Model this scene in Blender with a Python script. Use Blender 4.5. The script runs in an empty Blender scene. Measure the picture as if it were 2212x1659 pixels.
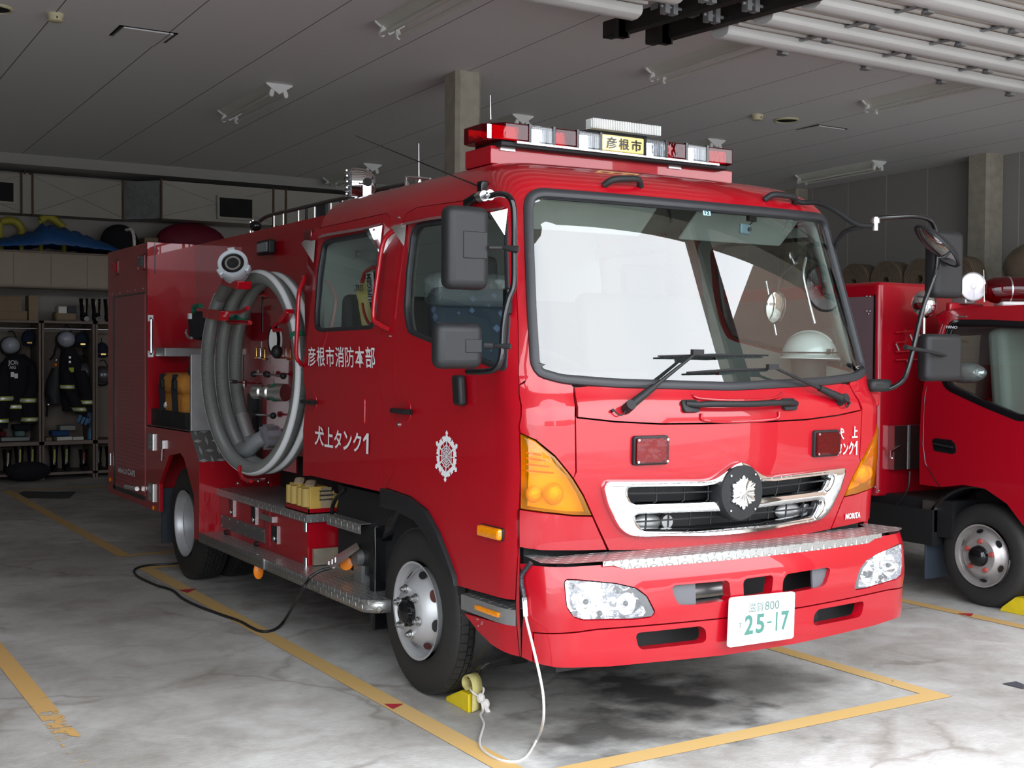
import bpy, math, random
from math import sin, cos, pi, radians, sqrt, atan2
from mathutils import Vector, Matrix
from mathutils.geometry import delaunay_2d_cdt
random.seed(7)
SC = bpy.context.scene
COL = SC.collection
V = Vector

# ---------------------------------------------------------------- camera
F_PX, CX, CY, EYE = 2676.0, 1106.0, 829.5, 1.64
_yaw, _pit, _rol = radians(31.6), -radians(1.40), radians(0.38)
FW = V((sin(_yaw) * cos(_pit), cos(_yaw) * cos(_pit), sin(_pit)))
_rt = V((cos(_yaw), -sin(_yaw), 0)); _up = _rt.cross(FW)
RT = _rt * cos(_rol) + _up * sin(_rol)
UP = _up * cos(_rol) - _rt * sin(_rol)
CAM = V((0, 0, EYE))
cd = bpy.data.cameras.new('camera'); cam = bpy.data.objects.new('camera', cd); COL.objects.link(cam)
cd.sensor_width = 36.0; cd.lens = 36.0 * F_PX / 2212.0; cd.clip_start = 0.05; cd.clip_end = 400
cam.matrix_world = Matrix(((RT.x, UP.x, -FW.x, 0), (RT.y, UP.y, -FW.y, 0), (RT.z, UP.z, -FW.z, EYE), (0, 0, 0, 1)))
SC.camera = cam

# ---------------------------------------------------------------- exposure, sky, daylight
SC.view_settings.view_transform = 'Standard'
SC.view_settings.look = 'None'
SC.view_settings.gamma = 1
SC.view_settings.use_curve_mapping = False
SC.view_settings.exposure = 0.0
SKY = 7.8
w = bpy.data.worlds.new('overcast_sky'); SC.world = w; w.use_nodes = True
nt = w.node_tree; nt.nodes.clear()
o = nt.nodes.new('ShaderNodeOutputWorld'); b = nt.nodes.new('ShaderNodeBackground')
tc = nt.nodes.new('ShaderNodeTexCoord'); sp = nt.nodes.new('ShaderNodeSeparateXYZ')
cr = nt.nodes.new('ShaderNodeValToRGB'); no = nt.nodes.new('ShaderNodeTexNoise'); ad = nt.nodes.new('ShaderNodeMix')
ad.data_type = 'RGBA'; ad.blend_type = 'MULTIPLY'; ad.inputs[0].default_value = 0.55
no.inputs['Scale'].default_value = 1.6; no.inputs['Detail'].default_value = 3
cr.color_ramp.elements[0].position = 0.42; cr.color_ramp.elements[0].color = (.62, .70, .80, 1)
cr.color_ramp.elements[1].position = 0.62; cr.color_ramp.elements[1].color = (1, 1, 1, 1)
nt.links.new(tc.outputs['Generated'], no.inputs['Vector']); nt.links.new(no.outputs['Fac'], cr.inputs[0])
ad.inputs[6].default_value = (0.94, 0.97, 1.0, 1)
nt.links.new(cr.outputs[0], ad.inputs[7]); nt.links.new(ad.outputs[2], b.inputs['Color'])
b.inputs['Strength'].default_value = SKY
nt.links.new(b.outputs[0], o.inputs[0])
SC.cycles.use_adaptive_sampling = True
SC.cycles.adaptive_threshold = 0.02
SC.cycles.use_denoising = True
SC.cycles.max_bounces = 10
SC.cycles.diffuse_bounces = 5
SC.cycles.glossy_bounces = 5
SC.cycles.transparent_max_bounces = 16
SC.cycles.sample_clamp_indirect = 6
SC.cycles.caustics_reflective = False
SC.cycles.caustics_refractive = False
YO = 2.45          # plane of the garage's door openings
def portal(x0, x1, z1):
    l = bpy.data.lights.new('door_opening_portal', 'AREA'); l.shape = 'RECTANGLE'; l.size = x1 - x0; l.size_y = z1
    l.cycles.is_portal = True
    p = bpy.data.objects.new('door_opening_portal', l); COL.objects.link(p)
    p.location = ((x0 + x1) / 2, YO, z1 / 2); p.rotation_euler = (radians(90), 0, 0)

# ---------------------------------------------------------------- pixel helpers: a photo pixel meets a real plane
def ray(x, y): return FW + RT * ((x - CX) / F_PX) - UP * ((y - CY) / F_PX)
def PX(x, y, X): d = ray(x, y); return CAM + d * (X / d.x)
def PY(x, y, Y): d = ray(x, y); return CAM + d * (Y / d.y)
def PZ(x, y, Z): d = ray(x, y); return CAM + d * ((Z - EYE) / d.z)

# ---------------------------------------------------------------- object helpers
def setp(o, label=None, cat=None, group=None, kind=None):
    if label: o['label'] = label
    if cat: o['category'] = cat
    if group: o['group'] = group
    if kind: o['kind'] = kind
    return o
def empty(name, loc=(0, 0, 0), label=None, cat=None, group=None, kind=None):
    o = bpy.data.objects.new(name, None); COL.objects.link(o); o.location = loc; o.empty_display_size = .1
    return setp(o, label, cat, group, kind)
class MB:
    def __init__(s): s.v = []; s.f = []; s.mi = []; s.m = 0
    def add(s, vs, fs):
        n = len(s.v); s.v += [tuple(x) for x in vs]; s.f += [tuple(i + n for i in f) for f in fs]; s.mi += [s.m] * len(fs); return s
    def box(s, a, b):
        x0, y0, z0 = a; x1, y1, z1 = b
        vs = [(x0, y0, z0), (x1, y0, z0), (x1, y1, z0), (x0, y1, z0), (x0, y0, z1), (x1, y0, z1), (x1, y1, z1), (x0, y1, z1)]
        return s.add(vs, [(0, 3, 2, 1), (4, 5, 6, 7), (0, 1, 5, 4), (1, 2, 6, 5), (2, 3, 7, 6), (3, 0, 4, 7)])
    def obox(s, c, ax, ay, az):        # oriented box: centre and three half-axis vectors
        c, ax, ay, az = V(c), V(ax), V(ay), V(az)
        vs = [c + ax * i + ay * j + az * k for k in (-1, 1) for i, j in ((-1, -1), (1, -1), (1, 1), (-1, 1))]
        return s.add(vs, [(0, 3, 2, 1), (4, 5, 6, 7), (0, 1, 5, 4), (1, 2, 6, 5), (2, 3, 7, 6), (3, 0, 4, 7)])
    def lathe(s, o, axis, prof, n=32, cap=False, sx=1.0):
        o, a = V(o), V(axis).normalized()
        u = a.cross(V((0, 0, 1)));
        if u.length < .1: u = a.cross(V((1, 0, 0)))
        u.normalize(); w_ = a.cross(u); vs = []; fs = []
        for t, r in prof:
            for k in range(n):
                an = 2 * pi * k / n; vs.append(o + a * t + (u * cos(an) * sx + w_ * sin(an)) * r)
        for i in range(len(prof) - 1):
            for k in range(n):
                k2 = (k + 1) % n; fs.append((i * n + k, i * n + k2, (i + 1) * n + k2, (i + 1) * n + k))
        if cap: fs.append(tuple(range(n - 1, -1, -1))); fs.append(tuple((len(prof) - 1) * n + k for k in range(n)))
        return s.add(vs, fs)
    def cyl(s, p0, p1, r, r1=None, n=20):
        p0, p1 = V(p0), V(p1); return s.lathe(p0, p1 - p0, [(0, r), ((p1 - p0).length, r if r1 is None else r1)], n, True)
    def tube(s, pts, r, n=10, closed=False, flat=None):
        pts = [V(p) for p in pts]; N = len(pts); vs = []; fs = []; ref = None
        for i, p in enumerate(pts):
            if closed: t = pts[(i + 1) % N] - pts[i - 1]
            else: t = pts[min(i + 1, N - 1)] - pts[max(i - 1, 0)]
            t.normalize()
            if ref is None:
                ref = t.cross(V((0, 0, 1)))
                if ref.length < .2: ref = t.cross(V((1, 0, 0)))
            ref = (ref - t * ref.dot(t)).normalized(); w_ = t.cross(ref)
            rr = r[i] if isinstance(r, (list, tuple)) else r
            for k in range(n):
                an = 2 * pi * k / n; vs.append(p + (ref * cos(an) + w_ * sin(an) * (flat or 1)) * rr)
        m = N if closed else N - 1
        for i in range(m):
            j = (i + 1) % N
            for k in range(n):
                k2 = (k + 1) % n; fs.append((i * n + k, i * n + k2, j * n + k2, j * n + k))
        if not closed: fs.append(tuple(range(n - 1, -1, -1))); fs.append(tuple((N - 1) * n + k for k in range(n)))
        return s.add(vs, fs)
    def prism(s, poly, ext):
        poly = [V(p) for p in poly]; e = V(ext); n = len(poly)
        fs = [tuple(range(n)), tuple(range(2 * n - 1, n - 1, -1))] + [(i, i + n, (i + 1) % n + n, (i + 1) % n) for i in range(n)]
        return s.add(poly + [p + e for p in poly], fs)
    def face(s, poly): return s.add(poly, [tuple(range(len(poly)))])
    def sphere(s, c, r, sc=(1, 1, 1), n=20, m=12, t0=0.0, t1=pi, rot=None):
        c = V(c); vs = []; fs = []
        for i in range(m + 1):
            th = t0 + (t1 - t0) * i / m
            for k in range(n):
                an = 2 * pi * k / n
                p = V((sin(th) * cos(an) * sc[0], sin(th) * sin(an) * sc[1], cos(th) * sc[2])) * r
                if rot: p = rot @ p
                vs.append(c + p)
        for i in range(m):
            for k in range(n):
                k2 = (k + 1) % n; fs.append((i * n + k, (i + 1) * n + k, (i + 1) * n + k2, i * n + k2))
        return s.add(vs, fs)
    def build(s, name, mat, parent=None, smooth=38, bevel=0, sub=0, seg=2, solid=0, clean=True):
        me = bpy.data.meshes.new(name); me.from_pydata([tuple(x) for x in s.v], [], s.f)
        mats = mat if isinstance(mat, (list, tuple)) else [mat]
        for m in mats: me.materials.append(m)
        if len(mats) > 1: me.polygons.foreach_set('material_index', s.mi)
        me.validate(); me.update()
        import bmesh
        bm = bmesh.new(); bm.from_mesh(me)
        if clean: bmesh.ops.remove_doubles(bm, verts=bm.verts, dist=1e-5)
        bmesh.ops.recalc_face_normals(bm, faces=bm.faces)
        bm.to_mesh(me); bm.free()
        if smooth:
            me.shade_smooth(); me.set_sharp_from_angle(angle=radians(smooth))
        o = bpy.data.objects.new(name, me); COL.objects.link(o)
        if parent:
            o.parent = parent; par = V((0, 0, 0)); q = parent
            while q: par += q.location; q = q.parent
            o.location = -par
        if solid:
            md = o.modifiers.new('solid', 'SOLIDIFY'); md.thickness = solid; md.offset = 0
        if bevel:
            md = o.modifiers.new('bevel', 'BEVEL'); md.width = bevel; md.segments = seg; md.limit_method = 'ANGLE'; md.angle_limit = radians(30); md.harden_normals = False
        if sub:
            md = o.modifiers.new('sub', 'SUBSURF'); md.levels = md.render_levels = sub
        return o
def rebase(o, base):                     # put a one-mesh thing's origin at its base
    base = V(base); o.data.transform(Matrix.Translation(-base)); o.location = base; return o
def bez(pts, n=8):                       # smooth curve through points (Catmull-Rom)
    P = [V(p) for p in pts]; P = [P[0] * 2 - P[1]] + P + [P[-1] * 2 - P[-2]]; out = []
    for i in range(1, len(P) - 2):
        for k in range(n):
            t = k / n; a, b_, c, d = P[i - 1:i + 3]
            out.append(.5 * ((2 * b_) + (c - a) * t + (2 * a - 5 * b_ + 4 * c - d) * t * t + (3 * b_ - a - 3 * c + d) * t ** 3))
    out.append(P[-2]); return out
def rpoly(x0, y0, x1, y1, r, n=5):       # rounded rectangle, 2D
    r = min(r, abs(x1 - x0) / 2, abs(y1 - y0) / 2); o_ = []
    for cx_, cy_, a0 in ((x1 - r, y0 + r, -90), (x1 - r, y1 - r, 0), (x0 + r, y1 - r, 90), (x0 + r, y0 + r, 180)):
        for k in range(n + 1):
            a = radians(a0 + 90 * k / n); o_.append((cx_ + r * cos(a), cy_ + r * sin(a)))
    return o_
def fillet(poly, r, n=4):                # round the corners of any 2D polygon
    out = []; N = len(poly)
    for i in range(N):
        p = V(poly[i]).to_2d(); a = V(poly[i - 1]).to_2d() - p; b_ = V(poly[(i + 1) % N]).to_2d() - p
        rr = r[i] if isinstance(r, (list, tuple)) else r
        d = min(rr, a.length * .45, b_.length * .45)
        if d < 1e-4: out.append(tuple(p)); continue
        s_ = p + a.normalized() * d; e = p + b_.normalized() * d
        for k in range(n + 1):
            t = k / n; out.append(tuple(s_ * (1 - t) ** 2 + p * 2 * t * (1 - t) + e * t * t))
    return out

# ---------------------------------------------------------------- materials
def nodes(name):
    m = bpy.data.materials.new(name); m.use_nodes = True; n = m.node_tree.nodes; p = n['Principled BSDF']; return m, n, m.node_tree.links, p
def mat(name, col, rough=.5, metal=0, coat=0, noise=0, nscale=6, bump=0, bscale=60, trans=0, alpha=1, ior=1.45, emit=None, es=0, spec=.5, crough=.04):
    m, n, L, p = nodes(name)
    p.inputs['Base Color'].default_value = (*col, 1); p.inputs['Roughness'].default_value = rough; p.inputs['Metallic'].default_value = metal
    p.inputs['Coat Weight'].default_value = coat; p.inputs['Coat Roughness'].default_value = crough
    p.inputs['Transmission Weight'].default_value = trans; p.inputs['IOR'].default_value = ior; p.inputs['Alpha'].default_value = alpha
    p.inputs['Specular IOR Level'].default_value = spec
    if emit: p.inputs['Emission Color'].default_value = (*emit, 1); p.inputs['Emission Strength'].default_value = es
    tc = n.new('ShaderNodeTexCoord')
    t = n.new('ShaderNodeTexNoise'); t.inputs['Scale'].default_value = nscale; t.inputs['Detail'].default_value = 4
    L.new(tc.outputs['Object'], t.inputs['Vector'])
    r = n.new('ShaderNodeMapRange'); r.inputs[3].default_value = 1 - (noise or .04); r.inputs[4].default_value = 1 + (noise or .04)
    L.new(t.outputs['Fac'], r.inputs[0])
    x = n.new('ShaderNodeMix'); x.data_type = 'RGBA'; x.blend_type = 'MULTIPLY'; x.inputs[0].default_value = 1; x.inputs[6].default_value = (*col, 1)
    L.new(r.outputs[0], x.inputs[7]); L.new(x.outputs[2], p.inputs['Base Color'])
    if bump:
        t2 = n.new('ShaderNodeTexNoise'); t2.inputs['Scale'].default_value = bscale; t2.inputs['Detail'].default_value = 3
        L.new(tc.outputs['Object'], t2.inputs['Vector'])
        bp = n.new('ShaderNodeBump'); bp.inputs['Strength'].default_value = bump; bp.inputs['Distance'].default_value = .01
        L.new(t2.outputs['Fac'], bp.inputs['Height']); L.new(bp.outputs[0], p.inputs['Normal'])
    return m
def mth(n, L, op, a, b_=None, c=None):
    q = n.new('ShaderNodeMath'); q.operation = op
    for i, x in enumerate((a, b_, c)):
        if x is None: continue
        if isinstance(x, (int, float)): q.inputs[i].default_value = x
        else: L.new(x, q.inputs[i])
    return q.outputs[0]
def checker_plate(name, ax, scale=.038, col=(.42, .42, .41), hi=1.5, bumpd=.004, metal=.85, rough=.36):
    """Raised lozenges in alternating directions; ax = the two object axes of the sheet."""
    m, n, L, p = nodes(name); p.inputs['Metallic'].default_value = metal; p.inputs['Roughness'].default_value = rough
    tc = n.new('ShaderNodeTexCoord'); s = n.new('ShaderNodeSeparateXYZ'); L.new(tc.outputs['Object'], s.inputs[0])
    A, B = s.outputs[ax[0]], s.outputs[ax[1]]
    u = mth(n, L, 'DIVIDE', A, scale); v = mth(n, L, 'DIVIDE', B, scale)
    fu = mth(n, L, 'FLOOR', u); fv = mth(n, L, 'FLOOR', v)
    du = mth(n, L, 'ABSOLUTE', mth(n, L, 'SUBTRACT', mth(n, L, 'FRACT', u), .5)); dv = mth(n, L, 'ABSOLUTE', mth(n, L, 'SUBTRACT', mth(n, L, 'FRACT', v), .5))
    par = mth(n, L, 'PINGPONG', mth(n, L, 'ADD', fu, fv), 1.0)
    h1 = mth(n, L, 'SUBTRACT', 1.0, mth(n, L, 'ADD', mth(n, L, 'DIVIDE', du, .62), mth(n, L, 'DIVIDE', dv, .22)))
    h2 = mth(n, L, 'SUBTRACT', 1.0, mth(n, L, 'ADD', mth(n, L, 'DIVIDE', dv, .62), mth(n, L, 'DIVIDE', du, .22)))
    mx = n.new('ShaderNodeMix'); mx.data_type = 'FLOAT'; L.new(par, mx.inputs[0]); L.new(h1, mx.inputs[2]); L.new(h2, mx.inputs[3])
    cl = n.new('ShaderNodeMapRange'); cl.inputs[1].default_value = 0; cl.inputs[2].default_value = .35; L.new(mx.outputs[0], cl.inputs[0])
    bp = n.new('ShaderNodeBump'); bp.inputs['Strength'].default_value = 1; bp.inputs['Distance'].default_value = bumpd
    L.new(cl.outputs[0], bp.inputs['Height']); L.new(bp.outputs[0], p.inputs['Normal'])
    cm = n.new('ShaderNodeMix'); cm.data_type = 'RGBA'; cm.inputs[6].default_value = (*col, 1); cm.inputs[7].default_value = (*[min(1, c * hi) for c in col], 1)
    L.new(cl.outputs[0], cm.inputs[0]); L.new(cm.outputs[2], p.inputs['Base Color'])
    return m
M = {}
M['red'] = mat('red_paint', (.33, .002, .009), .35, coat=.75, noise=.02, spec=.25, crough=.02)
M['red2'] = mat('red_paint_second_truck', (.33, .0025, .011), .35, coat=.75, noise=.02, spec=.25)
M['dred'] = mat('red_paint_flat', (.45, .004, .012), .42, coat=.3, noise=.03)
M['dred2'] = mat('dark_red_lamp', (.10, .003, .006), .3, coat=.5)
M['black'] = mat('black_plastic', (.012, .012, .013), .5, bump=.1, bscale=400, noise=.05, spec=.35)
M['gloss_black'] = mat('gloss_black', (.006, .006, .007), .12, noise=.02)
M['rubber'] = mat('rubber', (.018, .017, .016), .62, noise=.15, nscale=20, bump=.1, bscale=200)
M['gasket'] = mat('window_gasket', (.02, .02, .023), .42, noise=.05, spec=.4)
M['dark'] = mat('dark_chassis', (.008, .008, .009), .6, noise=.2)
M['chrome'] = mat('chrome', (.86, .87, .88), .06, 1)
M['steel'] = mat('brushed_steel', (.60, .60, .60), .3, 1, noise=.06, nscale=30)
M['alu'] = mat('dull_aluminium', (.36, .36, .36), .42, .8, noise=.12, nscale=25)
M['silver'] = mat('silver_rim', (.47, .47, .48), .4, .45, noise=.05)
M['amber'] = mat('amber_lens', (.95, .40, .0), .08, trans=.35, coat=1, noise=.1, nscale=30)
M['amber_d'] = mat('amber_reflector', (.70, .22, .0), .15, coat=1, noise=.25, nscale=60)
M['orange'] = mat('orange_plastic', (.85, .22, .01), .35, noise=.05)
M['redlens'] = mat('red_lens', (.50, .0, .012), .07, trans=.25, coat=1, noise=.08, nscale=40)
M['clearlens'] = mat('clear_lens', (.92, .94, .96), .04, trans=1, ior=1.3)
M['reflector'] = mat('lamp_reflector', (.9, .9, .92), .12, 1, noise=.1, nscale=50, bump=.25, bscale=45)
M['white'] = mat('white_paint', (.75, .75, .74), .4, noise=.03)
M['decal'] = mat('white_decal', (.72, .74, .75), .45, noise=.02)
M['offwhite'] = mat('offwhite_enamel', (.66, .66, .60), .4, noise=.04)
M['cream'] = mat('cream_plastic', (.60, .55, .36), .5, noise=.05)
M['glass'] = None
m, n, L, p = nodes('window_glass')
g = n.new('ShaderNodeBsdfGlossy'); g.inputs['Roughness'].default_value = .0; g.inputs['Color'].default_value = (1, 1, 1, 1)
t = n.new('ShaderNodeBsdfTransparent'); t.inputs['Color'].default_value = (.70, .76, .74, 1)
fr = n.new('ShaderNodeFresnel'); ge = n.new('ShaderNodeNewGeometry'); io = n.new('ShaderNodeMapRange'); io.inputs[3].default_value = 1.95; io.inputs[4].default_value = 1 / 1.95; L.new(ge.outputs['Backfacing'], io.inputs[0]); L.new(io.outputs[0], fr.inputs['IOR'])
wv = n.new('ShaderNodeTexNoise'); wv.inputs['Scale'].default_value = 1.1; tcg = n.new('ShaderNodeTexCoord'); L.new(tcg.outputs['Object'], wv.inputs['Vector'])
bpg = n.new('ShaderNodeBump'); bpg.inputs['Strength'].default_value = .03; bpg.inputs['Distance'].default_value = .02; L.new(wv.outputs['Fac'], bpg.inputs['Height']); L.new(bpg.outputs[0], g.inputs['Normal'])
mxs = n.new('ShaderNodeMixShader'); L.new(fr.outputs[0], mxs.inputs[0]); L.new(t.outputs[0], mxs.inputs[1]); L.new(g.outputs[0], mxs.inputs[2])
L.new(mxs.outputs[0], n['Material Output'].inputs[0]); M['glass'] = m
M['int_grey'] = mat('cab_lining', (.30, .32, .30), .75, noise=.08)
M['int_dark'] = mat('cab_dark_trim', (.035, .037, .04), .65, noise=.1)
M['dash'] = mat('dashboard', (.09, .08, .075), .7, noise=.1)
M['seatcloth'] = None
m, n, L, p = nodes('seat_cloth'); p.inputs['Roughness'].default_value = .85
tc2 = n.new('ShaderNodeTexCoord'); vo = n.new('ShaderNodeTexVoronoi'); vo.inputs['Scale'].default_value = 14; vo.distance = 'MANHATTAN'
L.new(tc2.outputs['Object'], vo.inputs['Vector']); rp = n.new('ShaderNodeValToRGB'); rp.color_ramp.interpolation = 'CONSTANT'
rp.color_ramp.elements[0].color = (.10, .14, .24, 1); rp.color_ramp.elements[1].position = .33; rp.color_ramp.elements[1].color = (.02, .035, .055, 1)
L.new(vo.outputs['Distance'], rp.inputs[0]); L.new(rp.outputs[0], p.inputs['Base Color']); M['seatcloth'] = m
M['mirror'] = mat('mirror_glass', (.9, .9, .9), .01, 1)
M['yellow'] = mat('yellow_chock_paint', (.62, .46, .01), .5, noise=.3, nscale=14)
M['yellowwood'] = mat('yellow_wooden_chock', (.52, .34, .07), .55, noise=.2, nscale=10)
M['web'] = mat('beige_webbing', (.34, .26, .17), .85, noise=.1, nscale=90, bump=.3, bscale=300)
M['webyel'] = mat('faded_yellow_webbing', (.46, .40, .15), .8, noise=.15, nscale=40, bump=.3, bscale=300)
M['rope'] = mat('white_rope', (.62, .58, .55), .9, noise=.15, nscale=120, bump=.6, bscale=260)
M['tape'] = mat('black_tape', (.02, .02, .025), .3, bump=.5, bscale=90)
M['cable'] = mat('black_cable', (.012, .012, .012), .5)
M['concrete_col'] = mat('concrete_column', (.36, .33, .27), .85, noise=.3, nscale=9, bump=.4, bscale=30)
M['wallp'] = mat('grey_wall_panel', (.34, .33, .31), .8, noise=.05, nscale=2)
M['lockerwood'] = mat('locker_board', (.23, .18, .15), .7, noise=.08)
M['lockerback'] = mat('locker_back_board', (.30, .25, .21), .8, noise=.08)
M['beige'] = mat('beige_cabinet', (.40, .34, .26), .6, noise=.05)
M['carton'] = mat('cardboard', (.26, .19, .12), .85, noise=.12)
M['coat_black'] = mat('black_turnout_cloth', (.010, .010, .014), .9, noise=.3, nscale=14, bump=.6, bscale=18)
M['lime'] = mat('lime_reflective_band', (.50, .58, .06), .6, noise=.1)
M['silverband'] = mat('silver_reflective_band', (.80, .80, .80), .35, .3)
M['navy'] = mat('navy_cloth', (.012, .018, .04), .85, noise=.2)
M['blue'] = mat('blue_tarpaulin', (.015, .09, .28), .5, noise=.15, bump=.8, bscale=14)
M['ltblue'] = mat('light_blue_glove', (.12, .28, .50), .7, noise=.1)
M['galv'] = mat('galvanised_steel', (.36, .37, .38), .42, .6, noise=.3, nscale=12)
M['ductpaint'] = mat('painted_duct', (.38, .36, .32), .7, noise=.08, nscale=3)
M['vent_dark'] = mat('dark_vent', (.006, .006, .006), .8)
M['bagorange'] = mat('orange_canvas', (.50, .20, .03), .8, noise=.2, nscale=25, bump=.5, bscale=30)
M['hosegrey'] = mat('grey_suction_hose', (.125, .13, .12), .42, noise=.08, nscale=15)
M['hosewhite'] = mat('white_hose_stripe', (.62, .63, .64), .5, noise=.06)
M['green'] = mat('green_band', (.01, .12, .07), .5)
M['brass'] = mat('brass', (.62, .42, .13), .25, 1)
M['olive'] = mat('old_fire_hose', (.16, .12, .08), .9, noise=.35, nscale=30, bump=.5, bscale=60)
M['magenta'] = mat('red_cloth_bundle', (.17, .008, .03), .7, noise=.2, bump=.5, bscale=12)
M['plate_top'] = checker_plate('checker_plate_top', (0, 1))
M['plate_side'] = checker_plate('checker_plate_side', (1, 2))
M['plate_front'] = checker_plate('checker_plate_front', (0, 2))
M['plate_big'] = checker_plate('checker_plate_fender', (0, 2), .062, (.17, .17, .165), 2.6, .003, .5, .5)
M['grooved'] = None
m, n, L, p = nodes('roller_shutter'); p.inputs['Base Color'].default_value = (.30, .006, .018, 1); p.inputs['Roughness'].default_value = .35; p.inputs['Coat Weight'].default_value = .6
tc3 = n.new('ShaderNodeTexCoord'); wa = n.new('ShaderNodeTexWave'); wa.bands_direction = 'Z'; wa.inputs['Scale'].default_value = 10; L.new(tc3.outputs['Object'], wa.inputs['Vector'])
bb = n.new('ShaderNodeBump'); bb.inputs['Strength'].default_value = .4; bb.inputs['Distance'].default_value = .004; L.new(wa.outputs['Fac'], bb.inputs['Height']); L.new(bb.outputs[0], p.inputs['Normal']); M['grooved'] = m

# ---------------------------------------------------------------- lettering
def text2d(body, size=1.0, bold=.012, xs=1.0, shear=0.0, space=1.0):
    """(verts, faces) of a line of text in its own 2D frame, from (0,0) to its measured width and height."""
    cu = bpy.data.curves.new('lettering', 'FONT'); cu.body = body; cu.size = 1.0; cu.offset = bold; cu.shear = shear
    cu.space_character = space; cu.resolution_u = 3; cu.fill_mode = 'FRONT'
    ob = bpy.data.objects.new('lettering', cu); COL.objects.link(ob)
    dg = bpy.context.evaluated_depsgraph_get(); dg.update()
    me = bpy.data.meshes.new_from_object(ob.evaluated_get(dg))
    vs = [(v.co.x, v.co.y) for v in me.vertices]; fs = [tuple(p.vertices) for p in me.polygons]
    bpy.data.objects.remove(ob); bpy.data.curves.remove(cu); bpy.data.meshes.remove(me)
    x0 = min(v[0] for v in vs); x1 = max(v[0] for v in vs); y0 = min(v[1] for v in vs); y1 = max(v[1] for v in vs)
    return [((x - x0) / (x1 - x0), (y - y0) / (y1 - y0)) for x, y in vs], fs, (x1 - x0) / (y1 - y0)
def letters(name, body, mapf, mat_, parent, bold=.012, shear=0, space=1.0):
    """mapf takes (u, v) in 0..1 across the line of text and gives a point."""
    vs, fs, asp = text2d(body, bold=bold, shear=shear, space=space)
    mb = MB(); mb.add([mapf(u, v) for u, v in vs], fs)
    return mb.build(name, mat_, parent, smooth=0, clean=False)
def quadmap(bl, br, tl, tr, off=(0, 0, 0)):
    bl, br, tl, tr, off = V(bl), V(br), V(tl), V(tr), V(off)
    return lambda u, v: bl * (1 - u) * (1 - v) + br * u * (1 - v) + tl * (1 - u) * v + tr * u * v + off

# ---------------------------------------------------------------- curved sheet panels
def pin(p, poly):
    x, y = p; c = False; n = len(poly); j = n - 1
    for i in range(n):
        xi, yi = poly[i]; xj, yj = poly[j]
        if (yi > y) != (yj > y) and x < (xj - xi) * (y - yi) / (yj - yi) + xi: c = not c
        j = i
    return c
def resamp(poly, step):
    out = []
    for i in range(len(poly)):
        a = V(poly[i]).to_2d(); b_ = V(poly[(i + 1) % len(poly)]).to_2d(); k = max(1, int((b_ - a).length / step + .5))
        for j in range(k): out.append(tuple(a.lerp(b_, j / k)))
    return out
def patch(mb, outline, holes, mp, step=.04, rim=.02, off=0.0, rimh=True, flip=False):
    """Sheet over the surface mp(u,v,off); boundaries are folded inwards by rim."""
    loops = [resamp(outline, step)] + [resamp(h, step) for h in holes]
    pts = []; edges = []
    for lp in loops:
        k = len(pts); pts += lp; edges += [(k + i, k + (i + 1) % len(lp)) for i in range(len(lp))]
    us = [p[0] for p in loops[0]]; vs_ = [p[1] for p in loops[0]]
    def far(p):
        for lp in loops:
            for q in lp:
                if abs(q[0] - p[0]) < step * .45 and abs(q[1] - p[1]) < step * .45: return False
        return True
    nu = int((max(us) - min(us)) / step) + 1; nv = int((max(vs_) - min(vs_)) / step) + 1
    for i in range(nu):
        for j in range(nv):
            p = (min(us) + (i + .5) * step, min(vs_) + (j + .5) * step)
            if pin(p, loops[0]) and not any(pin(p, h) for h in loops[1:]) and far(p): pts.append(p)
    r = delaunay_2d_cdt([V(p) for p in pts], edges, [], 0, 1e-6)
    ov, of = r[0], r[2]; F = []
    for f in of:
        c = (sum(ov[i].x for i in f) / 3, sum(ov[i].y for i in f) / 3)
        if pin(c, loops[0]) and not any(pin(c, h) for h in loops[1:]): F.append(tuple(f))
    mb.add([mp(v.x, v.y, off) for v in ov], F)
    if rim:
        for li, lp in enumerate(loops):
            if li and not rimh: continue
            N = len(lp); A = [mp(p[0], p[1], off) for p in lp]; B = [mp(p[0], p[1], off + rim) for p in lp]
            mb.add(A + B, [(i, (i + 1) % N, (i + 1) % N + N, i + N) for i in range(N)])
    return mb

# ================================================================ THE SETTING
def zc(y): return 4.44 - .0197 * y           # the ceiling falls gently towards the back
YB, XL, XR = 17.3, -5.0, 13.75
portal(-1.5, 5.57, 3.74); portal(5.87, 13.5, 3.74)
# --- concrete floor
m, n, L, p = nodes('concrete_floor'); p.inputs['Roughness'].default_value = .62; p.inputs['Specular IOR Level'].default_value = .35
tc = n.new('ShaderNodeTexCoord'); P = tc.outputs['Object']
def noise(scale, det=4, vec=P, dist=0):
    q = n.new('ShaderNodeTexNoise'); q.inputs['Scale'].default_value = scale; q.inputs['Detail'].default_value = det; q.inputs['Distortion'].default_value = dist
    L.new(vec, q.inputs['Vector']); return q.outputs['Fac']
def ramp(x, a, b_, ca, cb):
    q = n.new('ShaderNodeValToRGB'); L.new(x, q.inputs[0]); e = q.color_ramp.elements
    e[0].position = a; e[1].position = b_; e[0].color = (*ca, 1); e[1].color = (*cb, 1); return q.outputs[0]
def mul(a, b_, f=1.0):
    q = n.new('ShaderNodeMix'); q.data_type = 'RGBA'; q.blend_type = 'MULTIPLY'
    if isinstance(f, float): q.inputs[0].default_value = f
    else: L.new(f, q.inputs[0])
    L.new(a, q.inputs[6]); L.new(b_, q.inputs[7]); return q.outputs[2]
base = ramp(noise(.75, 6, dist=.6), .40, .62, (.38, .365, .34), (.55, .54, .52))
base = mul(base, ramp(noise(3.2, 8, dist=.9), .36, .58, (.80, .78, .76), (1, 1, 1)))
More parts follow.
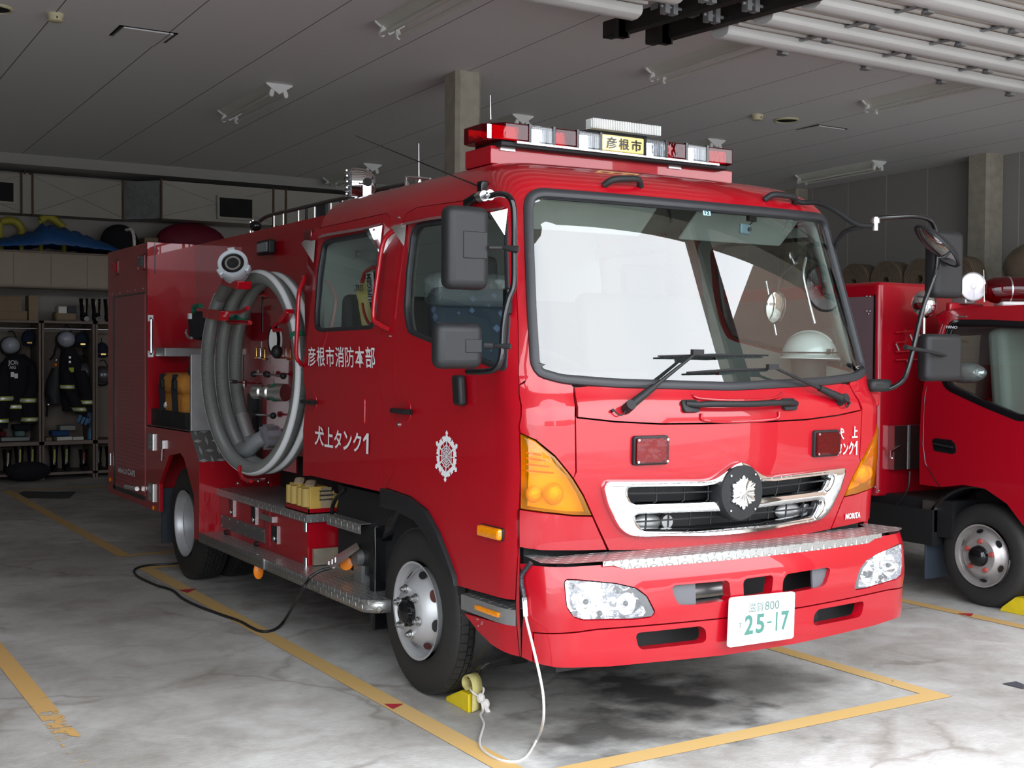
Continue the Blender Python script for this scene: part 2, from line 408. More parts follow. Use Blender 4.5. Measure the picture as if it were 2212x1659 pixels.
base = mul(base, ramp(noise(22, 5), .30, .60, (.90, .90, .90), (1, 1, 1)))
wv_ = n.new('ShaderNodeTexNoise'); wv_.inputs['Scale'].default_value = 2.4; wv_.inputs['Detail'].default_value = 6; L.new(P, wv_.inputs['Vector'])
va = n.new('ShaderNodeVectorMath'); va.operation = 'MULTIPLY_ADD'; L.new(wv_.outputs['Color'], va.inputs[0]); va.inputs[1].default_value = (.55, .55, 0); L.new(P, va.inputs[2])
vo = n.new('ShaderNodeTexVoronoi'); vo.feature = 'DISTANCE_TO_EDGE'; vo.inputs['Scale'].default_value = .75; L.new(va.outputs[0], vo.inputs['Vector'])
crk = ramp(vo.outputs['Distance'], .0, .022, (.70, .67, .64), (1, 1, 1))
cm_ = ramp(noise(.9, 3), .46, .56, (0, 0, 0), (1, 1, 1))
base = mul(base, crk, mth(n, L, 'MULTIPLY', cm_, 1.0))
sep = n.new('ShaderNodeSeparateXYZ'); L.new(P, sep.inputs[0])
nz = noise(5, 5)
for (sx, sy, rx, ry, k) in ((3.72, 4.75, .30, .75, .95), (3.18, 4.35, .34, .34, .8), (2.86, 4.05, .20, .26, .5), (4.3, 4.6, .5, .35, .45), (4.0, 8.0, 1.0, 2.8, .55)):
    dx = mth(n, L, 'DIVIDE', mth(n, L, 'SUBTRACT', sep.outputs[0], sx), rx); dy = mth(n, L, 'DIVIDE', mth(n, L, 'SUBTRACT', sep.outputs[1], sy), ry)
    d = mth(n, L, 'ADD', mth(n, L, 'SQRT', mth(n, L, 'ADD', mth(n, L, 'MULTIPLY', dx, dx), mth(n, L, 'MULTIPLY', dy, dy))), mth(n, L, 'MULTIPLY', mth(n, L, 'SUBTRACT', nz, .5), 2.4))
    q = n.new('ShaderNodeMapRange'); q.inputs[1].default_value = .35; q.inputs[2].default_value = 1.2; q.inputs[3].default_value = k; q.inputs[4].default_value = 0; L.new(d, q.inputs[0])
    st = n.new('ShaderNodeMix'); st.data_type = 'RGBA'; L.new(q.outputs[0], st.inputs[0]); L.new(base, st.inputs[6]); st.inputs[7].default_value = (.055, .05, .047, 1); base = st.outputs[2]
L.new(base, p.inputs['Base Color'])
bp = n.new('ShaderNodeBump'); bp.inputs['Strength'].default_value = .25; bp.inputs['Distance'].default_value = .01; L.new(noise(60, 5), bp.inputs['Height']); L.new(bp.outputs[0], p.inputs['Normal'])
M['floor'] = m
setp(MB().box((-8, -6, -.12), (18, YB + .2, 0)).build('floor', M['floor'], smooth=0), kind='structure')
setp(MB().box((-60, -70, -.16), (70, -6, -.005)).build('yard_ground', mat('yard_asphalt', (.68, .68, .66), .85, noise=.1), smooth=0), kind='structure')
# --- painted bay lines (worn paint: holes where the paint is gone)
def paint(name, col, wear, scale=6, wearmap=False):
    m, n, L, p = nodes(name); p.inputs['Roughness'].default_value = .6
    tc = n.new('ShaderNodeTexCoord'); q = n.new('ShaderNodeTexNoise'); q.inputs['Scale'].default_value = scale; q.inputs['Detail'].default_value = 8; q.inputs['Roughness'].default_value = .7; L.new(tc.outputs['Object'], q.inputs['Vector'])
    q2 = n.new('ShaderNodeTexNoise'); q2.inputs['Scale'].default_value = 1.5; L.new(tc.outputs['Object'], q2.inputs['Vector'])
    x = n.new('ShaderNodeMix'); x.data_type = 'RGBA'; L.new(q2.outputs['Fac'], x.inputs[0]); x.inputs[6].default_value = (*col, 1); x.inputs[7].default_value = (*[c * .78 + .10 for c in col], 1); L.new(x.outputs[2], p.inputs['Base Color'])
    thr = wear
    if wearmap:
        s = n.new('ShaderNodeSeparateXYZ'); L.new(tc.outputs['Object'], s.inputs[0]); mr = n.new('ShaderNodeMapRange')
        mr.inputs[1].default_value = 6.4; mr.inputs[2].default_value = 5.2; mr.inputs[3].default_value = .30; mr.inputs[4].default_value = .60; L.new(s.outputs[1], mr.inputs[0]); thr = mr.outputs[0]
    g = mth(n, L, 'GREATER_THAN', q.outputs['Fac'], thr); L.new(g, p.inputs['Alpha']); return m
M['line'] = paint('yellow_line_paint', (.62, .38, .11), .30)
M['linew'] = paint('worn_yellow_line_paint', (.66, .38, .10), .3, 9, True)
def strip(name, poly, m_, z=.0025): return setp(MB().face([(x, y, z) for x, y in poly]).build(name, m_, smooth=0), kind='structure')
def rect(x0, y0, x1, y1): return [(x0, y0), (x1, y0), (x1, y1), (x0, y1)]
strip('trim_1', rect(2.49, 3.94, 2.596, 9.45), M['line'])
strip('trim_2', rect(4.83, 3.94, 4.93, 9.45), M['line'])
strip('trim_3', rect(2.596, 3.94, 4.83, 4.05), M['line'])
strip('trim_4', rect(2.596, 9.35, 4.83, 9.45), M['line'])
strip('trim_5', rect(1.09, 3.6, 1.187, 9.4), M['linew'])
strip('trim_6', rect(6.53, 3.94, 6.63, 9.45), M['line'])
strip('trim_7', rect(2.49, 10.0, 2.596, 15.4), M['line'])
strip('trim_8', rect(2.596, 15.3, 4.8, 15.4), M['line'])
strip('trim_9', rect(2.596, 10.0, 4.8, 10.1), M['line'])
redmark = mat('red_mark_paint', (.42, .02, .04), .6, noise=.2)
strip('trim_11', [tuple(PZ(x, y, 0).xy) for x, y in ((830, 1523), (871, 1523), (849, 1534))], redmark, .006)
strip('trim_12', [tuple(PZ(x, y, 0).xy) for x, y in ((2068, 1326.5), (2103, 1327), (2098, 1333))], redmark, .006)
strip('trim_13', [tuple(PZ(x, y, 0).xy) for x, y in ((385, 1276), (425, 1273), (405, 1282))], redmark, .006)
strip('trim_14', [tuple(PZ(x, y, 0).xy) for x, y in ((40, 1066), (60, 1077), (150, 1077), (165, 1063), (50, 1062))], mat('floor_steel_cover', (.10, .11, .11), .45, .5), .004)
strip('trim_15', [tuple(PZ(x, y, 0).xy) for x, y in ((2165, 1478), (2212, 1490), (2212, 1480), (2195, 1473))], mat('drain_grating', (.09, .10, .12), .5, .4), .004)
# --- walls
def box(name, a, b, m_, kind='structure', **k): return setp(MB().box(a, b).build(name, m_, smooth=0), kind=kind, **k)
m, n, L, p = nodes('right_wall_boards'); p.inputs['Roughness'].default_value = .85
tc = n.new('ShaderNodeTexCoord'); s = n.new('ShaderNodeSeparateXYZ'); L.new(tc.outputs['Object'], s.inputs[0])
fr_ = mth(n, L, 'FRACT', mth(n, L, 'DIVIDE', s.outputs[1], .72)); ln = mth(n, L, 'LESS_THAN', fr_, .018)
x = n.new('ShaderNodeMix'); x.data_type = 'RGBA'; L.new(ln, x.inputs[0]); x.inputs[6].default_value = (.30, .285, .27, 1); x.inputs[7].default_value = (.48, .46, .43, 1); L.new(x.outputs[2], p.inputs['Base Color'])
M['wallR'] = m
box('wall_right', (XR, YO - .1, 0), (XR + .2, YB + .2, 4.6), M['wallR'])
box('wall_left', (XL - .2, YO - .1, 0), (XL, YB + .2, 4.6), M['wallp'])
box('wall_back', (XL, YB, 0), (XR, YB + .2, 4.6), mat('back_wall_board', (.40, .38, .35), .85, noise=.06, nscale=2))
mbf = MB()
mbf.box((XL, YO - .25, 3.74), (XR, YO, 8.5)); mbf.box((XL, YO - .25, 0), (-1.5, YO, 3.74)); mbf.box((13.5, YO - .25, 0), (XR, YO, 3.74))
setp(mbf.build('wall_front', M['concrete_col'], smooth=0), kind='structure')
# --- ceiling of boards with joints
m, n, L, p = nodes('ceiling_boards'); p.inputs['Roughness'].default_value = .85
tc = n.new('ShaderNodeTexCoord'); s = n.new('ShaderNodeSeparateXYZ'); L.new(tc.outputs['Object'], s.inputs[0])
def seam(c, x0, d, wd): return mth(n, L, 'LESS_THAN', mth(n, L, 'FRACT', mth(n, L, 'DIVIDE', mth(n, L, 'SUBTRACT', s.outputs[c], x0), d)), wd / d)
a1 = seam(0, 2.024 - .005, .91, .009); a2 = seam(1, .29, 1.96, .006)
x = n.new('ShaderNodeMix'); x.data_type = 'RGBA'; L.new(a2, x.inputs[0]); x.inputs[6].default_value = (.74, .73, .73, 1); x.inputs[7].default_value = (.82, .81, .80, 1)
x2 = n.new('ShaderNodeMix'); x2.data_type = 'RGBA'; L.new(a1, x2.inputs[0]); L.new(x.outputs[2], x2.inputs[6]); x2.inputs[7].default_value = (.12, .11, .11, 1)
L.new(x2.outputs[2], p.inputs['Base Color']); M['ceil'] = m
mbc = MB(); mbc.add([(XL - .2, YO - .25, zc(YO - .25)), (XR + .2, YO - .25, zc(YO - .25)), (XR + .2, YB + .2, zc(YB + .2)), (XL - .2, YB + .2, zc(YB + .2))] +
        [(XL - .2, YO - .25, 4.8), (XR + .2, YO - .25, 4.8), (XR + .2, YB + .2, 4.8), (XL - .2, YB + .2, 4.8)],
        [(0, 1, 2, 3), (4, 7, 6, 5), (0, 4, 5, 1), (1, 5, 6, 2), (2, 6, 7, 3), (3, 7, 4, 0)])
setp(mbc.build('ceiling', M['ceil'], smooth=0), kind='structure')
box('trim_16', (XL, 16.55, 3.98), (XR, YB, zc(16.6)), mat('back_bulkhead_board', (.36, .35, .33), .85))
# --- columns (chamfered, exposed steel and mortar)
def column(name, x, y, w_=.27, d_=.27):
    pts = [(a, b_) for a, b_ in fillet([(x, y), (x + w_, y), (x + w_, y + d_), (x, y + d_)], .035, 1)]
    o = MB().prism([(a, b_, 0) for a, b_ in pts], (0, 0, zc(y) + .01)).build(name, M['concrete_col'], smooth=0); return setp(o, kind='structure')
column('trim_17', 5.55, 10.02); column('trim_18', 13.42, 10.30, .33, .33); column('trim_19', 13.5, 13.75, .25, .3)
column('trim_20', 5.57, 2.2, .30, .24); column('trim_21', 13.42, 6.8, .33, .33)
# --- ceiling hatches, lamps, detectors, speakers
def hatch(x0, y0, x1, y1):
    z = zc(y0) - .003; mb = MB()
    for a, b_ in (((x0, y0), (x0 + .012, y1)), ((x1 - .035, y0), (x1, y1)), ((x0, y0), (x0 + .035, y1)), ((x0, y0), (x1, y0 + .008)), ((x0, y1 - .008), (x1, y1))):
        mb.box((a[0], a[1], z - .004), (b_[0], b_[1], z + .006))
    return mb
def slopez(o, y):          # sit on the falling ceiling
    o.rotation_euler = (math.atan(-.0197), 0, 0)
for i, (x0, y0, x1, y1, lb) in enumerate(((2.53, 10.12, 3.0, 10.60, 'black-edged square hatch in the ceiling at upper left'), (10.24, 10.13, 10.72, 10.59, 'square ceiling hatch on the right beside the dark speaker'))):
    t = empty('ceiling_hatch', ((x0 + x1) / 2, (y0 + y1) / 2, zc((y0 + y1) / 2)), lb, 'ceiling hatch')
    hatch(x0, y0, x1, y1).build('frame', M['gloss_black'], t, smooth=0)
    mb = MB(); z = zc(y1) - .004; mb.box((x0 + .036, y0 + .009, z - .003), (x1 - .036, y1 - .009, z + .008)); mb.build('panel', M['ceil'], t, smooth=0)
def lamp(x, y0, y1, label, group='twin-tube ceiling lamps'):
    y = (y0 + y1) / 2; t = empty('ceiling_lamp', (x, y, zc(y)), label, 'ceiling lamp', group)
    z0, z1 = zc(y0), zc(y1); W = .12; mb = MB()
    mb.add([(x - W, y0, z0), (x + W, y0, z0), (x, y0, z0 - .085), (x - W, y1, z1), (x + W, y1, z1), (x, y1, z1 - .085)], [(0, 3, 5, 2), (1, 2, 5, 4), (0, 1, 4, 3)])
    mb.build('reflector', M['offwhite'], t, smooth=0)
    for yy, zz in ((y0, z0), (y1, z1)):
        mb = MB(); mb.prism([(x - W - .012, yy - .012, zz), (x + W + .012, yy - .012, zz), (x + W + .012, yy - .012, zz - .014), (x, yy - .012, zz - .10), (x - W - .012, yy - .012, zz - .014)], (0, .018, 0)); mb.build('end_plate', M['white'], t, smooth=0)
    for sg in (-1, 1):
        for yy, zz, e in ((y0, z0, 0), (y1, z1, -.03)):
            mb = MB(); mb.prism([(x + sg * (.035 + .0 + a), yy + e, zz - .03 + b_) for a, b_ in ((0, 0), (.035, 0), (.06, -.06), (.058, -.085), (.038, -.10), (.02, -.088), (.015, -.07))], (0, .032, 0)); mb.build('lamp_holder', M['white'], t, bevel=.003)
        mb = MB(); mb.cyl((x + sg * .078, y0 + .03, z0 - .105), (x + sg * .078, y1 - .03, z1 - .105), .0145, n=14); mb.build('tube', M['offwhite'], t)
lamp(4.35, 7.55, 8.97, 'twin-tube ceiling lamp cut by the top edge, left of centre')
lamp(4.35, 11.38, 12.82, 'twin-tube ceiling lamp left of the concrete column, near end white')
lamp(7.12, 7.55, 9.07, 'twin-tube ceiling lamp just behind the black door rail ends')
lamp(7.12, 11.39, 12.82, 'ceiling lamp whose end shows above the left of the light bar')
lamp(9.85, 7.55, 9.0, 'ceiling lamp on the right, partly hidden by the white overhead door')
lamp(9.85, 11.39, 12.82, 'ceiling lamp whose end shows above the right of the light bar')
lamp(12.70, 11.45, 12.85, 'ceiling lamp near the boarded wall on the right')
lamp(7.05, 15.03, 16.4, 'ceiling lamp showing behind the chrome searchlight')
for x, y, lb in ((2.03, 10.07, 'round cream smoke detector at upper left'), (9.3, 10.09, 'round cream smoke detector beside the dark speaker on the right')):
    t = empty('smoke_detector', (x, y, zc(y)), lb, 'smoke detector')
    MB().lathe((x, y, zc(y)), (0, 0, -1), [(0, .066), (.014, .066), (.03, .058), (.055, .054), (.06, .044), (.062, 0)], 28, True).build('body', M['cream'], t)
    MB().box((x - .004, y - .062, zc(y) - .045), (x + .004, y - .05, zc(y) - .028)).build('indicator', M['gloss_black'], t)
for x, y, lb in ((1.60, 10.13, 'round dark ceiling speaker at the left edge'), (9.75, 10.11, 'round dark ceiling speaker with a cream rim on the right')):
    t = empty('ceiling_speaker', (x, y, zc(y)), lb, 'speaker')
    MB().lathe((x, y, zc(y)), (0, 0, -1), [(0, .135), (.012, .135), (.02, .12), (.012, .112)], 36).build('rim', M['cream'], t)
    MB().lathe((x, y, zc(y)), (0, 0, -1), [(.006, .114), (.016, .09), (.02, 0)], 36, True).build('grille', M['vent_dark'], t)
# --- overhead doors, folded up under the ceiling
ZD = 3.97
whitepan = mat('white_door_panel', (.62, .62, .61), .35, noise=.04)
bronze = mat('translucent_door_panel', (.42, .36, .30), .45, noise=.15)
def overhead(x0, x1, label, hx, ybk):
    t = empty('overhead_door', ((x0 + x1) / 2, 5.2, ZD), label, 'overhead door', 'folded overhead doors')
    bars = []; y = ybk
    while y > 2.9: bars.append(y); y -= .455
    for k, y in enumerate(bars):
        prof = [(y, .05), (y, .012), (y - .02, -.012), (y - .07, -.03), (y - .13, -.03), (y - .175, -.012), (y - .19, .012), (y - .19, .05)]
        mb = MB(); mb.prism([(x0, a, ZD + b_) for a, b_ in prof], (x1 - x0, 0, 0)); mb.build('rail_bar', whitepan, t, smooth=50, bevel=.004)
        mb = MB(); mb.box((x0 + .02, y - .452, ZD + .052), (x1 - .02, y - .19, ZD + .066)); mb.build('panel', bronze, t, smooth=0)
        for q in (.27, .36):
            mb = MB(); mb.box((x0 + .02, y - q, ZD + .035), (x1 - .02, y - q + .018, ZD + .052)); mb.build('rib', whitepan, t, smooth=0)
        for h in hx:
            if x0 < h < x1:
                mb = MB(); mb.box((h - .02, y - .05, ZD - .045), (h + .045, y + .012, ZD - .028)); mb.box((h - .02, y - .002, ZD - .045), (h + .045, y + .004, ZD + .02)); mb.cyl((h - .02, y + .015, ZD - .0), (h + .05, y + .015, ZD - .0), .008, n=10)
                mb.build('hinge', M['galv'], t, smooth=0)
                mb = MB(); mb.obox((h + .03, y - .26, ZD + .03), (.012, -.21, .0), (.016, .0, 0), (0, 0, .006)); mb.obox((h + .045, y - .26, ZD + .05), (.012, -.21, .0), (.003, .0, 0), (0, 0, .022)); mb.build('brace', M['galv'], t, smooth=0)
overhead(-2.4, 5.2, 'white overhead door folded under the ceiling, left of the black rails', [], 6.97)
overhead(6.02, 13.4, 'white overhead door folded under the ceiling at the upper right', [6.7 + .9 * i for i in range(8)], 7.03)
railm = mat('black_track_steel', (.035, .032, .030), .5, .5, noise=.3, nscale=20)
def rail(x, label, yb, sl=-.04):
    t = empty('door_track', (x, 5.4, 4.0), label, 'door track', 'door tracks')
    def zz(y): return 4.03 + (y - 7.7) * .04
    mb = MB(); a, b_ = yb, 2.6
    for dx, dz, w_, h in ((0, 0, .012, .11), (.05, .105, .055, .012), (.03, -.008, .04, .012)):
        mb.add([(x + dx - w_, a, zz(a) + dz), (x + dx + w_, a, zz(a) + dz), (x + dx + w_, a, zz(a) + dz + h), (x + dx - w_, a, zz(a) + dz + h),
                (x + dx - w_, b_, zz(b_) + dz), (x + dx + w_, b_, zz(b_) + dz), (x + dx + w_, b_, zz(b_) + dz + h), (x + dx - w_, b_, zz(b_) + dz + h)],
               [(0, 1, 2, 3), (4, 7, 6, 5), (0, 4, 5, 1), (1, 5, 6, 2), (2, 6, 7, 3), (3, 7, 4, 0)])
    mb.build('track', railm, t, smooth=0)
    for y in (yb - .25, 5.6, 4.2):
        mb = MB(); mb.box((x - .06, y - .03, zz(y) - .05), (x + .015, y + .03, zc(y))); mb.box((x - .06, y - .03, zz(y) - .05), (x + .03, y - .02, zz(y) + .14)); mb.build('hanger', railm, t, smooth=0)
    mb = MB(); mb.box((x - .1, yb - .7, zz(yb) + .12), (x + .14, yb - .62, zz(yb) + .16)); mb.build('cross_bracket', railm, t, smooth=0)
    for y in (6.75, 6.35, 5.85):
        mb = MB(); mb.box((x - .17, y - .05, zz(y) - .02), (x - .13, y + .01, zz(y) + .10)); mb.box((x - .10, y - .05, zz(y) - .02), (x - .06, y + .01, zz(y) + .10)); mb.cyl((x - .19, y - .02, zz(y) + .03), (x + .02, y - .02, zz(y) + .03), .012, n=10); mb.build('roller_carrier', M['galv'], t, smooth=0)
rail(5.50, 'left black door track hanging below the ceiling', 7.65)
rail(5.88, 'right black door track hanging below the ceiling', 7.62)
t = empty('track_strut', (5.7, 7.0, 4.05), 'grey strut joining the two black door tracks', 'strut')
MB().box((5.48, 6.98, 4.09), (5.92, 7.06, 4.13)).build('bar', M['galv'], t, smooth=0)
# --- yard buildings that the paint and glass reflect
bm_ = mat('yard_building_wall', (.20, .18, .16), .8)
for x0, x1, y, h in ((-14, 2, -34, 4.0), (6, 16, -38, 5.0), (20, 40, -30, 3.8)):
    mb = MB(); mb.box((x0, y - 8, -.02), (x1, y, h)); mb.prism([(x0 - .5, y + .6, h), (x0 - .5, y - 8.6, h), (x0 - .5, y - 4, h + 1.4)], (x1 - x0 + 1, 0, 0))
    setp(mb.build('yard_building', bm_, smooth=0), kind='structure')
setp(MB().box((XR, -5.0, -.02), (20, YO - .25, 7.6)).build('yard_wing', mat('brown_tiled_wing', (.20, .13, .09), .5, noise=.15, nscale=3), smooth=0), kind='structure')

# ================================================================ THE FIRE ENGINE
XC = 3.70                                     # its centre line
def lensmat(name, col, ior=1.5):
    m = bpy.data.materials.new(name); m.use_nodes = True; n = m.node_tree.nodes; L = m.node_tree.links; n.remove(n['Principled BSDF'])
    g = n.new('ShaderNodeBsdfGlossy'); g.inputs['Roughness'].default_value = .03; t = n.new('ShaderNodeBsdfTransparent'); t.inputs['Color'].default_value = (*col, 1)
    df = n.new('ShaderNodeBsdfDiffuse'); df.inputs['Color'].default_value = (*[c * .8 for c in col], 1)
    f = n.new('ShaderNodeFresnel'); ge = n.new('ShaderNodeNewGeometry'); io = n.new('ShaderNodeMapRange'); io.inputs[3].default_value = ior; io.inputs[4].default_value = 1 / ior; L.new(ge.outputs['Backfacing'], io.inputs[0]); L.new(io.outputs[0], f.inputs['IOR'])
    m1 = n.new('ShaderNodeMixShader'); m1.inputs[0].default_value = .12; m2 = n.new('ShaderNodeMixShader')
    L.new(t.outputs[0], m1.inputs[1]); L.new(df.outputs[0], m1.inputs[2]); L.new(f.outputs[0], m2.inputs[0]); L.new(m1.outputs[0], m2.inputs[1]); L.new(g.outputs[0], m2.inputs[2])
    tc = n.new('ShaderNodeTexCoord'); w_ = n.new('ShaderNodeTexNoise'); w_.inputs['Scale'].default_value = 18; L.new(tc.outputs['Object'], w_.inputs['Vector'])
    bp = n.new('ShaderNodeBump'); bp.inputs['Strength'].default_value = .12; bp.inputs['Distance'].default_value = .01; L.new(w_.outputs['Fac'], bp.inputs['Height']); L.new(bp.outputs[0], g.inputs['Normal'])
    L.new(m2.outputs[0], n['Material Output'].inputs[0]); return m
M['amber'] = lensmat('amber_lens_clear', (1.0, .50, .0)); M['redlens'] = lensmat('red_lens_clear', (.36, .002, .014)); M['clearlens'] = lensmat('clear_lens', (.93, .95, .97))
M['yellowlens'] = mat('yellow_sign_panel', (.80, .62, .22), .15, coat=1)

def lerp_tab(tab):
    def f(z):
        if z <= tab[0][0]: return tab[0][1]
        for (a, va), (b_, vb) in zip(tab, tab[1:]):
            if z <= b_:
                t = (z - a) / (b_ - a); return va + (vb - va) * t
        return tab[-1][1]
    return f
class Surf:
    """Outer skin of a cab or bumper: bowed front, rounded corners, flat sides, rounded roof edge."""
    def __init__(s, W, Y, r, k, z1=99, R=.2, fy=2.2, yend=6.55, C=(XC, 5.4, 1.5)):
        s.W, s.Y, s.r, s.k, s.z1, s.R, s.fy, s.yend, s.C = W, Y, r, k, z1, R, fy, yend, V(C)
    def vz(s, v):
        if v <= s.z1: return v, 0.0
        a = min((v - s.z1) / s.R, pi / 2); return s.z1 + s.R * sin(a), s.R * (1 - cos(a))
    def zv(s, z):
        if z <= s.z1: return z
        return s.z1 + s.R * math.asin(min(1, (z - s.z1) / s.R))
    def geo(s, v):
        z, e = s.vz(v); W = s.W(z) - e; yc = s.Y(z) + e * s.fy; r = s.r; x0 = W - r
        for _ in range(4): x0 = W - r * (1 - sin(math.atan(2 * s.k * x0)))
        a0 = math.atan(2 * s.k * x0); y0 = yc + s.k * x0 * x0
        return z, W, yc, x0, a0, x0 - r * sin(a0), y0 + r * cos(a0), x0 + r * (pi / 2 - a0)
    def P(s, u, v):
        z, W, yc, x0, a0, cx, cy, se = s.geo(v); a = abs(u); sg = 1 if u >= 0 else -1
        if a <= x0: return V((XC + u, yc + s.k * u * u, z))
        if a <= se:
            an = a0 + (a - x0) / s.r; return V((XC + sg * (cx + s.r * sin(an)), cy - s.r * cos(an), z))
        return V((XC + sg * W, cy + (a - se), z))
    def M(s, u, v, off=0.0):
        p = s.P(u, v)
        if not off: return p
        h = .004; a = s.P(u + h, v) - s.P(u - h, v); b_ = s.P(u, v + h) - s.P(u, v - h); n = a.cross(b_)
        if n.length < 1e-12: n = V((0, 0, 1))
        n.normalize()
        if n.dot(p - s.C) < 0: n = -n
        return p - n * off
    def inside(s, p):
        if p.z > s.z1 + s.R: return False
        v = s.zv(p.z); z, W, yc, x0, a0, cx, cy, se = s.geo(v); d = abs(p.x - XC)
        if d >= W or p.y > s.yend + .5: return False
        if d <= x0: return p.y > yc + s.k * d * d
        return p.y > cy - sqrt(max(0, s.r ** 2 - (d - cx) ** 2))
    def inv(s, p):
        v = s.zv(p.z); z, W, yc, x0, a0, cx, cy, se = s.geo(v); d = abs(p.x - XC); sg = 1 if p.x >= XC else -1
        if p.y >= cy: u = se + p.y - cy
        elif d <= x0: u = d
        else: u = x0 + s.r * (atan2(d - cx, cy - p.y) - a0)
        return (sg * u, v)
    def hit(s, x, y, t0=3.4, t1=11):
        d = ray(x, y); t = t0; st = .02
        while t < t1 and not s.inside(CAM + d * t): t += st
        if t >= t1: raise ValueError('pixel misses surface %s' % ((x, y),))
        a, b_ = t - st, t
        for _ in range(24):
            m_ = (a + b_) / 2
            if s.inside(CAM + d * m_): b_ = m_
            else: a = m_
        return s.inv(CAM + d * b_)
    def hits(s, pts): return [s.hit(*p) for p in pts]
    def uy(s, y, v):                 # sheet coordinate of the visible side at distance y
        g = s.geo(v); return -(g[7] + y - g[6])
def area2(p): return sum(p[i - 1][0] * p[i][1] - p[i][0] * p[i - 1][1] for i in range(len(p))) / 2
def inset(poly, d):                   # same vertex count, moved inwards by d
    n = len(poly); sgn = 1 if area2(poly) > 0 else -1; out = []
    for i in range(n):
        a, b_, c = V(poly[i - 1]).to_2d(), V(poly[i]).to_2d(), V(poly[(i + 1) % n]).to_2d()
        e1 = (b_ - a); e2 = (c - b_)
        if e1.length < 1e-9: e1 = e2
        if e2.length < 1e-9: e2 = e1
        e1.normalize(); e2.normalize(); n1 = V((-e1.y, e1.x)) * sgn; n2 = V((-e2.y, e2.x)) * sgn; m_ = n1 + n2
        if m_.length < .3: m_ = n1
        m_.normalize(); k = d / max(.45, m_.dot(n1)); out.append(tuple(b_ + m_ * k))
    return out
def raised(mb, outline, holes, mp, h, ch, step=.03, skirt=.01):
    lo = resamp(outline, step); lh = [resamp(q, step) for q in holes]
    L1 = inset(lo, ch); H1 = [inset(q, -ch) for q in lh]; Lm = inset(lo, ch * .3); Hm = [inset(q, -ch * .3) for q in lh]
    patch(mb, L1, H1, mp, step, 0, -h)
    for A, B, Cc in [(lo, Lm, L1)] + list(zip(lh, Hm, H1)):
        N = len(A); rings = [[mp(*q, skirt) for q in A], [mp(*q, -(h - ch)) for q in A], [mp(*q, -(h - ch * .3)) for q in B], [mp(*q, -h) for q in Cc]]
        mb.add(sum(rings, []), [(j * N + i, j * N + (i + 1) % N, (j + 1) * N + (i + 1) % N, (j + 1) * N + i) for j in range(3) for i in range(N)])
    return mb
CAB = Surf(lerp_tab([(1.55, 1.05), (2.32, .955), (2.6, .92)]),
           lerp_tab([(.60, 4.16), (.95, 4.135), (1.15, 4.11), (1.40, 4.105), (1.44, 4.125), (1.48, 4.158), (2.32, 4.388), (2.6, 4.465)]), .17, .09, 2.32, .2, 2.2)
VT = 2.32 + .2 * pi / 2
BUM = Surf(lambda z: 1.075, lerp_tab([(.25, 4.02), (.33, 3.965), (.42, 3.945), (.56, 3.94), (.60, 3.93), (.74, 3.94), (.80, 3.965), (.84, 4.0)]), .20, .085, C=(XC, 5.0, .55))
engine = empty('fire_engine', (XC, 6.5, 0), 'large red double-cab fire engine in the middle bay, number plate 25-17', 'fire engine')
H = CAB.hits
FD_rear = [(833.7, 1054), (837, 1043), (849, 1024), (850, 1000), (848.5, 930), (848, 800), (848, 720), (852, 640), (856, 600), (862, 520), (868, 480), (879, 460), (900, 447.5), (1020, 430), (1088, 420)]
FD_front = [(1098, 425), (1105, 442), (1111, 520), (1116, 611), (1120, 701), (1121, 789), (1121, 831)]
FD_low = [(1120.6, 921), (1122, 932), (1122, 1099), (1118, 1104), (1118.5, 1203), (1114, 1298), (989.6, 1267), (985, 1242.6), (970.7, 1202), (950.5, 1150), (924.4, 1102), (886.8, 1073), (837.6, 1056)]
RD = [(669, 1028), (664, 900), (659, 742), (658, 640), (664, 560), (672, 510), (682, 494), (695, 491), (835, 459.7), (843.7, 468.5), (843, 508.7), (837, 544), (827, 660), (825, 741.7), (823, 850), (825, 980), (827.5, 1065)]
WS = [(1137, 662), (1132.7, 545), (1130, 441), (1137, 417.6), (1160, 406), (1283, 415), (1400, 425), (1490, 433)]   # left half of the screen's edge
WS_low = [(1563, 846), (1330, 839), (1212.7, 830), (1161, 815), (1144.5, 789)]
mir = lambda pl: [(-a, b_) for a, b_ in pl]
fd = H(FD_rear) + H(FD_front) + H(FD_low); rd = H(RD)
ws_half = H(WS_low) + H(WS)                  # centre-bottom -> left -> top near centre
ws_half[0] = (0.0, ws_half[0][1]); ws_top_c = (0.0, sum(p[1] for p in ws_half[-2:]) / 2 + .0)
ws_half[-1] = (-.20, ws_half[-1][1]);
ws = ws_half + [(0.0, ws_half[-1][1])] + mir(ws_half[::-1])[:-1]
ws = fillet(ws, .03, 2)
wscut = inset(ws, .018)
# --- roof with pillars: everything between the doors and the screen
half = [(CAB.uy(6.55, v), v) for v in (2.56, 2.48, 2.4, 2.32, 2.1, 1.85, 1.55, 1.2, CAB.hit(652, 1027)[1])] + rd + H(FD_rear) + H(FD_front) + [CAB.hit(1132, 823)]
nh = len(wscut) // 2
cutL = [p for p in wscut if p[0] < -.02]; cutL.sort(key=lambda p: atan2(p[1] - 1.95, p[0] + .0) % (2 * pi), reverse=False)
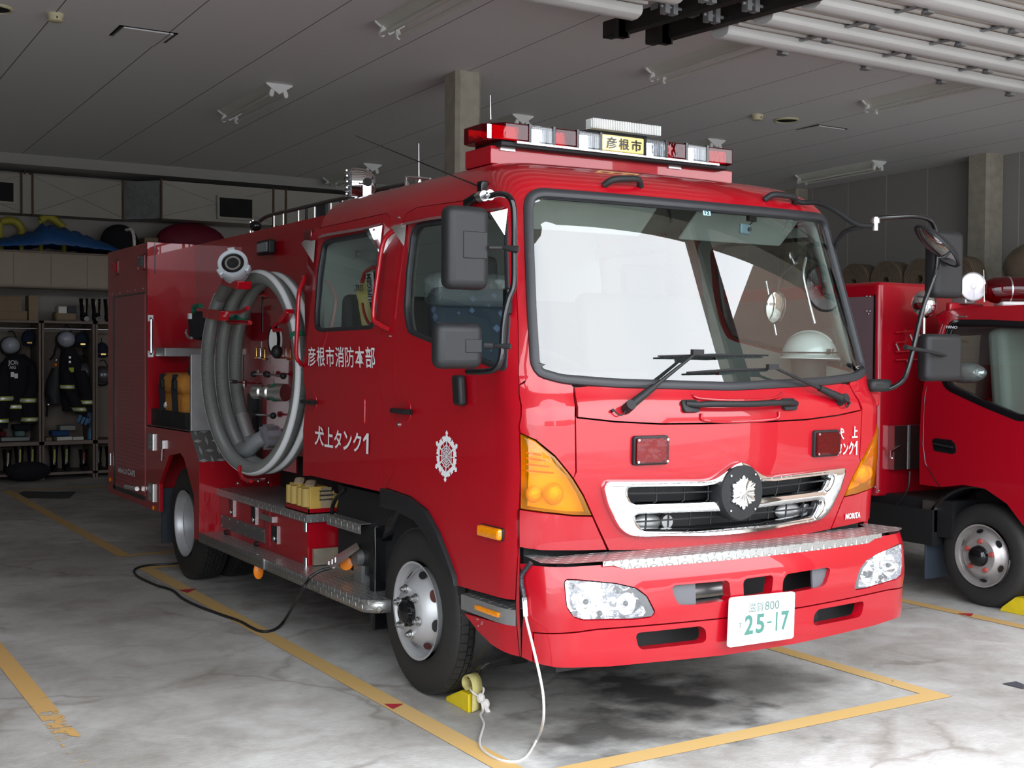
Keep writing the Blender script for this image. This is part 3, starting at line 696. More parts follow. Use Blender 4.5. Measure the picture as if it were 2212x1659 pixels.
# order the left edge from the bottom corner upwards
cutL = [p for p in cutL if p[1] > 1.57 or p[0] < -.86]
cutL.sort(key=lambda p: (-(atan2(p[1] - 1.95, p[0])) % (2 * pi)))
lead = [p for p in cutL if p[1] < 1.95 and p[0] < -.5]; lead.sort(key=lambda p: p[1]); rest = [p for p in cutL if p[1] >= 1.95]; rest.sort(key=lambda p: atan2(p[1] - 1.95, -p[0]))
edge = lead + rest
half += edge
top = [(CAB.uy(6.55, VT), VT)]
outl = half + mir(half[::-1]) + mir(top) + top
mb = MB(); patch(mb, outl, [], CAB.M, .045, .02)
ring = [CAB.P(u, VT) for u in [CAB.uy(6.55, VT)] + [(-1 + 2 * i / 30) * .95 for i in range(31)] + [-CAB.uy(6.55, VT)]]
mb.face([tuple(p + V((0, 0, .0))) for p in ring])
mb.build('roof', M['red'], engine)
# --- body panels
def panel(name, poly, holes=(), parent=engine, m_=None, gap=.0035, step=.045, off=0.0, rim=.02, surf=CAB):
    mb = MB(); patch(mb, inset(poly, gap), list(holes), surf.M, step, rim, off); return mb.build(name, m_ or M['red'], parent)
fwin = H([(875, 686.5), (873.6, 662), (878, 587), (888.6, 499.5), (902, 481.4), (980.6, 469), (1088, 455), (1098, 470), (1099, 560), (1101, 641), (1103, 700), (1095, 798), (1083, 802.5), (941.4, 745), (890, 724), (881, 716.6)])
rwin = H([(697, 524), (711, 515.7), (794.8, 500), (820, 495), (826, 503.4), (822.8, 552), (814, 657), (810.5, 701), (803.5, 711.5), (690, 717.6), (681, 709.8), (680.3, 674.8), (686.5, 587.4)])
fwin = fillet(fwin, .03, 3); rwin = fillet(rwin, .04, 3)
doors = {}
for sg, nm in ((1, ''), (-1, '')):
    f = (lambda q: q) if sg == 1 else mir
    d = panel('front_door', f(fd), [f(fwin)]); r_ = panel('rear_door', f(rd), [f(rwin)]); doors[sg] = (d, r_)
    for dd, wn in ((d, fwin), (r_, rwin)):
        mb = MB(); raised(mb, f(wn), [f(inset(wn, .022))], CAB.M, .006, .005, .03, .02); mb.build('window_seal', M['gasket'], dd)
        mb = MB(); patch(mb, f(inset(wn, .016)), [], CAB.M, .06, 0, .008); mb.build('window_glass', M['glass'], dd)
# --- windscreen
mb = MB(); raised(mb, ws, [inset(ws, .042)], CAB.M, .014, .014, .03, .02); scr_g = mb.build('windscreen_seal', M['gasket'], engine)
mb = MB(); patch(mb, inset(ws, .034), [], CAB.M, .05, 0, .006); mb.build('windscreen', M['glass'], engine)
# --- front panels
seam_l = H([(1240, 836), (1243, 896)]); seam2 = H([(1244.4, 1019.6), (1240, 1033)])
lampo = H([(1123.5, 936), (1157, 951), (1198.6, 985), (1237.5, 1033), (1260, 1070), (1280, 1115), (1237.5, 1114), (1191.7, 1109), (1123.5, 1100)])
low_seam = H([(1313, 1189)])
hood_low = H([(1314.9, 1190), (1400, 1189), (1498, 1184), (1560, 1177)])
wl = [p for p in ws_half[:4]]
cowl_low = H([(1247, 902), (1330, 911), (1430, 916), (1520, 915)])
inn = inset(ws, .02)
low_c = sorted([p for p in inn if p[1] < 1.6 and p[0] <= 0], key=lambda p: p[0])     # left corner -> centre
s1 = seam_l[0][0]
cowlL = [p for p in low_c if p[0] > s1 + .02]
cowl_half = [(0.0, cowl_low[-1][1])] + cowl_low[::-1] + [seam_l[0]] + cowlL          # centre-bottom -> left -> up -> to centre
cowl = cowl_half + mir(cowl_half[1:][::-1])
cp = panel('cowl_panel', cowl)
hood_half = [(0.0, hood_low[-1][1])] + hood_low[::-1] + [lampo[5], lampo[4], lampo[3], seam2[0], seam_l[1]] + cowl_low + [(0.0, cowl_low[-1][1])]
disc_c = CAB.hit(1594, 1061.3)
GO = [(1304.9, 1037.4), (1297, 1050.8), (1306, 1090), (1332.4, 1142.6), (1356, 1158.6), (1392.7, 1161), (1516, 1154.4), (1600, 1146)]
GT = [(1607.7, 994.4), (1581.5, 999.7), (1555.3, 1019.3), (1537, 1031), (1516, 1035), (1313, 1036)]
gout = H(GO); gtop = H(GT); gout[-1] = (0.0, gout[-1][1]); gtop[0] = (0.0, gtop[0][1])
grille_o = gout[::-1] + gtop[::-1][0:]      # centre-bottom -> left -> ... -> centre-top
grille_o = grille_o + mir(grille_o[1:-1][::-1])
grille_o = fillet(grille_o, .03, 3)
hood = hood_half + mir(hood_half[1:-1][::-1])
hp = panel('front_panel', hood, [inset(grille_o, .012)])
cor = H([(1121, 831), (1132, 826)]) + [p for p in low_c if p[0] < s1 - .01] + [seam_l[0], seam_l[1], seam2[0], seam2[1], lampo[3], lampo[4], lampo[5], low_seam[0]] + H([(1250, 1190.5), (1169, 1190), (1121, 1183), (1121, 1104)]) + [lampo[8], lampo[0]] + H([(1121, 921)])
corner_parts = {}
for sg in (1, -1):
    f = (lambda q: q) if sg == 1 else mir
    c_ = panel('corner_panel', f(cor), [f(inset(lampo, .010))]) if False else None
    # upper part above the lamp, lower part below it
    up_ = H([(1121, 831), (1132, 826)]) + [p for p in low_c if p[0] < s1 - .01] + [seam_l[0], seam_l[1], seam2[0], seam2[1]] + lampo[3:4] + lampo[2:3] + lampo[1:2] + lampo[0:1] + H([(1121, 921)])
    lo_ = [lampo[8], lampo[7], lampo[6], lampo[5], low_seam[0]] + H([(1250, 1190.5), (1169, 1190), (1121, 1183), (1121, 1104)])
    panel('corner_panel', f(up_)); panel('corner_panel', f(lo_))
    lo = f(lampo); t = MB(); raised(t, inset(lo, .003), [], CAB.M, .010, .008, .03, .03); lamp_o = t.build('turn_lamp', M['amber'], engine)
    setp(lamp_o, 'amber corner lamp lens')
    t = MB(); patch(t, inset(lo, .004), [], CAB.M, .04, 0, .06); t.build('lamp_back', mat('lamp_back_silver', (.95, .92, .85), .35, .2), lamp_o)
    t = MB(); q = inset(lo, .0035); N = len(q); t.add([CAB.M(*a, .0) for a in q] + [CAB.M(*a, .06) for a in q], [(i, (i + 1) % N, (i + 1) % N + N, i + N) for i in range(N)]); t.build('lamp_wall', mat('lamp_wall_dark', (.25, .18, .1), .5), lamp_o)
    for (a, b_), rr in (((1203, 1071), .047), ((1150, 1071), .036)):
        u, v = CAB.hit(a, b_); c = CAB.M(u * sg if sg == 1 else -u, v, .035)
        t = MB(); t.sphere(c, rr, (1, .75, 1)); t.build('bulb_bowl', mat('bulb_bowl_yellow', (.95, .75, .25), .12, .4, bump=.6, bscale=120), lamp_o)
    for yy in (979, 991, 1004, 1018):
        a = CAB.M(*(lambda q: (q[0] * sg, q[1]))(CAB.hit(1130, yy)), .03); b_ = CAB.M(*(lambda q: (q[0] * sg, q[1]))(CAB.hit(1130 + (yy - 940) * .8 + 10, yy + 6)), .03)
        t = MB(); t.tube([a, (a + b_) / 2 + V((0, -.0, 0)), b_], .004, 6); t.build('lamp_rib', M['amber_d'], lamp_o)
# --- chrome grille
def gh(pts): return H(pts)
h_ul = gh([(1353.4, 1053.4), (1460, 1050), (1548, 1046.9), (1548, 1079), (1450, 1082.5), (1366.5, 1084.9), (1358.7, 1079.6), (1352, 1063.9)])
h_ul[2] = (h_ul[2][0], h_ul[2][1])
ulx = h_ul[2][0]
h_low = gh([(1367.8, 1112.4), (1384.9, 1109.8), (1552.7, 1104.5)]); h_low2 = gh([(1516, 1143.9), (1384.9, 1142.6), (1374.4, 1132)])
lowh = h_low + [(0.0, h_low[-1][1] - .0)] + mir(h_low[::-1]) + mir(h_low2[::-1]) + [(0.0, h_low2[0][1] - .003)] + h_low2
holes = [fillet(h_ul, .012, 2), fillet(mir(h_ul[::-1]), .012, 2), fillet(lowh, .012, 2)]
mb = MB(); raised(mb, grille_o, holes, CAB.M, .028, .022, .022, .03); gr = mb.build('grille', M['chrome'], engine)
setp(gr, 'chrome grille surround')
mb = MB(); patch(mb, inset(grille_o, .02), [], CAB.M, .08, 0, .09); mb.build('grille_backing', M['dark'], gr)
def bar(pts, off, r, mb): mb.tube([CAB.M(u, v, off) for u, v in pts], r, 6)
mb = MB()
for sg in (1, -1):
    f = (lambda q: q) if sg == 1 else mir
    a = gh([(1352, 1067.5), (1548, 1063)]); bar(f([(a[0][0] + (a[1][0] - a[0][0]) * i / 8, a[0][1] + (a[1][1] - a[0][1]) * i / 8) for i in range(9)]), .012, .004, mb)
    for q in (1423.6, 1483.6, 1536):
        b_ = gh([(q, 1049), (q, 1084)]); bar(f(b_), .02, .004, mb)
lu = gh([(1372, 1127)])[0]; uu = -lu[0]
bar([(-uu + 2 * uu * i / 20, lu[1] - .004) for i in range(21)], .012, .004, mb)
for i in range(-5, 6):
    x_ = i * .115; bar([(x_, h_low[1][1] + .003), (x_, h_low2[1][1] - .005)], .02, .004, mb)
mb.build('grille_bars', M['black'], gr)
for sg in (1, -1):      # grey bulky shapes seen behind the bars
    mb = MB(); c = CAB.M(-.42 * sg, h_low2[0][1] + .03, .075); mb.sphere(c, .05, (1.6, .4, .8)); mb.cyl(c + V((.1, 0, 0)), c + V((.1, -.02, 0)), .03); mb.build('horn', M['alu'], gr)
mb = MB(); cu, cv = 0.0, disc_c[1]
dc = CAB.P(0, cv); mb.lathe(dc + V((0, .03, 0)), (0, -1, 0), [(0, .126), (.058, .126), (.072, .118), (.074, 0)], 48); dsc = mb.build('emblem_disc', M['black'], gr)
# snow-crystal badge, in relief
def crystal(mb, c, ux, uz, R, depth, out):
    c, ux, uz, out = V(c), V(ux), V(uz), V(out)
    pts = []
    for k in range(6):
        for a, r in ((0, 1.0), (6, .93), (9, .86), (5, .80), (14, .80), (18, .88), (24, .78), (30, .80), (36, .78), (42, .88), (46, .80), (55, .80), (51, .86), (54, .93)):
            an = radians(k * 60 + a + 90); pts.append(c + ux * cos(an) * R * r + uz * sin(an) * R * r)
    mid = [c + (p - c) * .97 + out * depth for p in pts]; n_ = len(pts)
    inner = [c + (p - c) * (.45 if i % 2 else .50) + out * depth * (1.7 if i % 7 < 2 else 1.1) for i, p in enumerate(pts)]
    mb.add(pts + mid + inner + [c + out * depth * 2.0], [(i, (i + 1) % n_, (i + 1) % n_ + n_, i + n_) for i in range(n_)] + [(i + n_, (i + 1) % n_ + n_, (i + 1) % n_ + 2 * n_, i + 2 * n_) for i in range(n_)] + [(i + 2 * n_, (i + 1) % n_ + 2 * n_, 3 * n_) for i in range(n_)])
mb = MB(); crystal(mb, dc + V((0, -.045, 0)), (1, 0, 0), (0, 0, 1), .078, .008, (0, -1, 0)); mb.build('snow_crystal_badge', M['chrome'], dsc, smooth=0)
for a, b_ in ((-.078, .085), (.078, .085), (-.078, -.085), (.078, -.085)):
    mb = MB(); mb.cyl(dc + V((a * .9, -.043, b_ * .9)), dc + V((a * .9, -.050, b_ * .9)), .005, n=10); mb.build('screw', M['steel'], dsc)
# --- bumper with its openings
B = BUM.hits
bump_top_v = .800
uL = BUM.hit(1121, 1215)[0]
low = B([(1152, 1432), (1199.6, 1443), (1260, 1443), (1319, 1441), (1400, 1433), (1560, 1417), (1722.8, 1390), (1800, 1373), (1869, 1352.5), (1885, 1340)])
hl = B([(1217.5, 1257), (1223.4, 1250.4), (1247, 1251), (1330.8, 1259.3), (1374.6, 1269.3), (1398.5, 1287), (1416.4, 1323), (1408.4, 1334), (1368.6, 1339), (1259, 1340.9), (1237.4, 1333), (1223.4, 1311)])
hr = mir(hl[::-1])
o1 = B([(1452, 1269), (1458, 1264.3), (1560, 1255.4), (1569.8, 1254), (1576, 1259.7), (1578.7, 1290.7), (1571, 1297), (1498, 1307), (1466, 1306), (1454, 1283)])
o2 = B([(1605.6, 1257), (1612, 1250), (1665.8, 1242.7), (1670.7, 1246.7), (1667.4, 1277.6), (1664, 1281.7), (1607, 1291)])
o3 = B([(1691.8, 1253), (1700, 1240), (1786, 1225.6), (1794.4, 1228.8), (1791, 1241.8), (1784.6, 1261), (1774.8, 1268), (1716, 1278.8), (1690, 1280)])
o4 = B([(1373.6, 1374.7), (1378.6, 1366.8), (1513.8, 1352.4), (1524.8, 1360.8), (1525.8, 1382.7), (1517.8, 1388.6), (1386.5, 1403.5), (1378.6, 1396.6)])
o5 = mir(o4[::-1])
seamB = B([(1152, 1366.8), (1289, 1359.8), (1438, 1347.9), (1560, 1336), (1640, 1324)])
sv = seamB[-1][1]; seamL = seamB[:-1] + [(0.0, sv)]; seam_full = seamL + mir(seamL[:-1][::-1])
uR = -uL
upB = [(uL, bump_top_v), (uR, bump_top_v), (uR, seam_full[-1][1])] + seam_full[::-1] + [(uL, seam_full[0][1])]
lowv = min(p[1] for p in low)
symlow = [(-1.16, .36), (-1.05, .335), (-.9, .325), (-.6, .32), (0, .318)]
lowL = [p for p in low if p[0] < -.05]; lowfull = lowL + [(0.0, (lowL[-1][1] + .0))] + mir(lowL[::-1])
loB = [(seam_full[0][0], seam_full[0][1])] + seam_full[1:-1] + [seam_full[-1]] + lowfull[::-1]
mb = MB(); patch(mb, inset(upB, .003), [fillet(q, .012, 2) for q in (hl, hr, o1, o2, o3)], BUM.M, .04, .05); bp_ = mb.build('bumper', M['red'], engine)
mb = MB(); patch(mb, inset(loB, .003), [fillet(q, .012, 2) for q in (o4, o5)], BUM.M, .04, .05); mb.build('bumper_lower', M['red'], engine)
# lower corner behind the seam
lc = [(uL, sv + .03), (seam_full[0][0], seam_full[0][1])] + [(seam_full[0][0], lowL[0][1]), (uL, BUM.hit(1121, 1419)[1])]
for f in (lambda q: q, mir): panel('bumper_corner', f(lc), surf=BUM)
mb = MB(); mb.box((XC - .95, 4.12, .36), (XC + .95, 4.2, .80)); mb.build('bumper_beam', M['dark'], engine, smooth=0)
for hh in (hl, hr):
    q = inset(hh, .004); t = MB(); patch(t, q, [], BUM.M, .04, 0, .004); h_ = t.build('headlamp', M['clearlens'], engine)
    t = MB(); patch(t, q, [], BUM.M, .04, 0, .085); N = len(q); t.add([BUM.M(*a, .006) for a in q] + [BUM.M(*a, .085) for a in q], [(i, (i + 1) % N, (i + 1) % N + N, i + N) for i in range(N)]); t.build('reflector', M['reflector'], h_)
    cu = sum(p[0] for p in q) / len(q); sg = 1 if cu > 0 else -1
    for du, dv, rr in ((sg * .08, .02, .052), (sg * .02, -.03, .040), (-sg * .10, .0, .045)):
        c = BUM.M(cu + du, .635 + dv, .07); nrm = (BUM.M(cu + du, .635 + dv, 0) - c).normalized()
        t = MB(); t.lathe(c, nrm, [(0, .012), (.004, rr * .5), (.018, rr * .8), (.045, rr)], 24); t.cyl(c, c + nrm * .035, .011); t.build('lamp_bowl', M['chrome'], h_)
        t = MB(); t.sphere(c + nrm * .038, .012); t.build('bulb', M['gloss_black'], h_)
    t = MB(); ends = sorted(q, key=lambda a: -abs(a[0]) if 0 else abs(a[0]))[:5]; ends.sort(key=lambda a: a[1]); t.add([BUM.M(*a, .004) for a in ends] + [BUM.M(a[0] + sg * .035, a[1] + (.0), .012) for a in ends], [(i, i + 1, i + 6, i + 5) for i in range(4)]); t.build('lamp_edge', M['gasket'], h_)
# dark things showing in the bumper's mouth, and the grey cheeks
for hp_ in ((o1, 0), (o3, 1)):
    q = hp_[0]; us = [p[0] for p in q]; vs_ = [p[1] for p in q]
    a, b_ = (min(us), min(us) + .13) if hp_[1] == 0 else (max(us) - .10, max(us))
    t = MB(); patch(t, [(a, min(vs_)), (b_, min(vs_)), (b_, max(vs_)), (a, max(vs_))], [], BUM.M, .05, .01, .02); t.build('mouth_cheek', mat('grey_moulding', (.09, .09, .10), .5), bp_)
t = MB(); c = BUM.M(-.22, .62, .16); t.cyl(c + V((-.09, 0, .02)), c + V((.11, 0, .02)), .035); t.cyl(c + V((-.09, .01, -.045)), c + V((.1, .01, -.045)), .022); t.build('tow_tube', M['alu'], bp_)
# fog lamp in the lower mouth
t = MB(); c = BUM.M(.29, .415, .10); t.cyl(c, c + V((0, -.05, 0)), .038); fl = t.build('fog_lamp', M['black'], engine); t = MB(); t.lathe(c + V((0, -.05, 0)), (0, -1, 0), [(0, .036), (.006, .03), (.01, 0)], 24); t.build('lens', M['clearlens'], fl)
t = MB(); t.box(tuple(c + V((.05, -.02, -.05))), tuple(c + V((.13, .04, .05)))); t.build('fog_bracket', M['dark'], fl)
# --- step plate on top of the bumper
st = MB(); st.m = 0
us = [i * .05 for i in range(-21, 22)]
zt = .812
A = [BUM.M(u, .80, -.012) for u in us]; back = [V((XC + max(-1.0, min(1.0, u)), 4.20 + (.09 if abs(u) > .9 else 0), zt)) for u in us]
for a in A: a.z = zt
n_ = len(us); st.add(A + back, [(i, i + 1, i + 1 + n_, i + n_) for i in range(n_ - 1)])
st.build('bumper_step', M['plate_top'], engine, smooth=0)
us2 = [u for u in us if abs(u) < .84]
st = MB(); up = [BUM.M(u, .80, -.0125) for u in us2]
for a in up: a.z = zt
dn = [p - V((0, 0, .037 if 1 < i < len(us2) - 2 else .02)) for i, p in enumerate(up)]; bk = [p + V((0, .012, 0)) for p in dn]; n_ = len(us2)
st.add(up + dn + bk, [(i, i + 1, i + 1 + n_, i + n_) for i in range(n_ - 1)] + [(i + n_, i + 1 + n_, i + 1 + 2 * n_, i + 2 * n_) for i in range(n_ - 1)])
st.build('bumper_step_lip', M['plate_front'], engine, smooth=60)
# --- number plate
t0_ = PY(1573, 1400, 3.895); pl = empty('p', (0, 0, 0)); bpy.data.objects.remove(pl)
BLp, BRp, TLp, TRp = PY(1573, 1399.8, 3.905), PY(1714.8, 1379, 3.895), PY(1578, 1291.5, 3.905), PY(1718, 1277.6, 3.895)
def plane_frame(bl, br, tl, tr, th, mb, nrm):
    mb.prism([bl, br, tr, tl], V(nrm) * th)
t = MB(); q = [quadmap(BLp, BRp, TLp, TRp)(u, v) for u, v in rpoly(0, 0, 1, 1, .05)]; t.prism(q, (0, .012, 0)); npl = t.build('number_plate', M['white'], engine, bevel=.002)
t = MB(); q = [quadmap(BLp, BRp, TLp, TRp, (0, -.003, 0))(u, v) for u, v in rpoly(.07, .08, .90, .90, .03)]; t.face(q); t.build('plate_face', mat('plate_white', (.86, .87, .86), .5), npl, smooth=0)
pgreen = mat('plate_green_ink', (.05, .16, .13), .5); pgrey = mat('plate_fine_ink', (.07, .13, .12), .5)
def on_plate(body, x0, y0, x1, y1, m_, bold):
    f = quadmap(BLp, BRp, TLp, TRp, (0, -.0055, 0)); letters('plate_lettering', body, lambda u, v: f(x0 + (x1 - x0) * u, y0 + (y1 - y0) * v), m_, npl, bold)
on_plate('2', .22, .22, .35, .62, pgreen, .03); on_plate('5', .39, .22, .52, .62, pgreen, .03); on_plate('-', .56, .40, .63, .44, pgreen, .03); on_plate('l', .695, .22, .72, .62, pgreen, .03); on_plate('7', .78, .22, .90, .62, pgreen, .03)
on_plate('滋賀', .27, .66, .50, .86, pgrey, .0); on_plate('800', .52, .68, .74, .86, pgrey, .0); on_plate('す', .12, .36, .19, .50, pgrey, .0)

# ================================================================ CAB DETAILS
def S(x, y, off=0.0): return CAB.M(*CAB.hit(x, y), off)
def part(mb, name, m_, par=engine, **k): return mb.build(name, m_, par, **k)
FDR, RDR = doors[1]
# --- inside of the cab
def lining():
    mb = MB(); z0 = 1.46
    ringv = [.98, 1.5, 1.56]
    # floor, rear wall, ceiling
    mb.box((XC - .98, 4.35, .95), (XC + .98, 6.5, .99)); part(mb, 'cab_floor', M['int_dark'], smooth=0)
    rw = [CAB.M(CAB.uy(6.48, v), v, .03) for v in (1.0, 1.55, 2.0, 2.32, 2.42, 2.5, 2.58)]; rw = rw + [V((2 * XC - p.x, p.y, p.z)) for p in rw[::-1]]
    mb = MB(); mb.prism(rw, (0, .03, 0)); part(mb, 'cab_rear_wall', M['int_grey'], smooth=0)
    mb = MB(); mb.add([(XC - .80, 4.70, 2.44), (XC + .80, 4.70, 2.44), (XC + .80, 6.5, 2.45), (XC - .80, 6.5, 2.45), (XC - .88, 4.52, 2.36), (XC + .88, 4.52, 2.36), (XC + .92, 6.5, 2.36), (XC - .92, 6.5, 2.36)],
                      [(0, 3, 2, 1), (0, 1, 5, 4), (1, 2, 6, 5), (3, 0, 4, 7)]); part(mb, 'headliner', M['int_grey'], smooth=0)
    for sg in (1, -1):
        f = (lambda q: q) if sg == 1 else mir
        q = f(fillet(inset(fd, .02), .02, 2)); mb = MB(); patch(mb, q, [f(fwin)], CAB.M, .1, 0, .05); part(mb, 'door_lining', M['int_grey'], doors[sg][0])
        q = f(inset(rd, .02)); mb = MB(); patch(mb, q, [f(rwin)], CAB.M, .1, 0, .05); part(mb, 'door_lining', M['int_grey'], doors[sg][1])
        pil = [p for p in edge if p[0] < -.80 and p[1] > 1.60]
        A = [CAB.M(*(f([p])[0]), .05) for p in pil]; Bq = [a + V((0, .10, 0)) + V((-sg * .04, 0, 0)) for a in A]
        mb = MB(); mb.add(A + Bq, [(i, i + 1, i + 1 + len(A), i + len(A)) for i in range(len(A) - 1)]); part(mb, 'pillar_trim', M['int_grey'], solid=.01)
        mb = MB(); mb.prism([(XC - sg * .99, 5.55, .98), (XC - sg * .99, 5.55, 1.55), (XC - sg * .88, 5.55, 2.35), (XC - sg * .84, 5.55, 2.35), (XC - sg * .94, 5.55, .98)], (0, .14, 0)); part(mb, 'centre_pillar_trim', M['int_dark'], smooth=0)
lining()
mb = MB(); us = [i * .05 for i in range(-18, 19)]
A = [CAB.M(u, 1.50, .06) for u in us]; Bq = [V((a.x, 4.62, 1.47)) for a in A]; Cq = [V((a.x, 4.80, 1.38)) for a in A]; Dq = [V((a.x, 4.80, 1.0)) for a in A]; n_ = len(us)
mb.add(A + Bq + Cq + Dq, [(j * n_ + i, j * n_ + i + 1, (j + 1) * n_ + i + 1, (j + 1) * n_ + i) for j in range(3) for i in range(n_ - 1)]); dash = part(mb, 'dashboard', M['dash'])
mb = MB(); mb.box((XC + .28, 4.40, 1.475), (XC + .80, 4.42, 1.478)); mb.box((XC - .75, 4.5, 1.47), (XC - .2, 4.74, 1.56)); part(mb, 'instrument_hood', M['int_dark'], dash, bevel=.03)
# steering wheel on the visible side
mb = MB(); c = V((XC - .48, 4.86, 1.52)); ax = V((0, -.62, .78)).normalized(); u_ = V((1, 0, 0)); w_ = ax.cross(u_)
mb.tube([c + (u_ * cos(a) + w_ * sin(a)) * .21 for a in [2 * pi * i / 28 for i in range(28)]], .014, 8, True)
for a in (0, pi, 1.5 * pi): mb.tube([c, c + (u_ * cos(a) + w_ * sin(a)) * .2], .012, 6)
mb.cyl(c - ax * .25, c + ax * .01, .035); part(mb, 'steering_wheel', M['black'])
# seats
def seat(x, y, w_=.50, m_=None):
    s_ = MB(); s_.box((x - w_ / 2, y - .05, 1.22), (x + w_ / 2, y + .45, 1.38)); o = s_.build('seat', m_ or M['seatcloth'], engine, bevel=.05, seg=3)
    t = MB(); t.obox((x, y + .47, 1.65), (w_ / 2, 0, 0), (0, .06, -.015), (0, .05, .32)); t.build('backrest', m_ or M['seatcloth'], o, bevel=.05, seg=3)
    t = MB(); t.obox((x, y + .52, 2.05), (.14, 0, 0), (0, .045, 0), (0, .01, .09)); t.build('headrest', M['int_dark'], o, bevel=.03, seg=3)
    return o
dseat = seat(XC - .55, 5.0); seat(XC + .55, 5.0, .9, M['int_dark'])
seat(XC, 6.0, 1.7, M['int_dark'])
# clear plastic cover left on the driver's headrest
mb = MB(); mb.obox((XC - .55, 5.47, 1.96), (.27, 0, 0), (0, .085, 0), (0, 0, .085)); part(mb, 'plastic_cover', M['clearlens'], dseat, bevel=.03)
# breathing set seen through the rear door window
sc = PX(775, 640, 2.96)
ba = empty('breathing_apparatus', (sc.x, sc.y, 1.46), 'yellow air cylinder with red and black harness behind the rear door window', 'breathing apparatus')
mb = MB(); mb.lathe((sc.x + .05, sc.y, 1.40), (0, 0, 1), [(0, .06), (.03, .078), (.55, .078), (.62, .05), (.66, .02)], 24, True); part(mb, 'cylinder', mat('cylinder_yellow', (.62, .50, .16), .4), ba)
mb = MB(); mb.box((sc.x - .04, sc.y + .02, 1.60), (sc.x - .035 + .01, sc.y + .12, 1.72)); part(mb, 'cylinder_label', M['white'], ba)
mb = MB(); pp = [PX(x, y, 2.92) for x, y in ((790, 600), (812, 580), (815, 640), (814, 700), (806, 703), (797, 655))]; mb.prism(pp, (.03, 0, 0)); part(mb, 'harness', M['coat_black'], ba, bevel=.008)
mb = MB(); mb.tube(bez([PX(x, y, 2.90) for x, y in ((782, 610), (790, 588), (810, 578), (818, 600))], 5), .012, 8); mb.tube(bez([PX(x, y, 2.90) for x, y in ((783, 655), (788, 680), (800, 700), (815, 680))], 5), .008, 8); part(mb, 'red_strap', M['dred'], ba)
q = [PX(*p, 2.885) for p in ((795, 652), (809, 652), (790, 590), (804, 588))]
mb = MB(); mb.prism([q[0], q[1], q[3], q[2]], (.006, 0, 0)); tg = part(mb, 'name_patch', M['white'], ba, smooth=0)
f_ = quadmap(q[0], q[1], q[2], q[3], (-.004, 0, 0)); letters('patch_lettering', 'LIFEGEM', lambda u, v: f_(.85 - v * .7, .04 + u * .92), M['black'], tg, .03)
q = [PX(*p, 2.93) for p in ((764, 628), (785, 629), (764, 615), (785, 615))]; f2_ = quadmap(*q); letters('cylinder_lettering', 'LTRES', lambda u, v: f2_(u, v), M['black'], ba, .02)
for x, y in ((743, 562), (775, 549), (814, 567)):
    p = PX(x, y, 2.90); mb = MB(); mb.cyl(p, p + V((-.01, 0, 0)), .012, n=12); part(mb, 'rack_bolt', M['steel'], ba)
mb = MB(); a, b_ = PX(748, 545, 2.94), PX(818, 556, 2.94); mb.obox((a + b_) / 2, (.004, 0, 0), (b_ - a) / 2, (0, 0, .02)); a, b_ = PX(757, 560, 2.93), PX(757, 700, 2.93); mb.obox((a + b_) / 2, (.004, 0, 0), (0, .014, 0), (a - b_) / 2); part(mb, 'rack', M['steel'], ba, smooth=0)
mb = MB(); mb.box((sc.x - .1, sc.y - .2, 1.385), (sc.x + .16, sc.y + .28, 1.40)); part(mb, 'rack_foot', M['int_dark'], ba, smooth=0)
# --- helmet and papers on the dashboard
def firehelmet(name, c, R, label, mshell, cat='helmet', neck=None, group=None, yaw=0.0, tilt=0.0, brim=True, band=True):
    """c = centre of the shell's base"""
    t = empty(name, c, label, cat, group); c = V(c); rot = Matrix.Rotation(yaw, 3, 'Z') @ Matrix.Rotation(tilt, 3, 'X')
    mb = MB(); mb.sphere(c, R, (1, 1.18, .98), 32, 12, 0, pi / 2 + .12, rot); mb.build('shell', mshell, t)
    if brim:
        mb = MB(); vs = []; n_ = 40
        for i in range(n_):
            a = 2 * pi * i / n_; f = max(0, -sin(a)); k = 1.12 + .34 * f ** 1.5 + .16 * abs(cos(a)) ** 2 * .6
            for rr, z in ((1.0, .0), (k, -.10 - .14 * (k - 1)), (k, -.13 - .14 * (k - 1)), (.97, -.05)): vs.append(c + rot @ V((cos(a) * R * rr, sin(a) * R * rr * 1.18, z * R)))
        mb.add(vs, [(4 * i + j, 4 * ((i + 1) % n_) + j, 4 * ((i + 1) % n_) + (j + 1) % 4, 4 * i + (j + 1) % 4) for i in range(n_) for j in range(4)]); mb.build('brim', mshell, t)
    if band:
        mb = MB(); mb.tube([c + rot @ V((cos(a) * R * 1.008, sin(a) * R * 1.19, R * .08)) for a in [2 * pi * i / 40 for i in range(40)]], .016, 8, True, .25); mb.build('band', M['black'], t)
    mb = MB(); mb.tube([c + rot @ V((0, -R * 1.19 * sin(a), R * 1.0 * cos(a))) for a in [(-1.0 + 2.0 * i / 16) for i in range(17)]], .014, 8, False, .4); mb.build('crest', mshell, t)
    return t
helm = mat('pearl_white_helmet', (.72, .76, .74), .25, coat=1)
hc = PY(1748, 766, 4.64)
firehelmet('fire_helmet', tuple(hc), .122, 'white fire helmet with black band on the dashboard behind the windscreen', helm, yaw=.35)
ht = [o for o in COL.objects if o.name == 'fire_helmet'][0]
letters('helmet_lettering', '彦根市', lambda u, v: hc + V((-.03 + .11 * u, -.150 + .10 * (u - .25) ** 2, .0 + .032 * v)), M['black'], ht, .02)
mb = MB(); mb.prism([(hc.x + .07, hc.y - .15, hc.z - .06), (hc.x + .17, hc.y - .05, hc.z - .06), (hc.x + .17, hc.y - .05, hc.z + .09), (hc.x + .07, hc.y - .15, hc.z + .09)], (.004, -.004, 0)); mb.build('face_shield', M['clearlens'], ht)
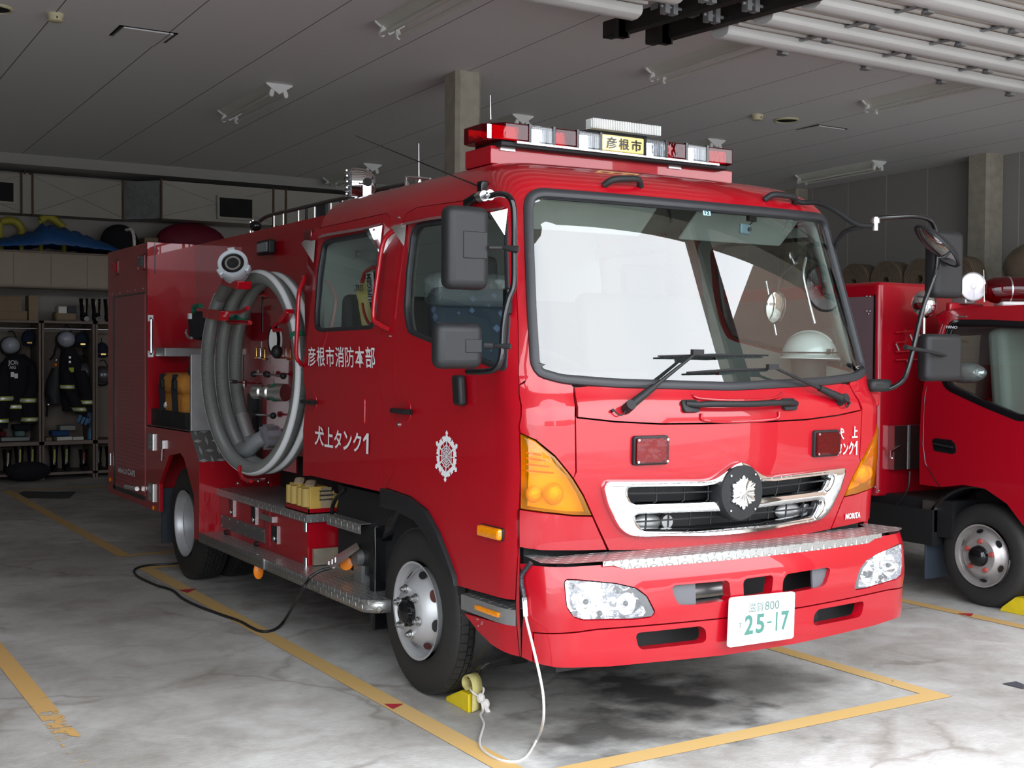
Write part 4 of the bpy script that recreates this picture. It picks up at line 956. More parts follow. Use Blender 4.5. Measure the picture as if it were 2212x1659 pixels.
pp_ = MB().add([(4.28, 4.44, 1.503), (4.58, 4.49, 1.500), (4.55, 4.66, 1.497), (4.25, 4.62, 1.497)], [(0, 1, 2, 3)])
setp(rebase(pp_.build('paper_sheet', M['white'], smooth=0, solid=.002), (4.2, 4.6, 1.497)), 'white sheet of paper lying under the helmet on the dashboard', 'paper')
mb = MB(); mb.box((4.2, 4.42, 1.475), (4.62, 4.8, 1.496)); mb.cyl((hc.x, hc.y, 1.499), (hc.x, hc.y, hc.z - .01), .09); part(mb, 'dash_tray', M['int_dark'], dash)
# small things on the screen: camera, sticker
p = S(1625, 487, .05); mb = MB(); mb.obox(p, (.038, .010, 0), (-.002, .008, 0), (0, 0, .024)); cmr = part(mb, 'dash_camera', mat('camera_bluegrey', (.16, .24, .28), .35), bevel=.006)
mb = MB(); mb.cyl(p + V((.024, -.006, .0)), p + V((.024, -.012, 0)), .010); part(mb, 'lens', M['gloss_black'], cmr); p2 = S(1633, 467, .03); mb = MB(); mb.obox(p2, (.03, .008, 0), (0, .012, 0), (0, 0, .014)); mb.tube([p2, p2 + V((.03, .02, -.01)), p + V((.03, .02, .01))], .003, 6); part(mb, 'mount', M['black'], cmr, bevel=.004)
u0, v0 = CAB.hit(1521, 464); u1, v1 = CAB.hit(1534, 449)
mb = MB(); patch(mb, [(u0, v0), (u1, v0), (u1, v1), (u0, v1)], [], CAB.M, .05, 0, .004); stk = part(mb, 'inspection_sticker', mat('pale_blue_sticker', (.35, .62, .72), .5), smooth=0)
letters('sticker_lettering', '12', lambda u, v: CAB.M(u0 + (u1 - u0) * (.2 + .6 * u), v0 + (v1 - v0) * (.1 + .45 * v), .002), M['gloss_black'], stk, .03)
# sun visors and rails at the top inside, curved mirror arm by the far pillar
for sg in (-1, 1):
    mb = MB(); mb.obox((XC + sg * .45, 4.62, 2.26), (.33, 0, 0), (0, .07, -.06), (0, .006, .006)); part(mb, 'sun_visor', M['int_grey'], bevel=.01)
mb = MB(); mb.tube(bez([(XC + .02, 4.66, 2.36), (XC + .03, 4.63, 2.28), (XC + .0, 4.62, 2.24)], 5), .008, 8); part(mb, 'hook', M['black'])
a = S(1745, 545, .05); b_ = S(1700, 640, .05); mb = MB(); mb.tube(bez([a, a + V((-.03, .02, -.05)), (a + b_) / 2 + V((-.03, .03, 0)), b_ + V((.02, .05, .0))], 6), .009, 8); part(mb, 'inner_arm', M['black'])
c_ = S(1697, 656, .06); mb = MB(); nv = V((.15, -.95, -.1)).normalized(); mb.lathe(c_, nv, [(-.02, .03), (-.01, .078), (0, .080)], 36, True); im = part(mb, 'under_view_mirror', M['black']); mb = MB(); mb.lathe(c_ + nv * .001, nv, [(0, .075), (.012, .05), (.015, 0)], 36); part(mb, 'glass', M['mirror'], im)
mb = MB(); mb.tube(bez([S(1762, 548, .06), S(1760, 585, .07), S(1772, 640, .07), S(1785, 690, .07)], 6), .007, 8); part(mb, 'inner_grab_rail', M['steel'])
mb = MB(); mb.tube([S(1722, 580, .2), S(1745, 700, .2)], .006, 8); part(mb, 'silver_rod', M['steel'])
# --- wipers
def wiper(piv, elbow, b0, b1, cap):
    a = S(*piv, -.03); e = S(*elbow, -.055); o_ = MB(); o_.tube([a, a.lerp(e, .35)], [.020, .015], 10); o_.tube([a.lerp(e, .35), e], [.010, .006], 8); o_.cyl(S(*piv, .0), S(*piv, -.05), .022); wp = part(o_, 'wiper', M['black'])
    t = MB(); m_ = S((b0[0] + b1[0]) / 2, (b0[1] + b1[1]) / 2, -.04); t.tube([S(*b0, -.012), S(b0[0] * .5 + b1[0] * .5, b0[1] * .5 + b1[1] * .5, -.022), S(*b1, -.012)], [.004, .008, .004], 6)
    for k in range(1, 12):
        q = S(b0[0] + (b1[0] - b0[0]) * k / 12, b0[1] + (b1[1] - b0[1]) * k / 12, -.004); t.obox(q, (.018, 0, 0), (0, .004, 0), (0, 0, .005))
    t.obox(e, (.03, 0, 0), (0, .010, 0), (0, 0, .012)); t.build('blade', M['black'], wp, smooth=30)
    t = MB(); q = S(*cap, -.012); t.cyl(S(*cap, 0), q, .007, n=10); t.tube(bez([q, q.lerp(a, .5) + V((0, 0, -.03)), a], 6), .003, 6); t.build('washer_tube', M['black'], wp)
wiper((1352, 884), (1490, 768), (1418, 771), (1655, 769), (1322, 888))
wiper((1812, 868), (1650, 799), (1480, 806), (1665, 798), (1832, 872))
# --- front grab handle, its recess and roof handles
mb = MB(); hpz = [S(1480, 874, -.01), S(1500, 880, -.03), S(1525, 882, -.045), S(1600, 883, -.05), S(1670, 879, -.045), S(1700, 876, -.03), S(1716, 874, -.01)]
mb.tube(bez(hpz, 5), .014, 10); hd = part(mb, 'front_handle', M['black'])
for x in (1490, 1703): mb = MB(); u, v = CAB.hit(x, 878 if x < 1600 else 874); raised(mb, rpoly(u - .045, v - .025, u + .045, v + .025, .015, 3), [], CAB.M, .014, .008, .03); part(mb, 'handle_foot', M['black'], hd)
mb = MB(); mb.tube(bez([S(1494, 852, -.004), S(1510, 862, -.006), S(1590, 866, -.006), S(1668, 862, -.006), S(1690, 850, -.004)], 5), .006, 8); part(mb, 'handle_recess_lip', M['red'])
mb = MB(); mb.tube(bez([S(1515, 893, -.003), S(1520, 908, -.005), S(1590, 911, -.006), S(1672, 905, -.005), S(1682, 890, -.003)], 5), .006, 8); part(mb, 'handle_recess_lip', M['red'])
for x0, x1, y0, y1 in ((1298, 1390, 401, 403), (1645, 1722, 432, 440)):
    mb = MB(); a, b_ = CAB.hit(x0 + 6, y0), CAB.hit(x1 - 6, y1)
    pts = [CAB.M(*a, .0), CAB.M(a[0] + .03, a[1] + .0, -.035), CAB.M((a[0] + b_[0]) / 2, (a[1] + b_[1]) / 2, -.04), CAB.M(b_[0] - .03, b_[1], -.035), CAB.M(*b_, 0)]
    mb.tube(bez(pts, 5), .015, 10); part(mb, 'roof_handle', M['black'])
# --- red strobe lamps and white lettering on the front
for x0, y0, x1, y1 in ((1364, 944, 1441, 1001), (1753, 931, 1808, 984)):
    a = CAB.hit(x0, y1); b_ = CAB.hit(x1, y0); vm = ((a[1] + b_[1]) / 2); hh = .062
    poly_ = rpoly(a[0], vm - hh, b_[0], vm + hh, .012, 3); mb = MB(); raised(mb, poly_, [], CAB.M, .016, .006, .03); sl = part(mb, 'strobe_lamp', M['black'])
    q = inset(poly_, .009); mb = MB(); patch(mb, q, [], CAB.M, .03, .012, -.030); part(mb, 'red_lens', M['redlens'], sl)
    mb = MB(); patch(mb, inset(q, .004), [], CAB.M, .03, 0, -.017); part(mb, 'reflector', M['reflector'], sl)
    for u in (a[0] + .016, b_[0] - .016):
        for v in (vm - hh + .016, vm + hh - .016): mb = MB(); mb.cyl(CAB.M(u, v, -.029), CAB.M(u, v, -.033), .0055, n=10); part(mb, 'screw', M['steel'], sl)
def skin_text(name, body, bl, tr, m_, par, bold=.02, off=-.006, vb=None, vt=None, space=1.0, shear=0):
    a, b_ = CAB.hit(*bl), CAB.hit(*tr); v0 = vb if vb is not None else a[1]; v1 = vt if vt is not None else b_[1]
    return letters(name, body, lambda u, v: CAB.M(a[0] + (b_[0] - a[0]) * u, v0 + (v1 - v0) * v, off), m_, par, bold, shear, space)
def figure_one(x0, x1, vb, vt, par, y=960):
    a, b_ = CAB.hit(x0, y)[0], CAB.hit(x1, y)[0]; mb = MB(); mb.face([CAB.M(a + (b_ - a) * u, vb + (vt - vb) * v, -.006) for u, v in ((.60, 0), (1, 0), (1, 1), (.66, 1), (.0, .70), (.0, .56), (.60, .72))]); part(mb, 'unit_lettering', M['decal'], par, smooth=0)
skin_text('unit_lettering', '犬', (1807, 950), (1822, 924), M['decal'], hp, .02)
skin_text('unit_lettering', '上', (1838, 946), (1851, 920), M['decal'], hp, .02)
skin_text('unit_lettering', 'タンク', (1805, 984), (1842, 953), M['decal'], hp, .02)
figure_one(1844, 1850, CAB.hit(1830, 984)[1], CAB.hit(1840, 953)[1], hp, 953)
cpR = [o for o in COL.objects if o.name.startswith('corner_panel')][-1]
try: skin_text('maker_lettering', 'MORITA', (1824, 1122), (1857, 1105), M['decal'], cpR, .03)
except ValueError: pass
# --- lettering and crest on the doors
a = CAB.hit(667, 791); b_ = CAB.hit(813, 749)
a, b_ = CAB.hit(667, 791), CAB.hit(813, 749)
for i, ch in enumerate('彦根市消防本部'):
    u0 = a[0] + (b_[0] - a[0]) * (i / 7 + .006); u1 = a[0] + (b_[0] - a[0]) * ((i + 1) / 7 - .010)
    letters('department_lettering', ch, lambda u, v: CAB.M(u0 + (u1 - u0) * u, a[1] + (b_[1] - a[1]) * v, -.006), M['decal'], RDR, .010 if ch != '防' else .003)
vb_, vt_ = CAB.hit(740, 971)[1], CAB.hit(684, 919)[1]
for ch, x0, x1 in (('犬', 682, 702), ('上', 703.5, 722), ('タ', 724, 740), ('ン', 744, 762), ('ク', 765, 783)):
    k = 1.0 if ch in '犬上' else .93
    skin_text('unit_lettering', ch, (x0, 950), (x1, 950), M['decal'], RDR, .02, vb=vb_, vt=vb_ + (vt_ - vb_) * k)
figure_one(787, 798.5, vb_, vb_ + (vt_ - vb_) * .96, RDR)
def flat_crest(cu, cv, R):
    mb = MB()
    def P_(r, a): return CAB.M(cu + cos(radians(a)) * r * R * 1.0, cv + sin(radians(a)) * r * R, -.003)
    def poly_(pts): mb.face([P_(sqrt(x * x + y * y), math.degrees(atan2(y, x))) for x, y in pts])
    for k in range(6):
        A = radians(90 + 60 * k); c, s_ = cos(A), sin(A)
        def T(x, y): return (x * c - y * s_, x * s_ + y * c)       # x outward, y across
        poly_([T(.06, -.015), T(.62, -.045), T(.82, -.045), T(.86, -.105), T(.895, -.105), T(1.0, 0), T(.895, .105), T(.86, .105), T(.82, .045), T(.62, .045), T(.06, .015)])
        B_ = radians(120 + 60 * k); c2, s2 = cos(B_), sin(B_)
        def T2(x, y): return (x * c2 - y * s2, x * s2 + y * c2)
        poly_([T2(.05, -.012), T2(.66, -.018), T2(.66, .018), T2(.05, .012)])
        for sg in (-1, 1):
            def W_(r, t):     # between arm (t=0) and mid spoke (t=1)
                an = A + sg * radians(30) * t; rr = r * (1 - .13 * t); return (rr * cos(an), rr * sin(an))
            for r0, r1 in ((.20, .245), (.31, .355), (.42, .47)):
                q = [W_(r0, .04), W_(r1, .04), W_(r1, .98), W_(r0, .98)]; poly_(q if sg == 1 else q[::-1])
            q = [W_(.60, .10), W_(.84, .11), W_(.80, .25), W_(.80, .42), W_(.88, .50), W_(.84, .62), W_(.92, .90), W_(.62, .97)]
            poly_(q if sg == 1 else q[::-1])
    poly_([(.09 * cos(radians(30 * k)), .09 * sin(radians(30 * k))) for k in range(12)])
    return part(mb, 'snow_crystal_crest', M['decal'], FDR, smooth=0, clean=False)
cc = CAB.hit(965.5, 986); flat_crest(cc[0], cc[1], .118)
# --- door handles, lock, grab handles, visors
for x0, x1, y, par in ((657, 693, 867, RDR), (851, 900, 886, FDR)):
    a, b_ = CAB.hit(x0 + 4, y), CAB.hit(x1 - 4, y + (0 if x0 < 700 else 5)); mb = MB(); vm = a[1]
    mb.tube([CAB.M(a[0], vm, -.01), CAB.M(a[0] + .02, vm, -.028), CAB.M(b_[0] - .02, vm, -.030), CAB.M(b_[0], vm, -.02)], .016, 8, flat=.8); part(mb, 'door_handle', M['black'], par)
    um = (a[0] * .45 + b_[0] * .55); mb = MB(); raised(mb, rpoly(um - .05, vm - .055, um + .05, vm + .055, .04, 5), [], CAB.M, .003, .003, .03); part(mb, 'handle_cup', M['red'], par)
mb = MB(); mb.cyl(S(862, 917, 0), S(862, 917, -.006), .012); mb.cyl(S(862, 917, -.006), S(862, 917, -.008), .006); part(mb, 'door_lock', M['steel'], FDR)
u, v = CAB.hit(787, 888); mb = MB(); raised(mb, rpoly(u - .02, v - .07, u + .012, v + .07, .016, 4), [], CAB.M, .006, .006, .03); part(mb, 'fuel_flap_swage', M['red'], RDR)
mb = MB(); mb.tube(bez([S(656, 597, .0), S(656, 610, -.03), S(646, 632, -.07), S(641, 700, -.075) , S(640, 760, -.07), S(645, 780, -.05), S(656, 800, .0)], 6), .013, 10) if False else None
def rail_red(pts, par):
    mb = MB(); mb.tube(bez(pts, 6), .0125, 10); part(mb, 'grab_rail', M['red'], par)
PXs = lambda x, y, X: PX(x, y, X)
rail_red([PXs(657, 598, 2.655), PXs(656, 606, 2.64), PXs(646, 632, 2.60), PXs(643, 690, 2.59), PXs(640, 765, 2.59), PXs(648, 783, 2.62), PXs(652, 790, 2.655)], engine)
rail_red([S(869, 488, -.005), S(867, 497, -.03), S(851, 524, -.055), S(840, 590, -.058), S(829, 685, -.058), S(834, 703, -.035), S(843, 713, -.0)], engine)
for x, y in ((655, 597), (652, 791), (862, 470), (842, 726), (641, 750)):
    try: mb = MB(); mb.cyl(S(x, y, 0), S(x, y, -.006), .006, n=10); part(mb, 'bolt', M['steel'])
    except ValueError: pass
def visor(strip_, wedge_r, wedge_l, par):
    mb = MB(); A = [S(x, y, -.004) for x, y in strip_]; Bq = [S(x, y + 9, -.03) for x, y in strip_]; n_ = len(A)
    mb.add(A + Bq, [(i, i + 1, i + 1 + n_, i + n_) for i in range(n_ - 1)]); vv = part(mb, 'rain_visor', M['steel'], par, solid=.002, smooth=0)
    for wd, o_ in ((wedge_r, -.075), (wedge_l, -.06)):
        if not wd: continue
        a, b_, c, e = [CAB.hit(*q) for q in wd]
        P0, P1, P2 = CAB.M(*a, -.03), CAB.M(*b_, -.005), CAB.M(*c, -.01); Q = CAB.M(*e, o_)
        mb = MB(); mb.add([P0, P1, P2, Q], [(0, 1, 3), (1, 2, 3), (0, 3, 2)]); part(mb, 'visor_wing', M['chrome'], vv, solid=.0015, smooth=0)
visor([(697, 507), (740, 499), (790, 491), (826, 482)], [(797, 497), (828, 487), (823, 548), (826, 500)], [(668, 521), (683, 519), (681, 569), (672, 530)], RDR)
visor([(873, 482), (930, 470), (990, 462), (1050, 453), (1092, 447)], [(1062, 459), (1098, 452), (1093, 509), (1085, 470)], [(863, 487), (880, 482), (877, 533), (868, 495)], FDR)
# --- side marker lamp, flare, step, lower wing
u0, v0 = CAB.hit(1039, 1160); u1, v1 = CAB.hit(1090, 1139); vm = (v0 + v1) / 2
mb = MB(); raised(mb, rpoly(u0, vm - .027, u1, vm + .027, .01, 3), [], CAB.M, .010, .004, .03); mk = part(mb, 'side_marker', M['black'], FDR)
mb = MB(); raised(mb, rpoly(u0 + .004, vm - .024, u1 - .004, vm + .024, .01, 3), [], CAB.M, .030, .012, .02, -.005); part(mb, 'lens', M['amber_d'], mk)
fl = H([(827.5, 1054.5), (837.6, 1056), (886.8, 1073), (924.4, 1102), (950.5, 1150), (970.7, 1202), (985, 1242.6), (989.6, 1265.7), (985, 1264), (973.6, 1242.6), (953.4, 1208), (930, 1161.5), (901, 1124), (857.9, 1102), (827.5, 1095)])
for f in (lambda q: q, mir): mb = MB(); raised(mb, f(fl), [], CAB.M, .022, .008, .03, .05); part(mb, 'wheel_arch_flare', M['black'])
# entry step behind the front wheel arch
mb = MB(); a, b_ = CAB.hit(996.8, 1289), CAB.hit(1115, 1300); c, d_ = CAB.hit(996.8, 1320), CAB.hit(1115, 1348); vb = (c[1] + d_[1]) / 2; vt = (a[1] + b_[1]) / 2 - .012
patch(mb, [(c[0], vb), (b_[0], vb), (b_[0], vt), (a[0], vt)], [], CAB.M, .05, .03, -.002); stp = part(mb, 'entry_step', M['alu'])
mb = MB(); A = [CAB.M(a[0] + (b_[0] - a[0]) * i / 4, vt, -.002) for i in range(5)]; Bq = [p + V((.22, 0, .03)) for p in A]; mb.add(A + Bq, [(i, i + 1, i + 6, i + 5) for i in range(4)]); part(mb, 'tread', M['plate_top'], stp, smooth=0)
a1, b1 = CAB.hit(1029, 1318), CAB.hit(1080, 1325); mb = MB(); raised(mb, rpoly(a1[0], vb + .022, b1[0], vt - .022, .006, 2), [], CAB.M, .012, .004, .03); part(mb, 'amber_reflector', M['amber_d'], stp)
mb = MB(); mb.box((2.72, 4.42, .48), (2.95, 4.78, .70)); part(mb, 'step_well', M['dark'], smooth=0)
lw = H([(1001, 1324), (1031.5, 1364), (1060.5, 1393), (1089, 1410), (1123.5, 1420.6), (1117, 1350)])
for f in (lambda q: q, mir): panel('lower_wing', f(lw))
for x, y in ((1031, 1338), (1041, 1344), (1040, 1348), (1033, 1352)): mb = MB(); mb.cyl(S(x, y, 0), S(x, y, -.003), .004, n=8); part(mb, 'bolt', M['steel'])
mb = MB(); q = H([(1118.5, 1203), (1121, 1203), (1121, 1300), (1124, 1420), (1116, 1350), (1114, 1298)]); patch(mb, q, [], CAB.M, .05, .01, .004); part(mb, 'front_wing_edge', M['red'])
# dark gap under the panels
mb = MB(); mb.box((XC - .98, 4.32, .72), (XC + .98, 4.5, 1.0)); mb.box((XC - .9, 4.4, .45), (XC + .9, 6.4, .90)); part(mb, 'chassis_front', M['dark'], smooth=0)
# --- mirrors, visible side
def housing(x0, y0, x1, y1, Y, d, m_, name, par, bev=.035):
    a, b_ = PY(x0, y1, Y), PY(x1, y0, Y); mb = MB(); mb.box((a.x, Y, a.z), (b_.x, Y + d, b_.z)); return mb.build(name, m_, par, bevel=bev, seg=5)
mirr = M['black']
mb = MB(); Yt = 4.13
mb.tube(bez([S(1034, 430, -.02), PY(1052, 424, 4.42), PY(1080, 419, 4.25), PY(1100, 426, Yt + .02), PY(1110, 455, Yt), PY(1111, 540, Yt), PY(1110, 612, Yt), PY(1099, 645, Yt), PY(1089, 690, Yt), PY(1085, 745, Yt), PY(1081, 778, Yt), PY(1066, 799, Yt + .03), PY(1035, 803, 4.25), PY(1010, 803, 4.36)], 6), .0125, 12)
arm = part(mb, 'mirror_arm', M['gloss_black'])
for x, y in ((1037, 424), (1050, 422)): q = PY(x + 4, y, 4.42); mb = MB(); mb.cyl(q - V((0, .02, 0)), q + V((0, .02, 0)), .022, n=16); part(mb, 'clamp', M['steel'], arm)
mb = MB(); mb.obox(S(1032, 436, -.03), (.02, 0, 0), (0, .05, -.01), (0, 0, .018)); part(mb, 'top_mount', M['gloss_black'], arm, bevel=.008)
mb = MB(); q0, q1 = S(1000, 810, -.035), S(1008, 876, -.02); mb.obox((q0 + q1) / 2, (.02, 0, 0), (0, .036, 0), (0, .008, (q0.z - q1.z) / 2)); part(mb, 'bottom_mount', M['black'], arm, bevel=.014)
m1 = housing(968, 447, 1062, 623, 4.17, .085, mirr, 'main_mirror', engine, .035)
m2 = housing(945, 698, 1048, 797, 4.17, .075, mirr, 'wide_mirror', engine, .035)
for m_, pz in ((m1, (968, 447, 1062, 623)), (m2, (945, 698, 1048, 797))):
    a, b_ = PY(pz[0] + 22, pz[3] - 22, 4.26), PY(pz[2] - 26, pz[1] + 22, 4.26); mb = MB(); mb.box((a.x, 4.243 if m_ is m2 else 4.254, a.z), (b_.x, 4.248 if m_ is m2 else 4.258, b_.z)); part(mb, 'glass', M['mirror'], m_, smooth=0)
for (x0, y0, x1, y1, m_) in ((1002, 502, 1060, 557, m1), (1007, 733, 1048, 762, m2)):
    a, b_ = PY(x0, y1, 4.165), PY(x1, y0, 4.165); mb = MB(); mb.box((a.x, 4.1665, a.z), (b_.x - .012, 4.18, b_.z)); part(mb, 'cover', mirr, m_, bevel=.003)
mb = MB(); a, b_, c = PY(1056, 535, 4.16), PY(1085, 535, 4.14), PY(1120, 539, 4.10); mb.tube([a, b_], .009, 10); mb.tube([b_, b_.lerp(c, .4), c], [.009, .018, .020], 10, flat=.7); part(mb, 'bracket', M['black'], m1)
mb = MB(); a, b_, c = PY(1046, 746, 4.17), PY(1065, 747, 4.15), PY(1103, 748, 4.10); mb.tube([a, b_], .012, 8); mb.tube([b_, b_.lerp(c, .4), c], [.008, .015, .016], 8, flat=.7); part(mb, 'bracket', M['black'], m2)
mb = MB(); mb.obox(S(1104, 655, -.03), (.015, 0, 0), (0, .02, 0), (0, 0, .055)); part(mb, 'side_lamp_base', M['gloss_black'], arm, bevel=.008)
# --- mirrors, far side
Yf = 4.16
mb = MB(); mb.tube(bez([S(1722, 437, -.02), S(1745, 436, -.05) if False else PY(1745, 434, 4.42), PY(1765, 437, 4.38), PY(1800, 452, 4.32), PY(1850, 484, 4.24), PY(1892, 487, 4.2)], 6), [.018] * 31, 10) if False else None
pa = [S(1700, 436, -.03), PY(1730, 437, 4.46), PY(1765, 438, 4.40), PY(1800, 452, 4.33), PY(1850, 484, 4.24), PY(1893, 487, 4.18)]
mb = MB(); mb.tube(bez(pa, 5), .016, 10, flat=.8); mb.tube(bez([PY(1868, 488, 4.22), PY(1840, 494, 4.28), PY(1820, 505, 4.36), PY(1806, 530, 4.42), PY(1802, 545, 4.45)], 5), [.012] * 20 + [.016], 8) ; arm2 = part(mb, 'mirror_arm', M['black'])
mb = MB(); q = PY(1891, 478, 4.18); mb.cyl(q + V((0, 0, -.045)), q + V((0, 0, .02)), .014, n=14); mb.cyl(q + V((0, 0, -.01)), q + V((0, 0, .012)), .022, n=14); part(mb, 'pivot', M['steel'], arm2)
mb = MB(); mb.tube(bez([PY(1893, 471, 4.18), PY(1925, 469, 4.17), PY(1980, 467, Yf), PY(2008, 475, Yf), PY(2021, 497, Yf), PY(2025, 540, Yf), PY(2021, 585, Yf), PY(1995, 660, Yf), PY(1978, 730, Yf), PY(1962, 795, Yf), PY(1950, 822, Yf + .02), PY(1925, 838, 4.22), PY(1905, 840, 4.26)], 6), .0125, 12); part(mb, 'tube', M['gloss_black'], arm2)
a, b_ = PY(1869, 846, 4.27), PY(1914, 819, 4.27); mb = MB(); mb.box((a.x, 4.22, a.z), (b_.x, 4.33, b_.z)); part(mb, 'lower_mount', M['black'], arm2, bevel=.02)
m3 = housing(2022, 500, 2087, 642, 4.20, .09, mirr, 'main_mirror', engine, .035)
m4 = housing(2004, 722, 2083, 824, 4.20, .08, mirr, 'wide_mirror', engine, .03)
mb = MB(); a = PY(2050, 565, 4.18); mb.sphere(a, .022, (1, .5, 1)); mb.tube([PY(2023, 562, 4.16), a], .007, 8); part(mb, 'bracket', M['gloss_black'], m3)
mb = MB(); mb.tube([PY(1955, 750, 4.15), PY(2000, 758, 4.15), PY(2042, 768, 4.19)], [.017, .013, .010], 8, flat=.7); part(mb, 'bracket', M['black'], m4)
c_ = PY(2024, 532, 4.12); u_ = (PY(2056, 572, 4.12) - PY(1990, 488, 4.12)).normalized(); vw_ = (c_ - CAM).normalized(); nv = (u_.cross(vw_).normalized() * .93 - vw_ * .36).normalized(); nv = nv if nv.z < 0 else (u_.cross(vw_).normalized() * -.93 - vw_ * .36).normalized()
mb = MB(); w_ = nv.cross(u_).normalized(); RR = (PY(2056, 574, 4.12) - PY(1988, 486, 4.12)).length / 2
def disc(rr, off, k): return [c_ + nv * off + u_ * cos(2 * pi * i / 32) * rr + w_ * sin(2 * pi * i / 32) * rr * k for i in range(32)]
rings = [disc(RR * .75, -.03, .9), disc(RR, -.004, .9), disc(RR * .98, .006, .9), disc(RR * .9, .004, .86)]; mb.add(sum(rings, []), [(j * 32 + i, j * 32 + (i + 1) % 32, (j + 1) * 32 + (i + 1) % 32, (j + 1) * 32 + i) for j in range(3) for i in range(32)] + [tuple(range(32))]); um = part(mb, 'under_view_mirror', M['black'])
rings = [disc(RR * .9, .004, .86), disc(RR * .6, .022, .86), disc(RR * .25, .03, .86)]; mb = MB(); mb.add(sum(rings, []), [(j * 32 + i, j * 32 + (i + 1) % 32, (j + 1) * 32 + (i + 1) % 32, (j + 1) * 32 + i) for j in range(2) for i in range(32)] + [tuple(range(64, 96))]); part(mb, 'glass', M['mirror'], um)
# red lug that carries the far mirror foot
mb = MB(); mb.prism([PY(x, y, 4.34) for x, y in ((1848, 838), (1868, 843), (1903, 846), (1902, 878), (1880, 886), (1862, 893), (1850, 905))], (0, .10, 0)); part(mb, 'mirror_lug', M['red'], bevel=.015, seg=3)
# --- light bar on its red base
YB0 = 4.93
def yb(x, y, Y=YB0): return PY(x, y, Y)
bl_, br_ = yb(1064, 344), yb(1582, 401); tl_ = yb(1062, 313)
zb0, zb1 = 2.500, 2.625
xl, xr = yb(1060, 320).x, yb(1582, 380).x; xc_ = XC
zb1 = (yb(1062, 314).z + yb(1582, 369).z) / 2; zb0 = (yb(1062, 357).z + yb(1582, 402).z) / 2
mb = MB(); dp = .24; wleft = PX(1018, 322, xl + .06)
mb.prism([(xl, YB0, zb0), (xr, YB0, zb0), (xr, YB0, zb1), (xl, YB0, zb1)], (0, dp, 0)); lb = part(mb, 'light_bar_base', M['red'], bevel=.004)
mb = MB(); mb.box((xl + .1, YB0 - .02, zb0 - .03), (xr - .1, YB0 + dp, zb0 + .002)); part(mb, 'flange', M['red'], lb, smooth=0)
for x in (1134, 1222, 1290, 1420, 1480, 1545):
    q = yb(x, 345 + (x - 1062) * .105, YB0 - .015); mb = MB(); mb.cyl((q.x, YB0 - .018, zb0 - .002), (q.x, YB0 - .018, zb0 + .012), .009, n=10); part(mb, 'bolt', M['steel'], lb)
YL = 4.86
def yl(x, y, Y=YL): return PY(x, y, Y)
lx0, lx1 = yl(1060, 280).x, yl(1586, 340).x
lz1 = (yl(1082, 262).z + yl(1586, 323).z) / 2; lz0 = (yl(1082, 300).z + yl(1586, 356).z) / 2
bar_ = empty('light_bar', (0, 0, 0)); bpy.data.objects.remove(bar_)
mb = MB(); mb.box((lx0 + .07, YL + .02, lz0 - .028), (lx1 - .03, YL + .27, lz0)); LB = part(mb, 'light_bar', M['black'], bevel=.008)
mb = MB(); mb.box((lx0 + .14, YL - .002, lz0 - .012), (lx1 - .10, YL + .03, lz0 - .002)); part(mb, 'bar_trim', M['steel'], LB, smooth=0)
segs = [(1060, 1143, 'r'), (1147, 1195, 'w'), (1199, 1246, 'r'), (1250, 1297, 'w'), (1300, 1392, 'y'), (1395, 1438, 'w'), (1441, 1482, 'r'), (1485, 1527, 'w'), (1530, 1586, 'r')]
for x0, x1, k in segs:
    ym = 262 + (x0 - 1082) * .119 + 20; a = yl(x0, ym).x; b_ = yl(x1, ym + (x1 - x0) * .119).x; a = max(a, lx0)
    end_l, end_r = x0 == 1060, x1 == 1586
    y0, y1 = YL, YL + .28
    if end_l: pts = [(a + .075, y0), (b_, y0), (b_, y1), (a + .04, y1), (a - .0, y1 - .03), (a - .0, y0 + .09)]
    elif end_r: pts = [(a, y0), (b_ - .01, y0), (b_, y0 + .02), (b_, y1 - .02), (b_ - .01, y1), (a, y1)]
    else: pts = [(a, y0), (b_, y0), (b_, y1), (a, y1)]
    mb = MB(); mb.prism([(p_[0], p_[1], lz0) for p_ in pts], (0, 0, lz1 - lz0))
    mtl = {'r': M['redlens'], 'w': M['clearlens'], 'y': M['yellowlens']}[k]; sgm = part(mb, {'r': 'red_section', 'w': 'clear_section', 'y': 'name_section'}[k], mtl, LB, bevel=.006)
    if k != 'y':
        mb = MB(); mb.box((a + .012, y0 + .05, lz0 + .008), (b_ - .012, y0 + .055, lz1 - .008)); part(mb, 'reflector', M['reflector'], sgm, smooth=0); mb = MB(); mb.box((a + .012, y1 - .055, lz0 + .008), (b_ - .012, y1 - .05, lz1 - .008)); part(mb, 'rear_reflector', M['reflector'], sgm, smooth=0)
        mb = MB(); n_ = max(2, int((b_ - a) / .012))
        for i in range(n_): x = a + .01 + (b_ - a - .02) * i / (n_ - 1); mb.cyl((x, y0 + .012, lz0 + .006), (x, y0 + .012, lz1 - .006), .0025, n=6)
        if k == 'w': part(mb, 'lens_ribs', M['clearlens'], sgm)
    else:
        f_ = quadmap((a, y0 - .004, lz0), (b_, y0 - .004, lz0), (a, y0 - .004, lz1), (b_, y0 - .004, lz1))
        for i, ch in enumerate('彦根市'): letters('city_lettering', ch, lambda u, v: f_(.10 + i * .29 + .24 * u, .14 + .70 * v), M['gloss_black'], sgm, .015)
    if x0 > 1060: mb = MB(); mb.box((a - .012, y0 - .003, lz0 - .004), (a + .001, y1 + .003, lz1 + .004)); part(mb, 'divider', M['gloss_black'], LB, smooth=0)
